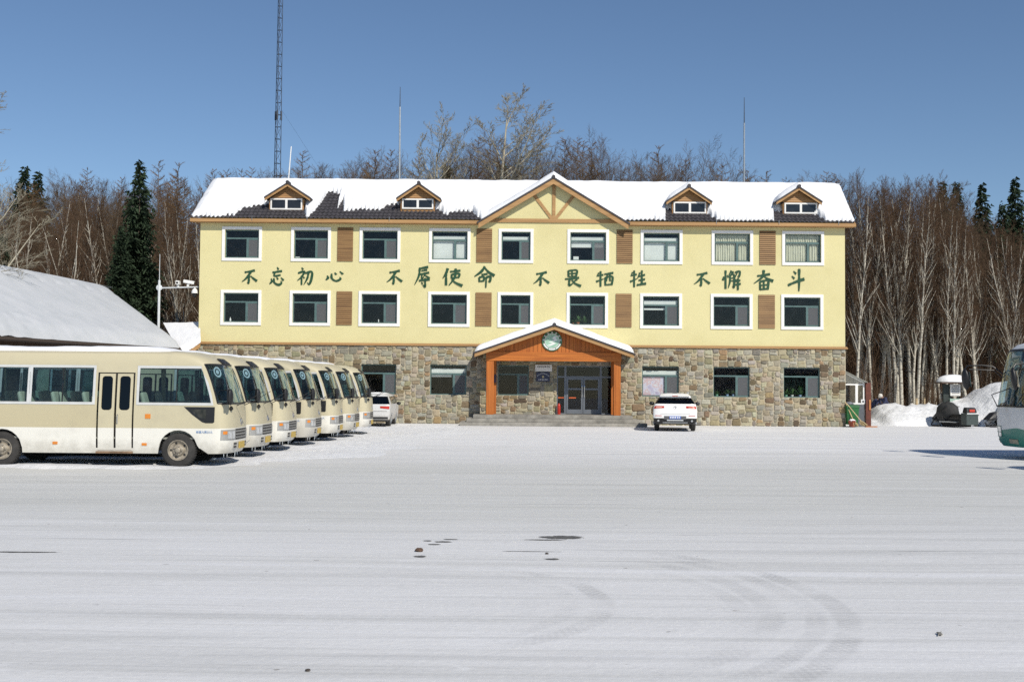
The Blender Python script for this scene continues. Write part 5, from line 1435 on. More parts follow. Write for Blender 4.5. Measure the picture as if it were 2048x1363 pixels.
# ------------------------------------------------------------------ coach at the right edge
def coach():
    e = empty('coach', (0, 0, 0), 'white and teal coach with a large windscreen and long mirror arms at the right edge', 'bus')
    g = G('white_and_teal_coach_paint'); sep = g.n('ShaderNodeSeparateXYZ', {0: g.co()}); x, z = sep.outputs[0], sep.outputs[2]
    wv = g.math('ADD', z, g.math('MULTIPLY', g.math('ABSOLUTE', g.math('ADD', sep.outputs[1], -.2)), .10))
    c = g.mix(g.step(wv, .84, .85), (.02, .20, .145), (.72, .72, .71))
    c = g.mix(g.math('MULTIPLY', g.step(g.noise(2.6, detail=6), .5, .75), .3), c, (.45, .44, .40))
    g.set(Base_Color=c, Roughness=.4, Coat_Weight=.15); paint = g.m
    LV = [(.32, -.0, 10.0, 1.15, .7, .2, 3.6), (.45, -.02, 10.08, 1.22, .7, .2, 3.6), (.80, -.02, 10.12, 1.25, .7, .2, 3.6), (1.18, -.02, 10.14, 1.25, .7, .2, 3.6), (1.30, -.02, 10.13, 1.25, .7, .2, 3.6), (1.42, -.02, 10.11, 1.25, .7, .2, 3.6),
          (1.9, 0, 10.04, 1.25, .68, .2, 3.4), (2.5, .02, 9.92, 1.24, .66, .2, 3.4), (2.86, .04, 9.82, 1.22, .66, .2, 3.4), (2.98, .06, 9.76, 1.2, .66, .2, 3.2), (3.12, .1, 9.62, 1.12, .66, .25, 3), (3.2, .2, 9.4, .95, .66, .3, 2.8), (3.25, .5, 9.0, .55, .5, .3, 2.6), (3.26, 1, 8.6, .15, .2, .1, 2.4)]
    cols = [.3, 1.2, 2.2, 2.4, 2.6, 2.8, 3.0, 3.4, 4.4, 5.6, 6.8, 7.0, 7.25, 7.5, 7.75, 8.0, 9.3]
    V = hull(LV, cols, .4, 8.2, [(2.7, .5, .48), (7.5, .5, .48)])
    K = 8 + len(cols)
    def region(s, j, k, c):
        if 5 <= j < 9 and k >= K: return ('ws', 0)
        if 5 <= j < 8 and 9 <= k < K - 2: return (f'sw{s}', 0)
        return ('body', 0)
    pr = skin(V, region); cap(V, pr['body']); pr['body'].build('body', paint, e, smooth=45)
    pr['ws'].build('windscreen', MAT['bus_glass'], e, smooth=60)
    for s in (0, 1): pr[f'sw{s}'].build('side_window', MAT['bus_glass'], e)
    m = MB(); m.box(.2, 9.3, -1.18, 1.18, .95, 1.0); m.box(.3, 9.2, -1.1, 1.1, 2.95, 2.97); m.box(9.25, 9.85, -1.1, 1.1, 1.0, 1.42); m.build('interior', plain('coach_interior', (.10, .10, .09), .8), e)
    fxx = lambda yy, z: lerp_tab([(l[0], l[2]) for l in LV], z) - .68 + .68 * max(0, 1 - (abs(yy) / hw_at(LV, z)) ** 3.6) ** (1 / 3.6)
    def fp(mb, ya, yb, za, zb, off, th=.04, n=8):
        for i in range(n):
            a, b = ya + (yb - ya) * i / n, ya + (yb - ya) * (i + 1) / n
            q = [(fxx(a, za) + off, a, za), (fxx(b, za) + off, b, za), (fxx(b, zb) + off, b, zb), (fxx(a, zb) + off, a, zb)]
            mb.hexa(q, [(x - th, yy, z) for x, yy, z in q])
    # y>0 is the camera's near side once the coach is turned round
    m = MB(); fp(m, -.03, .03, 1.43, 2.95, .012, .05, 1); m.build('windscreen_bar', MAT['black'], e)
    m = MB(); fp(m, -1.18, 1.18, 1.40, 1.44, .012, .04, 14); fp(m, -1.16, 1.16, 2.94, 3.0, .006, .04, 14); m.build('windscreen_seal', MAT['black'], e)
    m = MB(); fp(m, -1.15, .2, 2.45, 2.93, -.05, .02, 12); m.build('sun_blind', MAT['curtain'], e)
    for s in (-1, 1):
        m = MB(); fp(m, *sorted((s * .62, s * 1.14)), .58, .86, .012, .04, 6); H = m.build('headlight', MAT['clear_lens'], e)
        m = MB()
        for za in (.575, .70, .86): fp(m, *sorted((s * .62, s * 1.15)), za, za + .012, .018, .03, 6)
        for yy in (.62, .88, 1.145): fp(m, *sorted((s * yy, s * (yy + .012))), .58, .87, .019, .03, 1)
        m.build('lamp_frame', plain('teal_frame', (.02, .13, .10), .5), H)
        m = MB(); fp(m, *sorted((s * .88, s * .98)), .40, .50, .01, .04, 3); m.build('fog_light', MAT['badge'], e)
        m = MB(); fp(m, *sorted((s * .98, s * 1.02)), 1.02, 1.15, .01, .02, 1); m.build('clearance_lamp', MAT['navy'], e)
        m = MB(); b = Vector((fxx(s * 1.0, 2.3), s * 1.0, 2.32))
        m.tube([b, b + Vector((.22, s * .10, .20)), b + Vector((.5, s * .2, .24)), b + Vector((.88, s * .28, .22)), b + Vector((.95, s * .30, .12))], .022, 6)
        m.tube([b + Vector((0, 0, -.12)), b + Vector((.2, s * .1, .10)), b + Vector((.84, s * .27, .12))], .016, 6)
        h = b + Vector((.93, s * .30, -.16)); M = Matrix.Translation(h) @ Matrix.Rotation(-s * .3, 4, 'Z') @ Matrix.Rotation(.12, 4, 'Y')
        m.ball((0, 0, 0), .08, .13, .30, 12, 8, 0, M); m.build('mirror_arm', MAT['black'], e, smooth=50)
        m = MB(); m.box(-.095, -.085, -.09, .09, -.22, .20, 0, M); m.build('mirror_glass', MAT['chrome'], e)
    m = MB(); fp(m, -.22, .22, .41, .53, .02, .03, 4); m.build('licence_plate', plain('dull_plate', (.34, .31, .22), .5, var=.3, scale=20), e)
    for s, yy in ((-1, -.9), (1, .15)):
        m = MB(); p = Vector((fxx(yy, 1.40) + .02, yy, 1.41)); m.tube([p, p + Vector((-.02, .35 * s, .32)), p + Vector((-.03, .6, .5))], .014, 5); m.tube([p + Vector((.03, .02, .0)), p + Vector((.0, .8, .06))], .012, 5); m.build('wiper', MAT['black'], e)
    # papers on the windscreen, driver's seat, handrail, wheel
    m = MB()
    for ya, yb, za, zb in ((-1.02, -.82, 2.35, 2.62), (-.72, -.55, 2.28, 2.55), (-.45, -.32, 2.1, 2.3)): fp(m, ya, yb, za, zb, -.02, .004, 1)
    m.build('windscreen_paper', plain('paper', (.55, .55, .52), .7, var=.4, scale=7), e)
    m = MB(); m.tube([(9.4, -.75, 1.0), (9.4, -.75, 1.95), (9.2, -.75, 2.1), (8.6, -.75, 2.1)], .025, 6); m.build('handrail', MAT['orange_lens'], e)
    m = MB(); m.box(8.6, 8.8, .3, .85, 1.3, 2.1); m.box(8.6, 9.1, .3, .85, 1.2, 1.35); m.build('driver_seat', plain('dark_seat', (.05, .05, .06), .8), e, bevel=.04)
    m = MB(); c0 = Vector((9.35, .58, 1.62)); m.tube([c0 + Vector((.1 * math.sin(t), .24 * math.cos(t), .2 * math.sin(t))) for t in [k * math.pi / 10 for k in range(21)]], .016, 6); m.build('steering_wheel', MAT['black'], e)
    for x in (2.7, 7.5):
        for s in (-1, 1): wheel(e, x, s * 1.08, .48, .28, s, MAT['steel'], .6)
    return e
CO = coach(); CO.rotation_euler = (0, 0, math.pi + R(5)); CO.location = (13.62 + 10.08, 31.85, 0)
c2 = copy_tree(CO); c2.location = (13.9 + 10.12, 24.7, 0)
c2['label'] = 'second coach just outside the right edge, its shadow falling on the snow'
c2.location.x = 13.5 + 10.12

# ------------------------------------------------------------------ glass lean-to at the right end
lx0, lx1 = bx1 + .02, P(1730, 800, FY + .4).x
yl = FY + .5
e = empty('glass_lean_to', ((lx0 + lx1) / 2, yl, 0), 'small white framed glass lean-to with grey lower panel at the building end', 'lean-to')
zl = lambda py: P(1700, py, yl).z
rz0, rz1 = P(1692, 741, yl).z, P(1733, 763, yl).z
m = MB(); ring(m, lx0 + .05, lx1, .0 + zl(808), zl(767), .07, yl - .03, yl + .04); xm = P(1713, 790, yl).x; m.box(xm - .06, xm + .06, yl - .028, yl + .038, zl(808) + .07, zl(767) - .07)
m.tube([(lx0 + .02, yl, rz0 - .06), (lx1, yl, rz1 - .06)], .035, 6); m.tube([(lx1 - .03, yl, zl(767)), (lx1 - .03, yl, rz1 - .06)], .03, 6); m.tube([(lx1 - .03, yl, 0), (lx1 - .03, yl + 3, 0)], .03, 4)
wpart('frame', m, MAT['white_frame'], e)
m = MB(); m.box(xm - .25, lx1, yl - .02, yl + .03, .0, zl(808) - .004); wpart('lower_panel', m, plain('grey_panel', (.10, .11, .125), .6, var=.15), e)
m = MB(); m.add([(lx0 + .1, yl + .01, zl(808) + .07), (lx1 - .07, yl + .01, zl(808) + .07), (lx1 - .07, yl + .01, zl(767) - .07), (lx0 + .1, yl + .01, zl(767) - .07)], [(0, 1, 2, 3)])
m.add([(lx1 - .02, yl + .05, 1.0), (lx1 - .02, yl + 3, 1.0), (lx1 - .02, yl + 3, rz1 - .1), (lx1 - .02, yl + .05, rz1 - .1)], [(0, 1, 2, 3)]); wpart('pane', m, MAT['glass'], e)
g = G('corrugated_plastic'); g.set(Base_Color=g.ramp(g.noise(3, detail=5), [(.3, (.40, .41, .37)), (.7, (.55, .56, .50))]), Roughness=.4)
m = MB(); k = 40
m.grid(lambda i, j: (lx0 + (lx1 + .12 - lx0) * j, yl - .25 + 3.4 * i / k, (rz0 if j == 0 else rz1 - .06) + .03 * math.sin(i * 1.57)), k, 1); wpart('roof', m, g.m, e, smooth=60)
m = MB(); m.box(lx0 + .2, lx1 - .1, yl + 1.6, yl + 1.7, 0, 1.1); wpart('shelf', m, MAT['blind'], e)
q = P(1722, 800, yl + .3); m = MB(); m.box(q.x - .1, q.x + .1, yl - .045, yl - .032, zl(806), zl(798)); m.box(q.x - .045, q.x + .045, yl - .05, yl - .0455, zl(804), zl(800.5), 1)
tag(m.build('notice', [MAT['white_ink'], MAT['dark_ink']], None, recentre=True), 'white notice on the pane of the glass lean-to', 'notice')
dx0, dx1 = P(1731.5, 800, yl - .1).x, P(1742, 800, yl - .1).x
m = MB(); m.box(dx0, dx1, yl - .12, yl + .1, 0.02, P(1736, 765, yl).z)
dd = empty('rust_brown_door', ((dx0 + dx1) / 2, yl, 0), 'narrow rust brown door standing open at the end of the glass lean-to', 'door')
wpart('door_leaf', m, plain('rust_brown_paint', (.115, .028, .014), .6, var=.25), dd, bevel=.01)
m = MB(); q = P(1738, 808, yl); m.box(q.x - .045, q.x + .045, yl - .16, yl - .122, q.z - .28, q.z + .22); wpart('door_handle', m, plain('orange_handle', (.45, .18, .05), .5), dd, bevel=.01)
# green bin, brooms and bucket by the corner
gm_ = plain('green_bin_plastic', (.018, .13, .035), .5, var=.2)
q = P(1701, 848, yl - .6)
e = empty('wheelie_bin', (q.x + .05, yl - .55, 0), 'green wheelie bin between the stone corner and the lean-to', 'bin')
m = MB(); m.hexa([(-.24, -.26, .12), (.24, -.26, .12), (.24, .26, .12), (-.24, .26, .12)], [(-.30, -.33, .98), (.30, -.33, .98), (.30, .33, .98), (-.30, .33, .98)]); m.box(-.32, .32, -.35, .35, .93, .985); m.build('body', gm_, e, bevel=.015)
m = MB(); m.box(-.32, .32, -.36, .36, .99, 1.04); m.box(-.28, .28, -.3, .3, 1.04, 1.07); m.tube([(-.25, .38, 1.0), (.25, .38, 1.0)], .02, 6); m.build('lid', gm_, e, bevel=.015)
m = MB()
for s in (-1, 1): m.lathe([(0, 0), (.1, 0), (.1, .05), (0, .05)], (s * .27, .26, .10), (s, 0, 0), 14)
m.build('wheel', MAT['black'], e)
m = MB()
def bag(i, j): return 1 + .18 * math.sin(i * 2.1 + j)
m.ball((q.x - .05, yl - .55, 1.13), .2, .2, .10, 12, 8, 0, None, bag); tag(m.build('rubbish_bag', plain('grey_bag', (.16, .17, .19), .5), None, recentre=True, smooth=80), 'grey rubbish bag lying on the green bin', 'bag')
straw = plain('straw_bristles', (.46, .36, .19), .9, var=.3, scale=30); stick = plain('bamboo_stick', (.56, .43, .22), .6, var=.2)
for i, (pa, pb, lb) in enumerate((((1690.5, 803), (1712, 850), 'long pale broom leaning on the stone corner, steepest of the two'), ((1693, 806), (1730, 849), 'long pale broom leaning by the green bin, its head further out'))):
    a, b = P(*pa, yl - .75 - .12 * i), P(*pb, yl - 1.1 - .12 * i); b.z = .04 + .04 * i; d = (a - b)
    e = empty('broom', b, lb, 'broom', 'brooms at the building corner')
    m = MB(); m.tube([d * .22, d], .022, 6); m.build('handle', stick, e)
    rng = random.Random(i); m = MB()
    for k in range(50):
        o = Vector((rng.gauss(0, .05), rng.gauss(0, .04), rng.uniform(-.02, .03))); m.tube([d * .25, d * .1 + o * 1.2, o * 1.6 + Vector((0, 0, .02))], [.012, .009, .006], 4)
    m.build('bristles', straw, e)
q = P(1703, 846, yl - .9)
e = empty('red_bucket', (q.x, yl - 1.0, 0), 'rusty red bucket heaped with snow in front of the green bin', 'bucket')
m = MB(); m.lathe([(0, .02), (.13, .02), (.18, .32), (.19, .33), (.17, .32), (.12, .05), (0, .05)], (0, 0, 0), (0, 0, 1), 16); m.build('pail', plain('rusty_red', (.26, .05, .02), .6, var=.4), e, smooth=50)
m = MB(); m.ball((0, 0, .31), .165, .165, .09, 12, 8, 0, None, bag); m.build('snow_heap', MAT['snow'], e, smooth=80)
m = MB(); m.box(-.3, .3, -.06, .06, 0, .05); o = m.build('wood_offcut', plain('orange_brown_wood', (.42, .18, .07), .7), None); q = P(1741, 852, yl - .6); o.location = (q.x, yl - .7, .004); o.rotation_euler = (0, 0, .2)
tag(o, 'orange-brown wood offcut on the snow below the rust brown door', 'offcut')

# ------------------------------------------------------------------ louvred weather shelter, snowmobiles, snow banks
sy = 60.6
q = P(1905, 850, sy)
e = empty('weather_shelter', (q.x, sy, 0), 'post with white louvred box under a wide snow-capped roof', 'shelter')
m_ = lambda px, py: P(px, py, sy) - Vector((q.x, sy, 0))
m = MB(); a = m_(1891, 768); m.box(a.x - .10, a.x + .32, .02, .2, 0, a.z); b = m_(1922, 768); m.box(b.x - .06, b.x + .02, .3, .4, 0.0, b.z); m.build('post', plain('dark_green_post', (.022, .032, .028), .6, var=.3), e)
a, b = m_(1900, 791), m_(1919.5, 768)
m = MB(); ring(m, a.x, b.x, a.z, b.z, .05, -.08, .02); m.box(a.x + .03, b.x - .03, -.02, .015, a.z + .03, b.z - .03, 1)
for i in range(5):
    z = a.z + .07 + (b.z - a.z - .12) * i / 5; m.hexa([(a.x + .05, -.07, z), (b.x - .05, -.07, z), (b.x - .05, -.022, z + .05), (a.x + .05, -.022, z + .05)], [(a.x + .05, -.07, z + .05), (b.x - .05, -.07, z + .05), (b.x - .05, -.022, z + .075), (a.x + .05, -.022, z + .075)])
m.build('louvre_box', [MAT['white_frame'], MAT['black']], e)
a, b = m_(1899, 802), m_(1920, 797); m = MB(); m.box(a.x, b.x, -.09, -.02, a.z - .02, b.z); m.build('panel', plain('pale_green_panel', (.30, .42, .36), .6), e)
a, b = m_(1873.5, 764), m_(1940, 764)
m = MB(); m.box(a.x + .06, b.x - .06, -.55, .55, a.z - .06, a.z + .02); m.build('roof', plain('roof_board', (.09, .06, .045), .8), e)
m = MB(); cx = (a.x + b.x) / 2; m.ball((cx, 0, a.z - .0), (b.x - a.x) / 2, .62, .36, 24, 10, 0, None, None)
m.v = [(x, y, max(z, a.z + .022) if z < a.z + .022 else a.z + .022 + (z - a.z - .022) ** .8 * .95) for x, y, z in m.v]; m.build('snow_cap', MAT['snow'], e, smooth=80)

def snowmobile(loc, rz, label, cover=True):
    e = empty('snowmobile', loc, label, 'snowmobile', 'snowmobiles parked by the snow bank'); e.rotation_euler = (0, 0, rz)
    # local +x = forward
    bk = MAT['black']; gy = plain('dark_green_plastic', (.05, .065, .06), .5, var=.2) if 'sm_g' not in MAT else MAT['sm_g']; MAT['sm_g'] = gy
    m = MB(); m.prism([(0, .04), (1.5, .02), (1.75, .22), (1.6, .40), (.15, .42), (-.08, .25)], -.25, .25); m.build('track', MAT['rubber'], e, bevel=.03)
    m = MB(); m.hexa([(-.25, -.30, .40), (1.3, -.28, .40), (1.3, .28, .40), (-.25, .30, .40)], [(-.2, -.24, .68), (1.2, -.2, .62), (1.2, .2, .62), (-.2, .24, .68)]); m.build('seat', bk, e, bevel=.05)
    m = MB(); m.box(-.42, .0, -.34, .34, .14, .72); m.box(-.44, .02, -.36, .36, .60, .66); m.build('cargo_box', gy, e, bevel=.02)
    m = MB(); m.box(-.45, -.42, -.32, .32, .68, .72); m.build('reflector_strip', MAT['white_ink'], e)
    m = MB(); m.hexa([(-.40, -.30, .725), (-.02, -.30, .725), (-.02, .30, .725), (-.40, .30, .725)], [(-.34, -.26, .98), (-.06, -.24, 1.0), (-.06, .24, 1.0), (-.34, .26, .98)]); m.build('back_rest', bk, e, bevel=.04)
    m = MB(); m.box(-.405, -.36, -.15, .15, .78, .9); m.build('tail_light', MAT['red_lens'], e)
    m = MB(); m.hexa([(1.2, -.42, .30), (2.5, -.25, .36), (2.5, .25, .36), (1.2, .42, .30)], [(1.25, -.34, .85), (2.1, -.2, .72), (2.1, .2, .72), (1.25, .34, .85)]); m.build('hood', bk, e, bevel=.08)
    m = MB()
    if cover: m.ball((1.45, .0, .80), .62, .46, .50, 20, 12, 0, None, lambda i, j: (1 + .06 * math.sin(i * 2.5 + j * .9)) * (1.12 if j < 6 else 1 - .03 * (j - 6))); m.build('fabric_cover', plain('grey_cover', (.028, .028, .027), .8, var=.4), e, smooth=80)
    else:
        m.grid(lambda i, j: (1.55 - .25 * j / 4, -.3 + .6 * i / 6, .82 + .36 * j / 4 + .04 * math.cos((i - 3) * .5)), 6, 4); m.build('windshield', MAT['dark_glass'], e)
    m = MB(); m.tube([(1.1, -.42, 1.0), (1.2, -.2, 1.06), (1.25, 0, 1.02), (1.2, .2, 1.06), (1.1, .42, 1.0)], .025, 6); m.build('handlebar', bk, e)
    for s in (-1, 1):
        m = MB(); y_ = s * .5; m.tube([(1.35, y_, .07), (1.6, y_, .05), (2.6, y_, .05), (2.85, y_, .14), (2.95, y_, .26)], [.03, .05, .05, .04, .025], 6); m.tube([(2.1, y_, .08), (1.95, s * .3, .5)], .03, 6); m.tube([(2.85, y_, .16), (2.6, y_, .3), (2.3, y_, .12)], .018, 5); m.build('ski', bk, e)
        m = MB(); m.hexa([(.2, s * .30, .26), (1.5, s * .30, .26), (1.5, s * .46, .24), (.2, s * .46, .24)], [(.2, s * .30, .30), (1.5, s * .30, .30), (1.5, s * .46, .28), (.2, s * .46, .28)]); m.build('running_board', MAT['steel'], e)
    return e
q = P(1924, 852, 56.2); snowmobile((q.x, 55.6, 0), R(106), 'dark snowmobile seen from behind, with a covered hood and red tail light')
q = P(1964, 850, 57); snowmobile((q.x + 2.5, 57.7, 0), R(198), 'dark snowmobile without cover, half hidden by the coach', False)

mb = MB()
CREST = [(1690, .05), (1728, .25), (1742, .8), (1760, 1.0), (1775, 1.06), (1790, 1.02), (1805, .98), (1822, 1.0), (1850, 1.05), (1862, 1.05), (1878, 1.05), (1892, 1.25), (1908, 1.3), (1925, 1.5), (1945, 1.9), (1965, 2.15), (1990, 2.35), (2020, 2.5), (2060, 2.7), (2120, 2.4), (2200, 1.5), (2300, .6)]
XB0, XB1 = P(1690, 800, 61).x, P(2300, 800, 61).x
def bank(i, j):
    x = XB0 + (XB1 - XB0) * i / 150; y = 57.3 + 9.0 * j / 56
    px = 1024 + x * 2275 / 61
    c = lerp_tab(CREST, px); yc = 60.4 + .5 * (fbm(x * .3, 1, 5) - .5) - max(0, (px - 1900) * .006)
    t = (y - yc); wf = 2.5 + c * .5; wb = 2.6
    k = max(0, 1 - (t / wf) ** 2) if t < 0 else max(0, 1 - (t / wb) ** 2)
    k = k ** .75
    z = c * k + k * .30 * (fbm(x * 1.1, y * 1.1, 9, 4) - .5) + .10 * k * abs(fbm(x * 1.9 + y * 1.2, y * .8, 33, 3) - .5) + .16 * k * (fbm(x * 3.1, y * 2.2 + x, 19, 3) - .5) + .12 * k * max(0, vnoise(x * 4.2, y * 4.0, 91) - .62)
    return (x, y, z - .03)
mb.grid(bank, 150, 56)
tag(mb.build('snow_bank', MAT['snow_rough'], smooth=90), kind='structure')
# ------------------------------------------------------------------ long low shed at the left
ra, rb = P(-60, 531, 45.0), P(226, 590, 58)
ea, eb = P(-80, 669, 37.5), P(362, 694, 51.5)
rz_ = (ra.z + rb.z) / 2; ez_ = (ea.z + eb.z) / 2
ra.z = rb.z = rz_; ea.z = eb.z = ez_
ra = ra + (ra - rb) * .45; ea = ea + (ea - eb) * .1
ax = (rb - ra).normalized(); off_ = (ea - ra); 
e = empty('storage_shed', ((ra.x + rb.x) / 2 - 1, (ra.y + rb.y) / 2, 0), 'long low dark shed behind the minibuses with a grey snow covered roof', 'shed')
mir = lambda p, z: Vector((2 * ra.x - p.x - 0.4, p.y, z))
m = MB(); dn = Vector((0, 0, -.16))
m.hexa([ea, eb, rb, ra], [p + dn for p in (ea, eb, rb, ra)])
la, lb_ = mir(ea, ez_), mir(eb, ez_); m.hexa([ra, rb, lb_, la], [p + dn for p in (ra, rb, lb_, la)])
roof = wpart('roof', m, plain('dark_shed_roof', (.06, .045, .035), .8), e)
m = MB(); nu, nv = 90, 50
def shed_snow(i, j):
    u, v = i / nu, j / nv
    p = (ea * (1 - u) + eb * u) * (1 - v) + (ra * (1 - u) + rb * u) * v
    L = 9.0
    ed = min(v * 4.8, (1 - u) * 16)
    h = .34 + .05 * (fbm(p.x * .5, p.y * .5, 70) - .5)
    h *= max(0, min(1, ed / .45)) ** .5
    # rounded shoulder at the far end
    h -= .0 if u < .9 else .25 * ((u - .9) / .1) ** 2 * v
    # footprints and slumps near the ridge and the near eave
    d = abs(v - .86 - .02 * math.sin(i * .6))
    if d < .035 and i % 7 in (2, 3): h -= .07
    if v < .22 and u < .44: h += .14 * max(0, fbm(p.x * 2.2, p.y * 2.2, 71, 2) - .45) * 4 * (1 - u / .44)
    return p + Vector((0, 0, h))
m.grid(shed_snow, nu, nv)
m.grid(lambda i, j: (ra * (1 - i / 40) + rb * (i / 40)) * (1 - j / 6) + (la * (1 - i / 40) + lb_ * (i / 40)) * (j / 6) + Vector((0, 0, .34 if 0 <= j < 6 else 0)), 40, 6)
wpart('roof_snow', m, MAT['snow_old'], roof, smooth=80)
m = MB(); ins = Vector((-.7, .2, 0))
wl = [ea + ins, eb + ins + Vector((0, -.5, 0)), lb_ + Vector((.6, -.5, 0)), la + Vector((.6, .2, 0))]
for p, q in zip(wl, wl[1:] + wl[:1]): m.add([(p.x, p.y, 0), (q.x, q.y, 0), (q.x, q.y, ez_ - .1), (p.x, p.y, ez_ - .1)], [(0, 1, 2, 3)])
m.add([wl[1], rb + Vector((0, -.5, -.15)), wl[2]], [(0, 1, 2)])
wpart('wall', m, wood('dark_shed_boards', (.035, .022, .015), (.075, .045, .03), 'z'), e)
m = MB(); m.tube([ea + Vector((.02, 0, -.10)), eb + Vector((.02, 0, -.10))], .06, 4); wpart('eaves_board', m, plain('dark_eaves_board', (.05, .035, .025), .8), e)

# low annex roof beside the main building
A, B, C_, D_ = P(326, 655, 57.0), P(400, 653, 56.2), P(401, 686, 54.4), P(358, 714, 53.6)
e = empty('annex', ((A.x + B.x) / 2, 57, 0), 'low annex with a white snow covered roof between the shed and the main building', 'annex')
m = MB(); m.hexa([D_, C_, B, A], [p + Vector((0, 0, -.12)) for p in (D_, C_, B, A)]); rf = wpart('roof', m, MAT['siding'], e)
m = MB(); m.grid(lambda i, j: (D_ * (1 - i / 20) + C_ * (i / 20)) * (1 - j / 20) + (A * (1 - i / 20) + B * (i / 20)) * (j / 20) + Vector((0, 0, .22 * min(1, j / 2) ** .5 + .05 * fbm(i * .3, j * .3, 3))), 20, 20); wpart('roof_snow', m, MAT['snow'], rf, smooth=80)
m = MB(); up = Vector((0, 0, -.2)); k = [D_, C_, C_ + up, D_ + up]; m.hexa([p + Vector((0, -.06, 0)) for p in k], [p + Vector((0, -.002, 0)) for p in k]); wpart('bargeboard', m, MAT['trim'], e)
m = MB(); m.add([(A.x + .3, 54.7, 0), (B.x, 54.7, 0), (B.x, 54.7, C_.z - .3), (A.x + .3, 54.7, C_.z - .9)], [(0, 1, 2, 3)]); m.add([(A.x + .3, 56.2, 0), (B.x, 56.2, 0), (B.x, 56.2, B.z - .3), (A.x + .3, 56.2, B.z - .3)], [(3, 2, 1, 0)]); wpart('wall', m, MAT['stucco'], e)

# ------------------------------------------------------------------ camera pole
yp = 55.8
q = P(317, 650, yp)
e = empty('camera_pole', (q.x, yp, 0), 'grey steel pole with a side arm carrying surveillance cameras left of the main building', 'pole')
m_ = lambda px, py: P(px, py, yp) - Vector((q.x, yp, 0))
m = MB(); m.tube([(0, 0, 0), (0, 0, m_(318, 560).z)], [.075, .06], 12); m.tube([(0, 0, m_(318, 560).z), (0, 0, m_(319, 508).z)], [.018, .012], 6)
z = m_(318, 575).z; x = m_(397, 575).x
m.tube([(0, 0, z - .02), (x, 0, z + .05)], .035, 8); m.lathe([(.04, -.05), (.15, -.02), (.15, .02), (.04, .05)], (0, 0, z), (0, 1, .0), 12); m.tube([(0, 0, z - .10), (.25, 0, z)], .02, 6); m.build('pole', MAT['pale_metal'], e, smooth=40)
zc = lambda t: z - .02 + .07 * t
m = MB(); xx = m_(356, 570).x; m.box(xx - .08, xx + .08, -.16, .16, zc(.5) + .14, zc(.5) + .33); m.box(xx - .05, xx + .05, -.05, .05, zc(.5), zc(.5) + .14); m.box(xx - .05, xx + .05, -.175, -.162, zc(.5) + .18, zc(.5) + .27, 1); m.build('box_camera', [MAT['white_frame'], MAT['black']], e, bevel=.01)
m = MB(); xa, xb = m_(367.5, 565).x, m_(389, 568).x; M = Matrix.Translation(((xa + xb) / 2, 0, zc(.8) + .25)) @ Matrix.Rotation(.16, 4, 'Y'); L = (xb - xa) / 2
m.box(-L, L, -.09, .09, -.075, .08, 0, M); m.box(L, L + .01, -.06, .06, -.06, .05, 1, M); m.box(-L * .3, L * .1, -.03, .03, -.22, -.075, 0, M); m.build('bullet_camera', [MAT['white_frame'], MAT['black']], e, bevel=.012)
m = MB(); xd = m_(389.5, 585).x; m.tube([(xd, 0, zc(.95)), (xd, 0, zc(.95) - .08)], .03, 8); m.lathe([(.03, 0), (.10, .04), (.15, .14), (.16, .24), (0, .24)], (xd, 0, zc(.95) - .07), (0, 0, -1), 16); m.lathe([(.12, .24), (.12, .32), (.08, .42), (0, .46)], (xd, 0, zc(.95) - .07), (0, 0, -1), 14, 1); m.build('dome_camera', [MAT['white_frame'], MAT['black']], e, smooth=40)

# ------------------------------------------------------------------ rods on the ridge, lattice mast
for pb, pm, pt, r, lb in (((799, 360), (800, 214), (800.5, 174), .055, 'tall thin grey rod with a dark tip on the roof left of the gable'), ((1488, 366), (1488.5, 246), (1488.5, 195), .055, 'tall thin grey rod with a dark tip on the roof right of the gable')):
    a, b, c = (P(*p, ridge_y + .6) for p in (pb, pm, pt)); a.z -= .6
    e = empty('lightning_rod', a, lb, 'rod', 'rods on the roof')
    m = MB(); m.tube([(0, 0, 0), b - a], [r, r * .75], 8); m.build('pole', MAT['steel'], e)
    m = MB(); m.tube([b - a, c - a], [.028, .014], 6); m.build('tip', MAT['dark_metal'], e)
a, b = P(575.5, 362, ridge_y + .6), P(582.5, 293, ridge_y + .6); a.z -= .5
m = MB(); m.tube([(0, 0, 0), b - a], [.035, .025], 6); o = m.build('flag_stick', MAT['white_frame'], None); o.location = a
tag(o, 'short white leaning stick on the roof beside the leftmost dormer', 'rod')

ym = 84.0
b0 = P(551.5, 430, ym); t0 = P(561.5, -60, ym); 
e = empty('lattice_mast', (b0.x, ym, 0), 'tall dark steel lattice mast behind the building, reaching out of the picture', 'mast')
m = MB(); lean = Vector((t0.x - b0.x, 0, t0.z)); H = t0.z
def leg(k, s):
    w_ = .37 * (1 - s) + .18 * s; t = 2 * math.pi * (k / 3 + .08)
    return Vector((math.cos(t) * w_, math.sin(t) * w_, 0)) + Vector((lean.x * s, 0, H * s))
n = 36
for k in range(3): m.tube([leg(k, i / n) for i in range(n + 1)], [.036 * (1 - .4 * i / n) for i in range(n + 1)], 5)
m.build('legs', MAT['dark_metal'], e)
m = MB()
for i in range(n):
    s, s2 = i / n, (i + 1) / n
    for k in range(3):
        k2 = (k + 1) % 3
        m.tube([leg(k, s), leg(k2, s)], .019, 4, cap=False)
        m.tube([leg(k, s), leg(k2, s2)] if i % 2 else [leg(k2, s), leg(k, s2)], .012, 4, cap=False)
for s in (.655,):
    for k in range(3): m.tube([leg(k, s), leg(k, s + .02)], .07, 6)
m.build('bracing', MAT['dark_metal'], e)
m = MB(); m.tube([leg(0, .68), Vector((9.5, 4, 8))], .006, 3); m.build('guy_wire', MAT['dark_metal'], e)

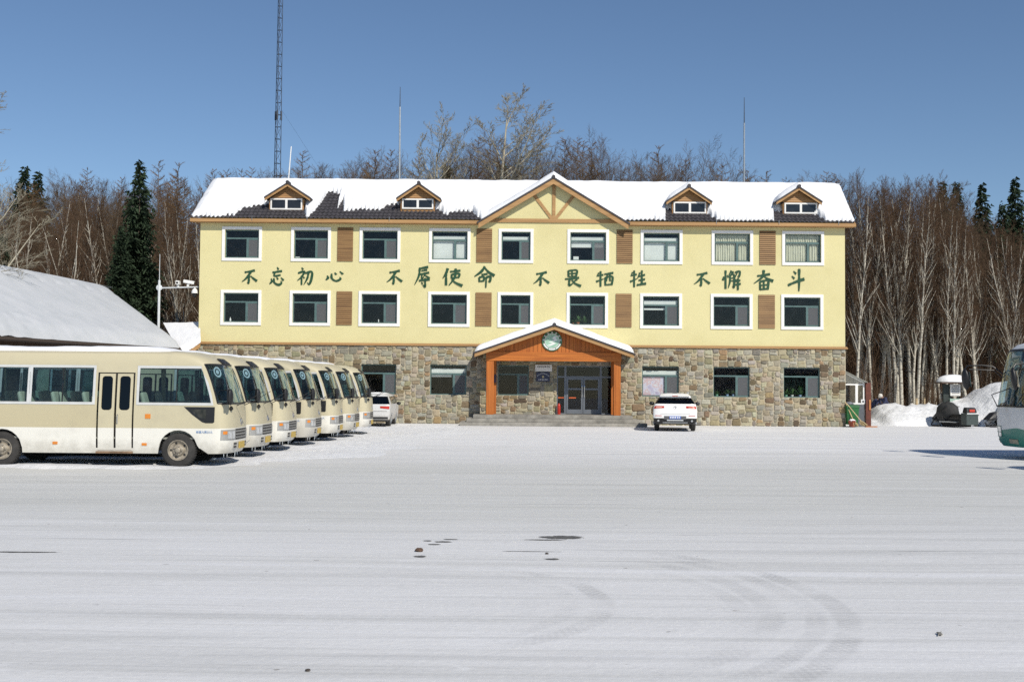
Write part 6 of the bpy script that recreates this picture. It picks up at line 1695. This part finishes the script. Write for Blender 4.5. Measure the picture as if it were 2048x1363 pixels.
# ------------------------------------------------------------------ trees
def seg_mesh(name, S, mat, n=3):
    S = np.asarray(S, dtype=np.float64)
    p0, p1, r0, r1 = S[:, 0:3], S[:, 3:6], S[:, 6], S[:, 7]
    d = p1 - p0; d /= np.maximum(np.linalg.norm(d, axis=1, keepdims=True), 1e-6)
    ref = np.where(np.abs(d[:, 2:3]) < .9, np.array([[0, 0, 1.]]), np.array([[1., 0, 0]]))
    a = np.cross(d, ref); a /= np.linalg.norm(a, axis=1, keepdims=True); b = np.cross(d, a)
    N = len(S); V = np.zeros((N, 2 * n, 3))
    for k in range(n):
        t = 2 * math.pi * k / n; o = a * math.cos(t) + b * math.sin(t)
        V[:, k] = p0 + o * r0[:, None]; V[:, n + k] = p1 + o * r1[:, None]
    base = (np.arange(N) * 2 * n)[:, None, None]
    loc = np.array([[k, (k + 1) % n, n + (k + 1) % n, n + k] for k in range(n)])[None]
    return quad_mesh(name, V.reshape(-1, 3), (base + loc).reshape(-1, 4), mat, n > 3)

def quad_mesh(name, V, Fq, mat, smooth=False):
    me = bpy.data.meshes.new(name)
    me.vertices.add(len(V)); me.vertices.foreach_set('co', V.astype(np.float32).ravel())
    me.loops.add(Fq.size); me.loops.foreach_set('vertex_index', Fq.astype(np.int32).ravel())
    me.polygons.add(len(Fq)); me.polygons.foreach_set('loop_start', np.arange(0, Fq.size, 4, dtype=np.int32))
    me.materials.append(mat); me.update(calc_edges=True)
    if smooth: me.polygons.foreach_set('use_smooth', [True] * len(me.polygons))
    return me

def birch_mat():
    g = G('white_birch_bark')
    n = g.noise(1, g.map((5, 5, 9)), detail=4)
    c = g.ramp(n, [(.30, (.05, .045, .04)), (.42, (.40, .37, .31)), (.62, (.60, .57, .49))])
    c = g.mix(g.math('MULTIPLY', g.step(g.noise(.5), .45, .65), .5), c, (.34, .29, .22))
    g.set(Base_Color=c, Roughness=.8, Specular_IOR_Level=.2); return g.m
BARK = birch_mat()
TW = {'red': plain('reddish_brown_twigs', (.108, .068, .043), .9, var=.25, scale=.4, spec=.1), 'tan': plain('tan_larch_twigs', (.185, .115, .060), .9, var=.25, scale=.4, spec=.1),
      'grey': plain('grey_brown_twigs', (.125, .088, .058), .9, var=.2, scale=.4, spec=.1), 'pale': plain('pale_poplar_twigs', (.32, .29, .22), .9, var=.2, scale=.4, spec=.1)}
DBARK = plain('grey_brown_bark', (.13, .10, .075), .9, var=.4, scale=1.5, bump=.4)
PBARK = plain('pale_yellow_bark', (.40, .365, .285), .85, var=.25, scale=1.2, bump=.3)
NEED = plain('dark_spruce_needles', (.030, .047, .026), .85, var=.6, scale=1.4, spec=.15)

def rot_dir(d, ang, az, rng):
    ref = Vector((0, 0, 1)) if abs(d.z) < .95 else Vector((1, 0, 0))
    a = d.cross(ref).normalized(); b = d.cross(a)
    return (d * math.cos(ang) + (a * math.cos(az) + b * math.sin(az)) * math.sin(ang)).normalized()

def grow(p, d, L, r, lev, rng, T, thick, thin, up, thr, rmin=.006, cr=.5):
    """T[lev] = (children, min angle, max angle, child length, start fraction, wobble)"""
    n = 9 if lev == 0 else 4 if lev == 1 else 3 if lev == 2 else 2
    ch, a0, a1, cl, st, wob = T[lev]
    pts = [p.copy()]; dirs = [d.copy()]
    for i in range(n):
        d = (d + Vector((rng.gauss(0, wob), rng.gauss(0, wob), rng.gauss(0, wob * .6) + up[lev]))).normalized()
        q = p + d * (L / n); ra_, rb_ = r * (1 - .93 * i / n) ** .85, r * (1 - .93 * (i + 1) / n) ** .85
        (thick if ra_ > thr else thin).append((*p, *q, ra_, rb_)); p = q; pts.append(p.copy()); dirs.append(d.copy())
    if lev + 1 >= len(T): return
    for k in range(ch):
        s = st + (1 - st) * (k + rng.random()) / ch
        f = min(n - 1e-3, s * n); i = int(f); q = pts[i].lerp(pts[i + 1], f - i)
        nd = rot_dir(dirs[i + 1], rng.uniform(a0, a1), rng.uniform(0, 6.283), rng)
        grow(q, nd, L * cl * (1.15 - .75 * s) * rng.uniform(.7, 1.2), max(rmin, r * (1 - .8 * s) * cr), lev + 1, rng, T, thick, thin, up, thr, rmin, cr)

def tree_meshes(name, kind, seed):
    rng = random.Random(seed); thick, thin = [], []
    if kind == 'birch':
        H = 15.0
        T = [(36, .25, .55, .235, .30, .045), (11, .35, .85, .42, .12, .13), (10, .4, .9, .5, .12, .16), (0, 0, 0, 0, 0, .15)]
        grow(Vector((0, 0, -.3)), Vector((rng.gauss(0, .04), rng.gauss(0, .04), 1)).normalized(), H, .135, 0, rng, T, thick, thin, (.05, .14, .03, -.02), .015, .0055, .42)
        bark, tw = BARK, TW['red']
    elif kind == 'clump':
        T = [(17, .25, .6, .36, .35, .06), (8, .4, .9, .42, .15, .12), (6, .4, .9, .5, .2, .14), (0, 0, 0, 0, 0, .15)]
        for k in range(5): grow(Vector((rng.gauss(0, .2), rng.gauss(0, .2), -.3)), Vector((rng.gauss(0, .16), rng.gauss(0, .16), 1)).normalized(), rng.uniform(9.5, 12.5), rng.uniform(.06, .1), 0, rng, T, thick, thin, (.06, .12, .03, -.02), .02)
        bark, tw = BARK, TW['red']
    elif kind == 'larch':
        H = 16.0; r = .14
        for i in range(8): thick.append((0, 0, H * i / 8 - .3, 0, 0, H * (i + 1) / 8 - .3, r * (1 - i / 8.4), r * (1 - (i + 1) / 8.4)))
        for k in range(96):
            s = .25 + .75 * (k + rng.random()) / 96; z = H * s - .3; L = (1 - s) ** .75 * 3.1 * rng.uniform(.6, 1.1) + .25
            az = rng.uniform(0, 6.28); d = Vector((math.cos(az), math.sin(az), rng.uniform(.0, .35) + .3 * s)).normalized(); p = Vector((0, 0, z)); n = 3
            for i in range(n):
                q = p + d * (L / n); thin.append((*p, *q, .022 * (1 - .7 * i / n), .022 * (1 - .7 * (i + 1) / n)))
                for c in range(5):
                    nd = (d + Vector((rng.gauss(0, .6), rng.gauss(0, .6), rng.gauss(.1, .35)))).normalized(); s0 = p.lerp(q, rng.random())
                    e1 = s0 + nd * L * .26 * rng.uniform(.5, 1.2); thin.append((*s0, *e1, .010, .005))
                    e2 = e1 + (nd + Vector((rng.gauss(0, .5), rng.gauss(0, .5), rng.gauss(0, .4)))).normalized() * L * .14; thin.append((*e1, *e2, .007, .004))
                p = q; d = (d + Vector((0, 0, .10))).normalized()
        bark, tw = DBARK, TW['tan']
    elif kind == 'bare':       # rounded dense brown crown
        T = [(26, .35, .8, .48, .22, .07), (13, .4, .9, .46, .10, .13), (13, .4, .9, .5, .10, .16), (0, 0, 0, 0, 0, .15)]
        grow(Vector((0, 0, -.3)), Vector((rng.gauss(0, .05), rng.gauss(0, .05), 1)).normalized(), 13.0, .15, 0, rng, T, thick, thin, (.05, .12, .05, 0), .05, .0048, .42)
        bark, tw = DBARK, TW['grey']
    elif kind == 'poplar':
        T = [(24, .45, .85, .44, .20, .02), (11, .4, .85, .42, .12, .10), (9, .35, .85, .45, .15, .14), (6, .35, .8, .5, .2, .14), (0, 0, 0, 0, 0, .15)]
        grow(Vector((0, 0, -.3)), Vector((0, 0, 1)), 19.5, .27, 0, rng, T, thick, thin, (.06, .13, .06, .03, 0), .03, .011, .5)
        bark, tw = PBARK, TW['pale']
    elif kind == 'scrub':
        T = [(9, .3, .8, .5, .1, .10), (6, .3, .8, .5, .15, .13), (0, 0, 0, 0, 0, .15)]
        for k in range(7): grow(Vector((rng.gauss(0, .5), rng.gauss(0, .5), -.2)), Vector((rng.gauss(0, .25), rng.gauss(0, .25), 1)).normalized(), rng.uniform(2.0, 4.5), .025, 0, rng, T, thin, thin, (.08, .1, .0), .01)
        return None, thin
    return seg_mesh(name + '_trunk', thick, bark, 5), seg_mesh(name + '_crown', thin, tw, 3), max(s[5] for s in thick + thin)

def spruce_meshes(name, seed, H=16.0, Rb=2.7, dens=1.0):
    rng = random.Random(seed)
    thick = [(0, 0, H * i / 6 - .3, 0, 0, H * (i + 1) / 6 - .3, .17 * (1 - i / 6.1), .17 * (1 - (i + 1) / 6.1)) for i in range(6)]
    Q = []
    nW = 58
    for w_ in range(nW):
        s = .08 + .92 * w_ / nW; z = H * s
        Lw = Rb * (1 - s) ** .85 * rng.uniform(.82, 1.2) + .16
        for b in range(int(10 * dens) if s < .8 else 6):
            az = rng.uniform(0, 6.283); L = Lw * rng.uniform(.6, 1.15); droop = -.38 + .75 * s
            d = Vector((math.cos(az), math.sin(az), droop)).normalized(); side = Vector((-math.sin(az), math.cos(az), 0))
            n = max(4, int(L / .10))
            for i in range(n):
                t = (i + .6) / n; p = Vector((0, 0, z + rng.gauss(0, .16))) + d * L * t + Vector((0, 0, .22 * L * t * t))
                for sg in (-1, 1):
                    wd = (.15 + .32 * (1 - t) * min(1, L)) * rng.uniform(.5, 1.3)
                    e1 = p + side * sg * wd + d * wd * .7 + Vector((rng.gauss(0, .05), rng.gauss(0, .05), -wd * rng.uniform(.2, 1.3)))
                    hw_ = d * .055 + Vector((0, 0, rng.uniform(-.07, .07)))
                    Q.append((p - hw_, p + hw_, e1 + hw_ * .5, e1 - hw_ * .5))
    V = np.array([[tuple(v) for v in q] for q in Q]).reshape(-1, 3); Fq = np.arange(len(V)).reshape(-1, 4)
    return seg_mesh(name + '_trunk', thick, DBARK, 5), quad_mesh(name + '_crown', V, Fq, NEED), H

TM = {}
for kind, nvar in (('birch', 5), ('clump', 2), ('larch', 3), ('bare', 5), ('poplar', 2)):
    TM[kind] = [tree_meshes(f'{kind}{i}', kind, 100 + 7 * i + len(kind)) for i in range(nvar)]
TM['spruce'] = [spruce_meshes(f'spruce{i}', 40 + i) for i in range(3)]
TH_ = {'birch': 14.6, 'clump': 11.5, 'larch': 15.7, 'bare': 13.0, 'poplar': 19.4, 'spruce': 16.0}
NAME = {'birch': 'birch_tree', 'clump': 'birch_tree', 'larch': 'larch_tree', 'bare': 'bare_tree', 'poplar': 'poplar_tree', 'spruce': 'spruce_tree'}
rt = random.Random(77)
def tree(kind, x, y, h, label, group=None, var=None, rz=None, wide=1.0):
    tr, cr, h0 = TM[kind][rt.randrange(len(TM[kind])) if var is None else var]
    s = h / h0
    e = empty(NAME[kind], (x, y, hz(x, y) - .1 if y > 75 else 0), label, 'tree', group)
    e.rotation_euler = (0, 0, rt.uniform(0, 6.28) if rz is None else rz)
    for nm, me in (('trunk', tr), ('crown', cr)):
        o = link(bpy.data.objects.new(nm, me), e); o.scale = (s * wide, s * wide, s)
    return e
def tree_px(kind, px, top, y, label, group=None, **k):
    q = P(px, top, y); g0 = hz(q.x, y) - .1 if y > 75 else 0
    return tree(kind, q.x, y, q.z - g0, label, group, **k)

# notable trees
tree_px('poplar', 962, 160, 73, 'tall pale poplar with wide bare branches rising highest behind the roof', var=0, rz=1.0, wide=1.4)
tree_px('poplar', 880, 215, 75, 'second pale poplar leaning left behind the roof, just left of the tallest tree', var=1, rz=2.2, wide=1.2)
tree_px('spruce', 281, 324, 66.5, 'tall dark green spruce with a narrow pointed top left of the building', 'dark green spruces', var=0)
tree_px('spruce', 243, 452, 65, 'shorter dark spruce in front of the tall spruce, above the shed roof', 'dark green spruces', var=1)
for px, top, y, lb in ((50, 335, 92, 'dark spruce top at the far left of the wood'), (76, 345, 96, 'second dark spruce top right of the far left one'), (8, 470, 66, 'dark spruce at the left picture edge above the shed'),
                       (1885, 366, 100, 'dark spruce top left of the pair above the birches on the right'), (1912, 365, 103, 'dark spruce top, right one of the close pair above the birches'),
                       (1965, 369, 98, 'broad dark spruce top standing alone above the birches on the right'), (2031, 358, 92, 'tall dark conifer at the right picture edge'), (2004, 408, 90, 'dark conifer just left of the one at the right edge'),
                       (2046, 470, 82, 'dark conifer low at the right edge behind the coach'), (372, 560, 74, 'dark spruce low behind the camera pole'), (1998, 470, 79, 'dark conifer above the snow pile beside the coach'),
                       (893, 330, 84, 'dark green conifer tip under the leaning poplar'), (1003, 322, 88, 'dark green conifer at the foot of the tallest poplar')):
    tree_px('spruce', px, top, y, lb, 'dark green spruces')
tree_px('clump', 98, 385, 62, 'white birch with several stems fanning out above the shed', 'white birches on the left', var=0, rz=.5)
tree_px('clump', 150, 410, 63.5, 'slender pale birch right of the fanning birch above the shed', 'white birches on the left', var=1)
tree_px('birch', 388, 375, 66, 'white birch close to the left corner of the building', 'white birches on the left', var=1)
tree_px('birch', 366, 420, 67, 'leaning white birch left of the building corner', 'white birches on the left', var=2)
tree_px('birch', 322, 430, 68, 'thin white birch behind the camera pole', 'white birches on the left', var=3)
for i, (px, top, y) in enumerate([(1708, 352, 67), (1722, 365, 69), (1744, 338, 68), (1752, 380, 71), (1784, 362, 68.5), (1799, 400, 72), (1827, 388, 68), (1842, 372, 70), (1851, 395, 73), (1893, 392, 68.5), (1912, 350, 71), (1956, 402, 69), (1872, 430, 74), (1931, 425, 75), (1985, 440, 73),
                                  (1768, 350, 73), (1735, 345, 74), (1815, 365, 75), (1862, 372, 76), (2022, 430, 71)]):
    tree_px('birch', px, top, y, ['pale birch close to the right end of the building', 'slim white birch behind the glass lean-to', 'white birch rising highest behind the lean-to', 'thin white birch right of the lean-to', 'white birch above the left end of the snow bank', 'thin birch behind the snow bank, left half',
                                  'white birch above the middle of the snow bank', 'forked white birch above the snow bank', 'third white birch of the close group above the snow bank', 'white birch just left of the louvred shelter', 'tall white birch straight above the louvred shelter', 'white many-branched birch right of the louvred shelter',
                                  'thin pale birch set back left of the louvred shelter', 'thin pale birch set back above the snow pile', 'pale birch above the snow pile near the coach', 'birch set back between lean-to and snow bank', 'thin birch set back behind the lean-to', 'birch set back above the middle of the bank',
                                  'birch set back left of the forked birch', 'pale birch behind the coach roof'][i], 'white birches on the right', wide=.85)
tree_px('poplar', -72, 175, 47, 'bare tree at the left edge with only its branch tips in the picture', var=1, rz=4.0, wide=1.6)
for px, top, y, lb in ((318, 318, 84, 'larch with a conical bare crown right of the tall spruce'), (357, 322, 86, 'larch with a conical bare crown nearest the building on the left'), (175, 335, 88, 'tall conical larch in the middle of the left wood'),
                       (243, 352, 90, 'conical larch left of the tall spruce'), (606, 298, 86, 'conical larch right of the lattice mast'), (455, 338, 88, 'larch top left of the lattice mast'), (782, 296, 88, 'larch crown behind the left roof rod'), (425, 335, 87, 'larch top above the left roof corner')):
    tree_px('larch', px, top, y, lb, 'bare larches')
# the body of the wood: each tree is a thing, alike ones share a label
GL = {('bare', 'l'): 'bare brown-twigged tree in the wood left of the building', ('larch', 'l'): 'bare conical larch in the wood left of the building', ('birch', 'l'): 'thin birch in the wood left of the building',
      ('bare', 'm'): 'bare brown-crowned tree showing above the building roof', ('larch', 'm'): 'bare larch showing above the building roof', ('birch', 'm'): 'thin birch showing above the building roof',
      ('bare', 'r'): 'bare brown-twigged tree in the wood right of the building', ('larch', 'r'): 'bare larch in the wood right of the building', ('birch', 'r'): 'thin birch deep in the wood right of the building'}
SKY = [(-300, 330), (0, 385), (40, 340), (80, 350), (130, 375), (180, 335), (230, 355), (270, 365), (330, 340), (400, 352), (480, 330), (560, 338), (640, 312), (700, 320), (760, 290), (830, 305), (900, 275), (960, 265), (1040, 275), (1095, 262), (1180, 268), (1260, 280), (1340, 292), (1420, 312), (1500, 326), (1570, 330), (1650, 338), (1700, 348), (1740, 330), (1830, 345), (1900, 400), (2048, 420), (2300, 400)]
def fill(n, kinds, pa, pb, ya, yb, drop, reg, groups):
    for i in range(n):
        px = pa + (pb - pa) * (i + rt.random()) / n; y = rt.uniform(ya, yb); k = rt.choice(kinds)
        top = lerp_tab(SKY, px) + abs(rt.gauss(0, drop)) + rt.uniform(-6, 10)
        tree_px(k, px, top, y, GL[k, reg], f'{groups} ({NAME[k].replace("_", " ")}s)')
fill(84, ['bare', 'bare', 'bare', 'larch', 'birch'], -160, 440, 76, 112, 20, 'l', 'trees of the left wood')
fill(26, ['bare', 'bare', 'birch'], -60, 420, 73, 79, 60, 'l', 'trees of the left wood')
fill(104, ['bare', 'bare', 'bare', 'larch'], 430, 1700, 75, 104, 9, 'm', 'trees behind the building')
fill(66, ['bare', 'bare', 'birch', 'birch'], 1690, 2230, 74, 112, 26, 'r', 'trees of the right wood')
fill(44, ['birch'], 1700, 2090, 66.8, 76, 45, 'r', 'trees of the right wood')
fill(16, ['birch'], 20, 400, 66, 74, 60, 'l', 'trees of the left wood')

# undergrowth and far-off stems: one mass
scr = [np.array(tree_meshes('s', 'scrub', 500 + i)[1]) for i in range(4)]
rs = np.random.RandomState(5); parts = []
def put(S, x, y, s, a):
    c, sn_ = math.cos(a), math.sin(a); M = np.array([[c, -sn_, 0], [sn_, c, 0], [0, 0, 1]]) * s
    T = S.copy(); o = np.array([x, y, hz(x, y) - .1 if y > 75 else 0])
    T[:, 0:3] = S[:, 0:3] @ M.T + o; T[:, 3:6] = S[:, 3:6] @ M.T + o; T[:, 6:8] *= s; parts.append(T)
for i in range(430):
    y = rs.uniform(67.5, 96); px = rs.choice([rs.uniform(-120, 420), rs.uniform(1690, 2200)]); x = P(px, 700, y).x
    put(scr[i % 4], x, y, rs.uniform(.6, 1.7), rs.uniform(0, 6.28))
for i in range(2600):       # thin stems far back, carrying a few twigs
    y = rs.uniform(88, 138); px = rs.uniform(-150, 2220); x = P(px, 700, y).x; h = rs.uniform(6, 13); z = hz(x, y); lx, ly = rs.normal(0, .04, 2) * h
    st = [(x, y, z - .2, x + lx * .5, y + ly * .5, z + h * .5, .07, .05), (x + lx * .5, y + ly * .5, z + h * .5, x + lx, y + ly, z + h, .05, .015)]
    for k in range(14):
        f = rs.uniform(.25, 1); a = rs.uniform(0, 6.28); L = rs.uniform(.6, 1.8); b0_ = (x + lx * f, y + ly * f, z + h * f)
        st.append((*b0_, b0_[0] + math.cos(a) * L * .5, b0_[1] + math.sin(a) * L * .5, b0_[2] + L * .8, .022, .008))
    parts.append(np.array(st))
me = seg_mesh('undergrowth', np.vstack(parts), TW['red'], 3)
o = link(bpy.data.objects.new('undergrowth', me)); tag(o, 'brown undergrowth and thin far-off stems massed between the trees of the wood', 'undergrowth', kind='stuff')

# ------------------------------------------------------------------ people behind the snow bank
def person(loc, rz, label, joints, hat, coat, legs, group=None):
    e = empty('person', loc, label, 'person', group); e.rotation_euler = (0, 0, rz)
    names = list(joints); idx = {n: i for i, n in enumerate(names)}
    E = [('pelvis', 'waist'), ('waist', 'chest'), ('chest', 'neck'), ('neck', 'head'), ('head', 'crown')]
    for s in 'lr': E += [('chest', 'sh' + s), ('sh' + s, 'el' + s), ('el' + s, 'wr' + s), ('wr' + s, 'ha' + s), ('pelvis', 'hi' + s), ('hi' + s, 'kn' + s), ('kn' + s, 'an' + s), ('an' + s, 'to' + s)]
    me = bpy.data.meshes.new('tmp'); me.from_pydata([joints[n][0] for n in names], [(idx[a], idx[b]) for a, b in E], [])
    o = bpy.data.objects.new('tmp', me); COL.objects.link(o)
    mod = o.modifiers.new('s', 'SKIN'); sv = me.skin_vertices[0].data
    for n in names: r = joints[n][1]; sv[idx[n]].radius = (r, r * .85); sv[idx[n]].use_root = n == 'pelvis'
    ss = o.modifiers.new('u', 'SUBSURF'); ss.levels = 2; ss.render_levels = 2
    dg = bpy.context.evaluated_depsgraph_get(); dg.update()
    m2 = bpy.data.meshes.new_from_object(o.evaluated_get(dg)); m2.name = 'body'
    bpy.data.objects.remove(o)
    m2.materials.clear()
    for m in (coat, legs, MAT_SKIN, MAT['black']): m2.materials.append(m)
    pz = joints['pelvis'][0]; hd = Vector(joints['head'][0]); hands = [Vector(joints['ha' + s][0]) for s in 'lr']
    kn = [Vector(joints[k][0]) for k in ('knl', 'knr', 'hil', 'hir', 'anl', 'anr')]
    for p in m2.polygons:
        c = p.center; p.use_smooth = True
        if (c - hd).length < .16: p.material_index = 2
        elif min((c - h).length for h in hands) < .09: p.material_index = 3
        elif c.z < .12: p.material_index = 3
        elif min((c - k).length for k in kn[:2] + kn[4:]) < .26 or c.z < pz[2] - .12: p.material_index = 1
    link(bpy.data.objects.new('body', m2), e)
    m = MB(); up = (Vector(joints['crown'][0]) - hd).normalized(); m.lathe([(.115, -.02), (.122, .03), (.11, .09), (.06, .135), (0, .145)], hd, up, 14); m.ball(hd + up * .15, .03, None, None, 8, 6)
    m.build('hat', hat, e, smooth=60)
    # face: nose, eyes, mouth
    f = Vector((0, -1, 0)); f = (f - up * f.dot(up)).normalized(); m = MB()
    m.ball(hd + f * .112 - up * .02, .016, .02, .022, 6, 5, 0); 
    for s in (-1, 1): m.ball(hd + f * .098 + up * .015 + Vector((s * .036, 0, 0)), .011, .008, .009, 6, 5, 1)
    m.box(hd.x - .025, hd.x + .025, (hd + f * .103).y - .004, (hd + f * .103).y + .01, (hd - up * .07 + f * .1).z - .005, (hd - up * .07 + f * .1).z + .005, 1)
    m.build('face', [MAT_SKIN, MAT['dark_ink']], e)
    return e
MAT_SKIN = plain('skin', (.45, .28, .20), .6)
navy = plain('navy_jacket', (.022, .028, .075), .8, var=.3); dark = plain('dark_trousers', (.03, .03, .035), .85, var=.3); whitehat = plain('pale_knit_hat', (.66, .63, .58), .9, var=.1, scale=30)
def J(bend=0.0, arms='down', lean=0):
    c, s = math.cos(bend), math.sin(bend)
    def up(h, x=0, f=0): return (x + lean * h, -(h * s) - f * c, .92 + h * c - f * s * .6)
    j = {'pelvis': ((0, 0, .92), .16), 'waist': (up(.2), .15), 'chest': (up(.42), .17), 'neck': (up(.58), .065), 'head': (up(.70, 0, .02), .10), 'crown': (up(.80, 0, .02), .085)}
    for n, x in (('l', 1), ('r', -1)):
        j['sh' + n] = (up(.50, .19 * x), .085); f = {'down': .02, 'work': .22}[arms]; q = .9 if arms == 'down' else .5
        j['el' + n] = (up(.50 - .28 * q, .25 * x, f), .062); a = j['el' + n][0]
        b = (a[0] - .03 * x, a[1] - (.04 if arms == 'down' else .20), a[2] - (.25 if arms == 'down' else .14)); j['wr' + n] = (b, .045); j['ha' + n] = ((b[0] - .01 * x, b[1] - .05, b[2] - .08), .045)
        j['hi' + n] = ((.10 * x, 0, .86), .105); j['kn' + n] = ((.13 * x, -.05, .49), .072); j['an' + n] = ((.14 * x, .03, .09), .052); j['to' + n] = ((.15 * x, -.14, .05), .045)
    return j
for px, pyf, y, rz, bend, arms, lb in ((1775, 803, 63.6, R(-60), .85, 'work', 'person in navy jacket and pale hat bending forward on the snow bank'), (1817, 812, 65.0, R(10), .5, 'work', 'person with pale hat and dark shoulder behind the snow bank, left of the posts'),
                                  (1857, 811, 65.2, R(-20), .3, 'down', 'person behind the snow bank with only a pale hat showing, right of the posts'), (1742.5, 802, 64.2, R(40), .9, 'work', 'person in a navy coat bent low beside the rust brown door')):
    q = P(px, pyf, y); hgt = (J(bend, arms)['crown'][0][2] + .1)
    if bend > .8: z0 = max(0, P(px, 790 if px > 1760 else 800, y).z - hgt + .12) if px > 1760 else 0
    else: z0 = P(px, pyf - 1, y).z - hgt + .2
    person((q.x, y, z0), rz, lb, J(bend, arms), whitehat, navy, dark, 'people behind the snow bank')
# mound they stand on, pale rails and posts, sunlit boards
mb = MB()
def mound(i, j):
    x = 17.5 + .35 * i; y = 61.6 + .35 * j
    k = max(0, 1 - ((y - 64.4) / 2.6) ** 2) * max(0, min(1, (x - 17.8) / 1.5)) * max(0, min(1, (26.5 - x) / 3)); px = 1024 + x * 2275 / 64
    return (x, y, -.05 + k * (lerp_tab([(1640, .3), (1700, .8), (1775, .62), (1800, .15), (1860, .12)], px) + .15 * fbm(x, y, 4)))
mb.grid(mound, 28, 17); tag(mb.build('snow_mound', MAT['snow_rough'], smooth=90), kind='structure')
yf = 66.2
e = empty('rail_fence', (P(1840, 830, yf).x, yf, 0), 'pale wooden posts with a rail behind the snow bank', 'fence')
pw = plain('pale_timber', (.50, .38, .22), .7, var=.2)
for pa, top in ((1833, 796), (1849, 796)):
    m = MB(); q = P(pa, top, yf); m.tube([(q.x, yf, -.1), (q.x, yf, q.z)], .075 if pa == 1833 else .05, 8); wpart('post', m, pw, e)
m = MB(); q = P(1833, 811, yf); r_ = P(1850, 811, yf); m.tube([(q.x - .3, yf - .07, q.z), (r_.x + .2, yf - .07, q.z)], .03, 6); m.tube([(q.x, yf - .07, q.z - .35), (r_.x + .2, yf - .07, q.z - .45)], .03, 6); wpart('rail', m, pw, e)
q = P(1829, 818, 63.3); m = MB()
for i in range(5):
    M = Matrix.Rotation(.12 * i - .2, 4, 'Z') @ Matrix.Rotation(.22, 4, 'Y'); m.box(-.42, .42, -.09 + .05 * i, .08 + .05 * i, .05 * i, .05 * i + .04, 0, M)
o = m.build('board_pile', plain('fresh_sawn_boards', (.68, .47, .24), .7, var=.12), None); o.location = (q.x, 62.4, q.z - .12)
tag(o, 'small pile of fresh orange boards on top of the snow bank', 'boards')

# ------------------------------------------------------------------ things on the ground
def wet_mat():
    g = G('bare_gravel'); tc = g.t.nodes.new('ShaderNodeTexCoord').outputs['Generated']
    v = g.n('ShaderNodeVectorMath', {0: tc, 1: (.5, .5, 0)}, operation='SUBTRACT').outputs[0]
    v = g.n('ShaderNodeVectorMath', {0: v, 1: (2, 2, 0)}, operation='MULTIPLY').outputs[0]
    L = g.n('ShaderNodeVectorMath', {0: v}, operation='LENGTH').outputs['Value']
    n = g.noise(1, g.map((9, 22, 1)), detail=6, rough=.7)
    m = g.step(g.math('ADD', g.math('SUBTRACT', 1.0, L), g.math('MULTIPLY', g.math('SUBTRACT', n, .5), 1.5)), .12, .42)
    g.set(Base_Color=g.ramp(g.noise(30, detail=6), [(.3, (.05, .05, .048)), (.7, (.16, .155, .145))]), Roughness=.8)
    tr = g.n('ShaderNodeBsdfTransparent'); mx = g.n('ShaderNodeMixShader', {0: m, 1: tr, 2: g.p.outputs[0]})
    g.t.links.new(mx.outputs[0], g.out.inputs[0]); return g.m
wet = wet_mat()
def patch(px, py, wx, wy, seed):
    h = 770.5 + .0081 * (px - 1024); D = EYE * 2275 / (py - h); x = (px - 1024) * D / 2275
    rng = random.Random(seed); n = 90; ph = [rng.uniform(0, 6.28) for _ in range(4)]
    pts = []
    for i in range(n):
        t = 2 * math.pi * i / n; k = 1 + .18 * math.sin(2 * t + ph[0]) + .12 * math.sin(3 * t + ph[1]) + .10 * math.sin(7 * t + ph[2]) + .12 * math.sin(17 * t + ph[3]) + rng.uniform(-.16, .16)
        pts.append((x + wx * k * math.cos(t), D + wy * k * math.sin(t), .004))
    m = MB(); m.add(pts + [(x, D, .006)], [(i, (i + 1) % n, n) for i in range(n)]); return m
for i, (px, py, wx, wy) in enumerate(((1127, 1072, .26, .12), (1108, 1115, .06, .05), (1095, 1077, .22, .03), (890, 1081, .08, .05), (872, 1086, .06, .04), (860, 1079, .05, .03), (845, 1110, .07, .05), (905, 1076, .07, .03), (45, 1101, .34, .035), (1060, 1100, .30, .012))):
    tag(patch(px, py, wx * 1.25, wy * 1.3, i).build('bare_ground', wet, recentre=True), kind='structure')
def clod(px, py, sx, label, name, col, seed):
    h = 770.5 + .0081 * (px - 1024); D = EYE * 2275 / (py - h); x = (px - 1024) * D / 2275
    rng = random.Random(seed); m = MB(); J_ = [[rng.uniform(.7, 1.25) for _ in range(9)] for _ in range(11)]
    m.ball((0, 0, sx * .4), sx, sx * .7, sx * .5, 10, 8, 0, None, lambda i, j: J_[i][j]); o = m.build(name, plain(name + '_earth', col, .9, var=.4, scale=40), None); o.location = (x, D, 0)
    tag(o, label, 'clod')
clod(843, 1100, .048, 'brown frozen clod lying on the snow in the middle foreground', 'earth_clod', (.10, .06, .04), 1)
clod(625, 1335, .018, 'tiny dark clod on the snow near the bottom edge', 'earth_clod', (.06, .05, .045), 2)
clod(1097, 1345 - 240, .02, 'small dark crumb beside the dark bare patch', 'earth_clod', (.06, .05, .045), 3)
h = 770.5 + .0081 * (1876 - 1024); D = EYE * 2275 / (1264 - h); x = (1876 - 1024) * D / 2275
m = MB(); m.tube([(-.035, -.06, .008), (.0, .0, .014), (.04, .07, .01)], [.003, .009, .003], 6); m.ball((.0, 0, .012), .018, .05, .008, 8, 6)
o = m.build('dead_leaf', plain('dead_leaf', (.20, .19, .17), .8, var=.3), None); o.location = (x, D, 0); tag(o, 'small grey dead leaf on the snow at the lower right', 'leaf')
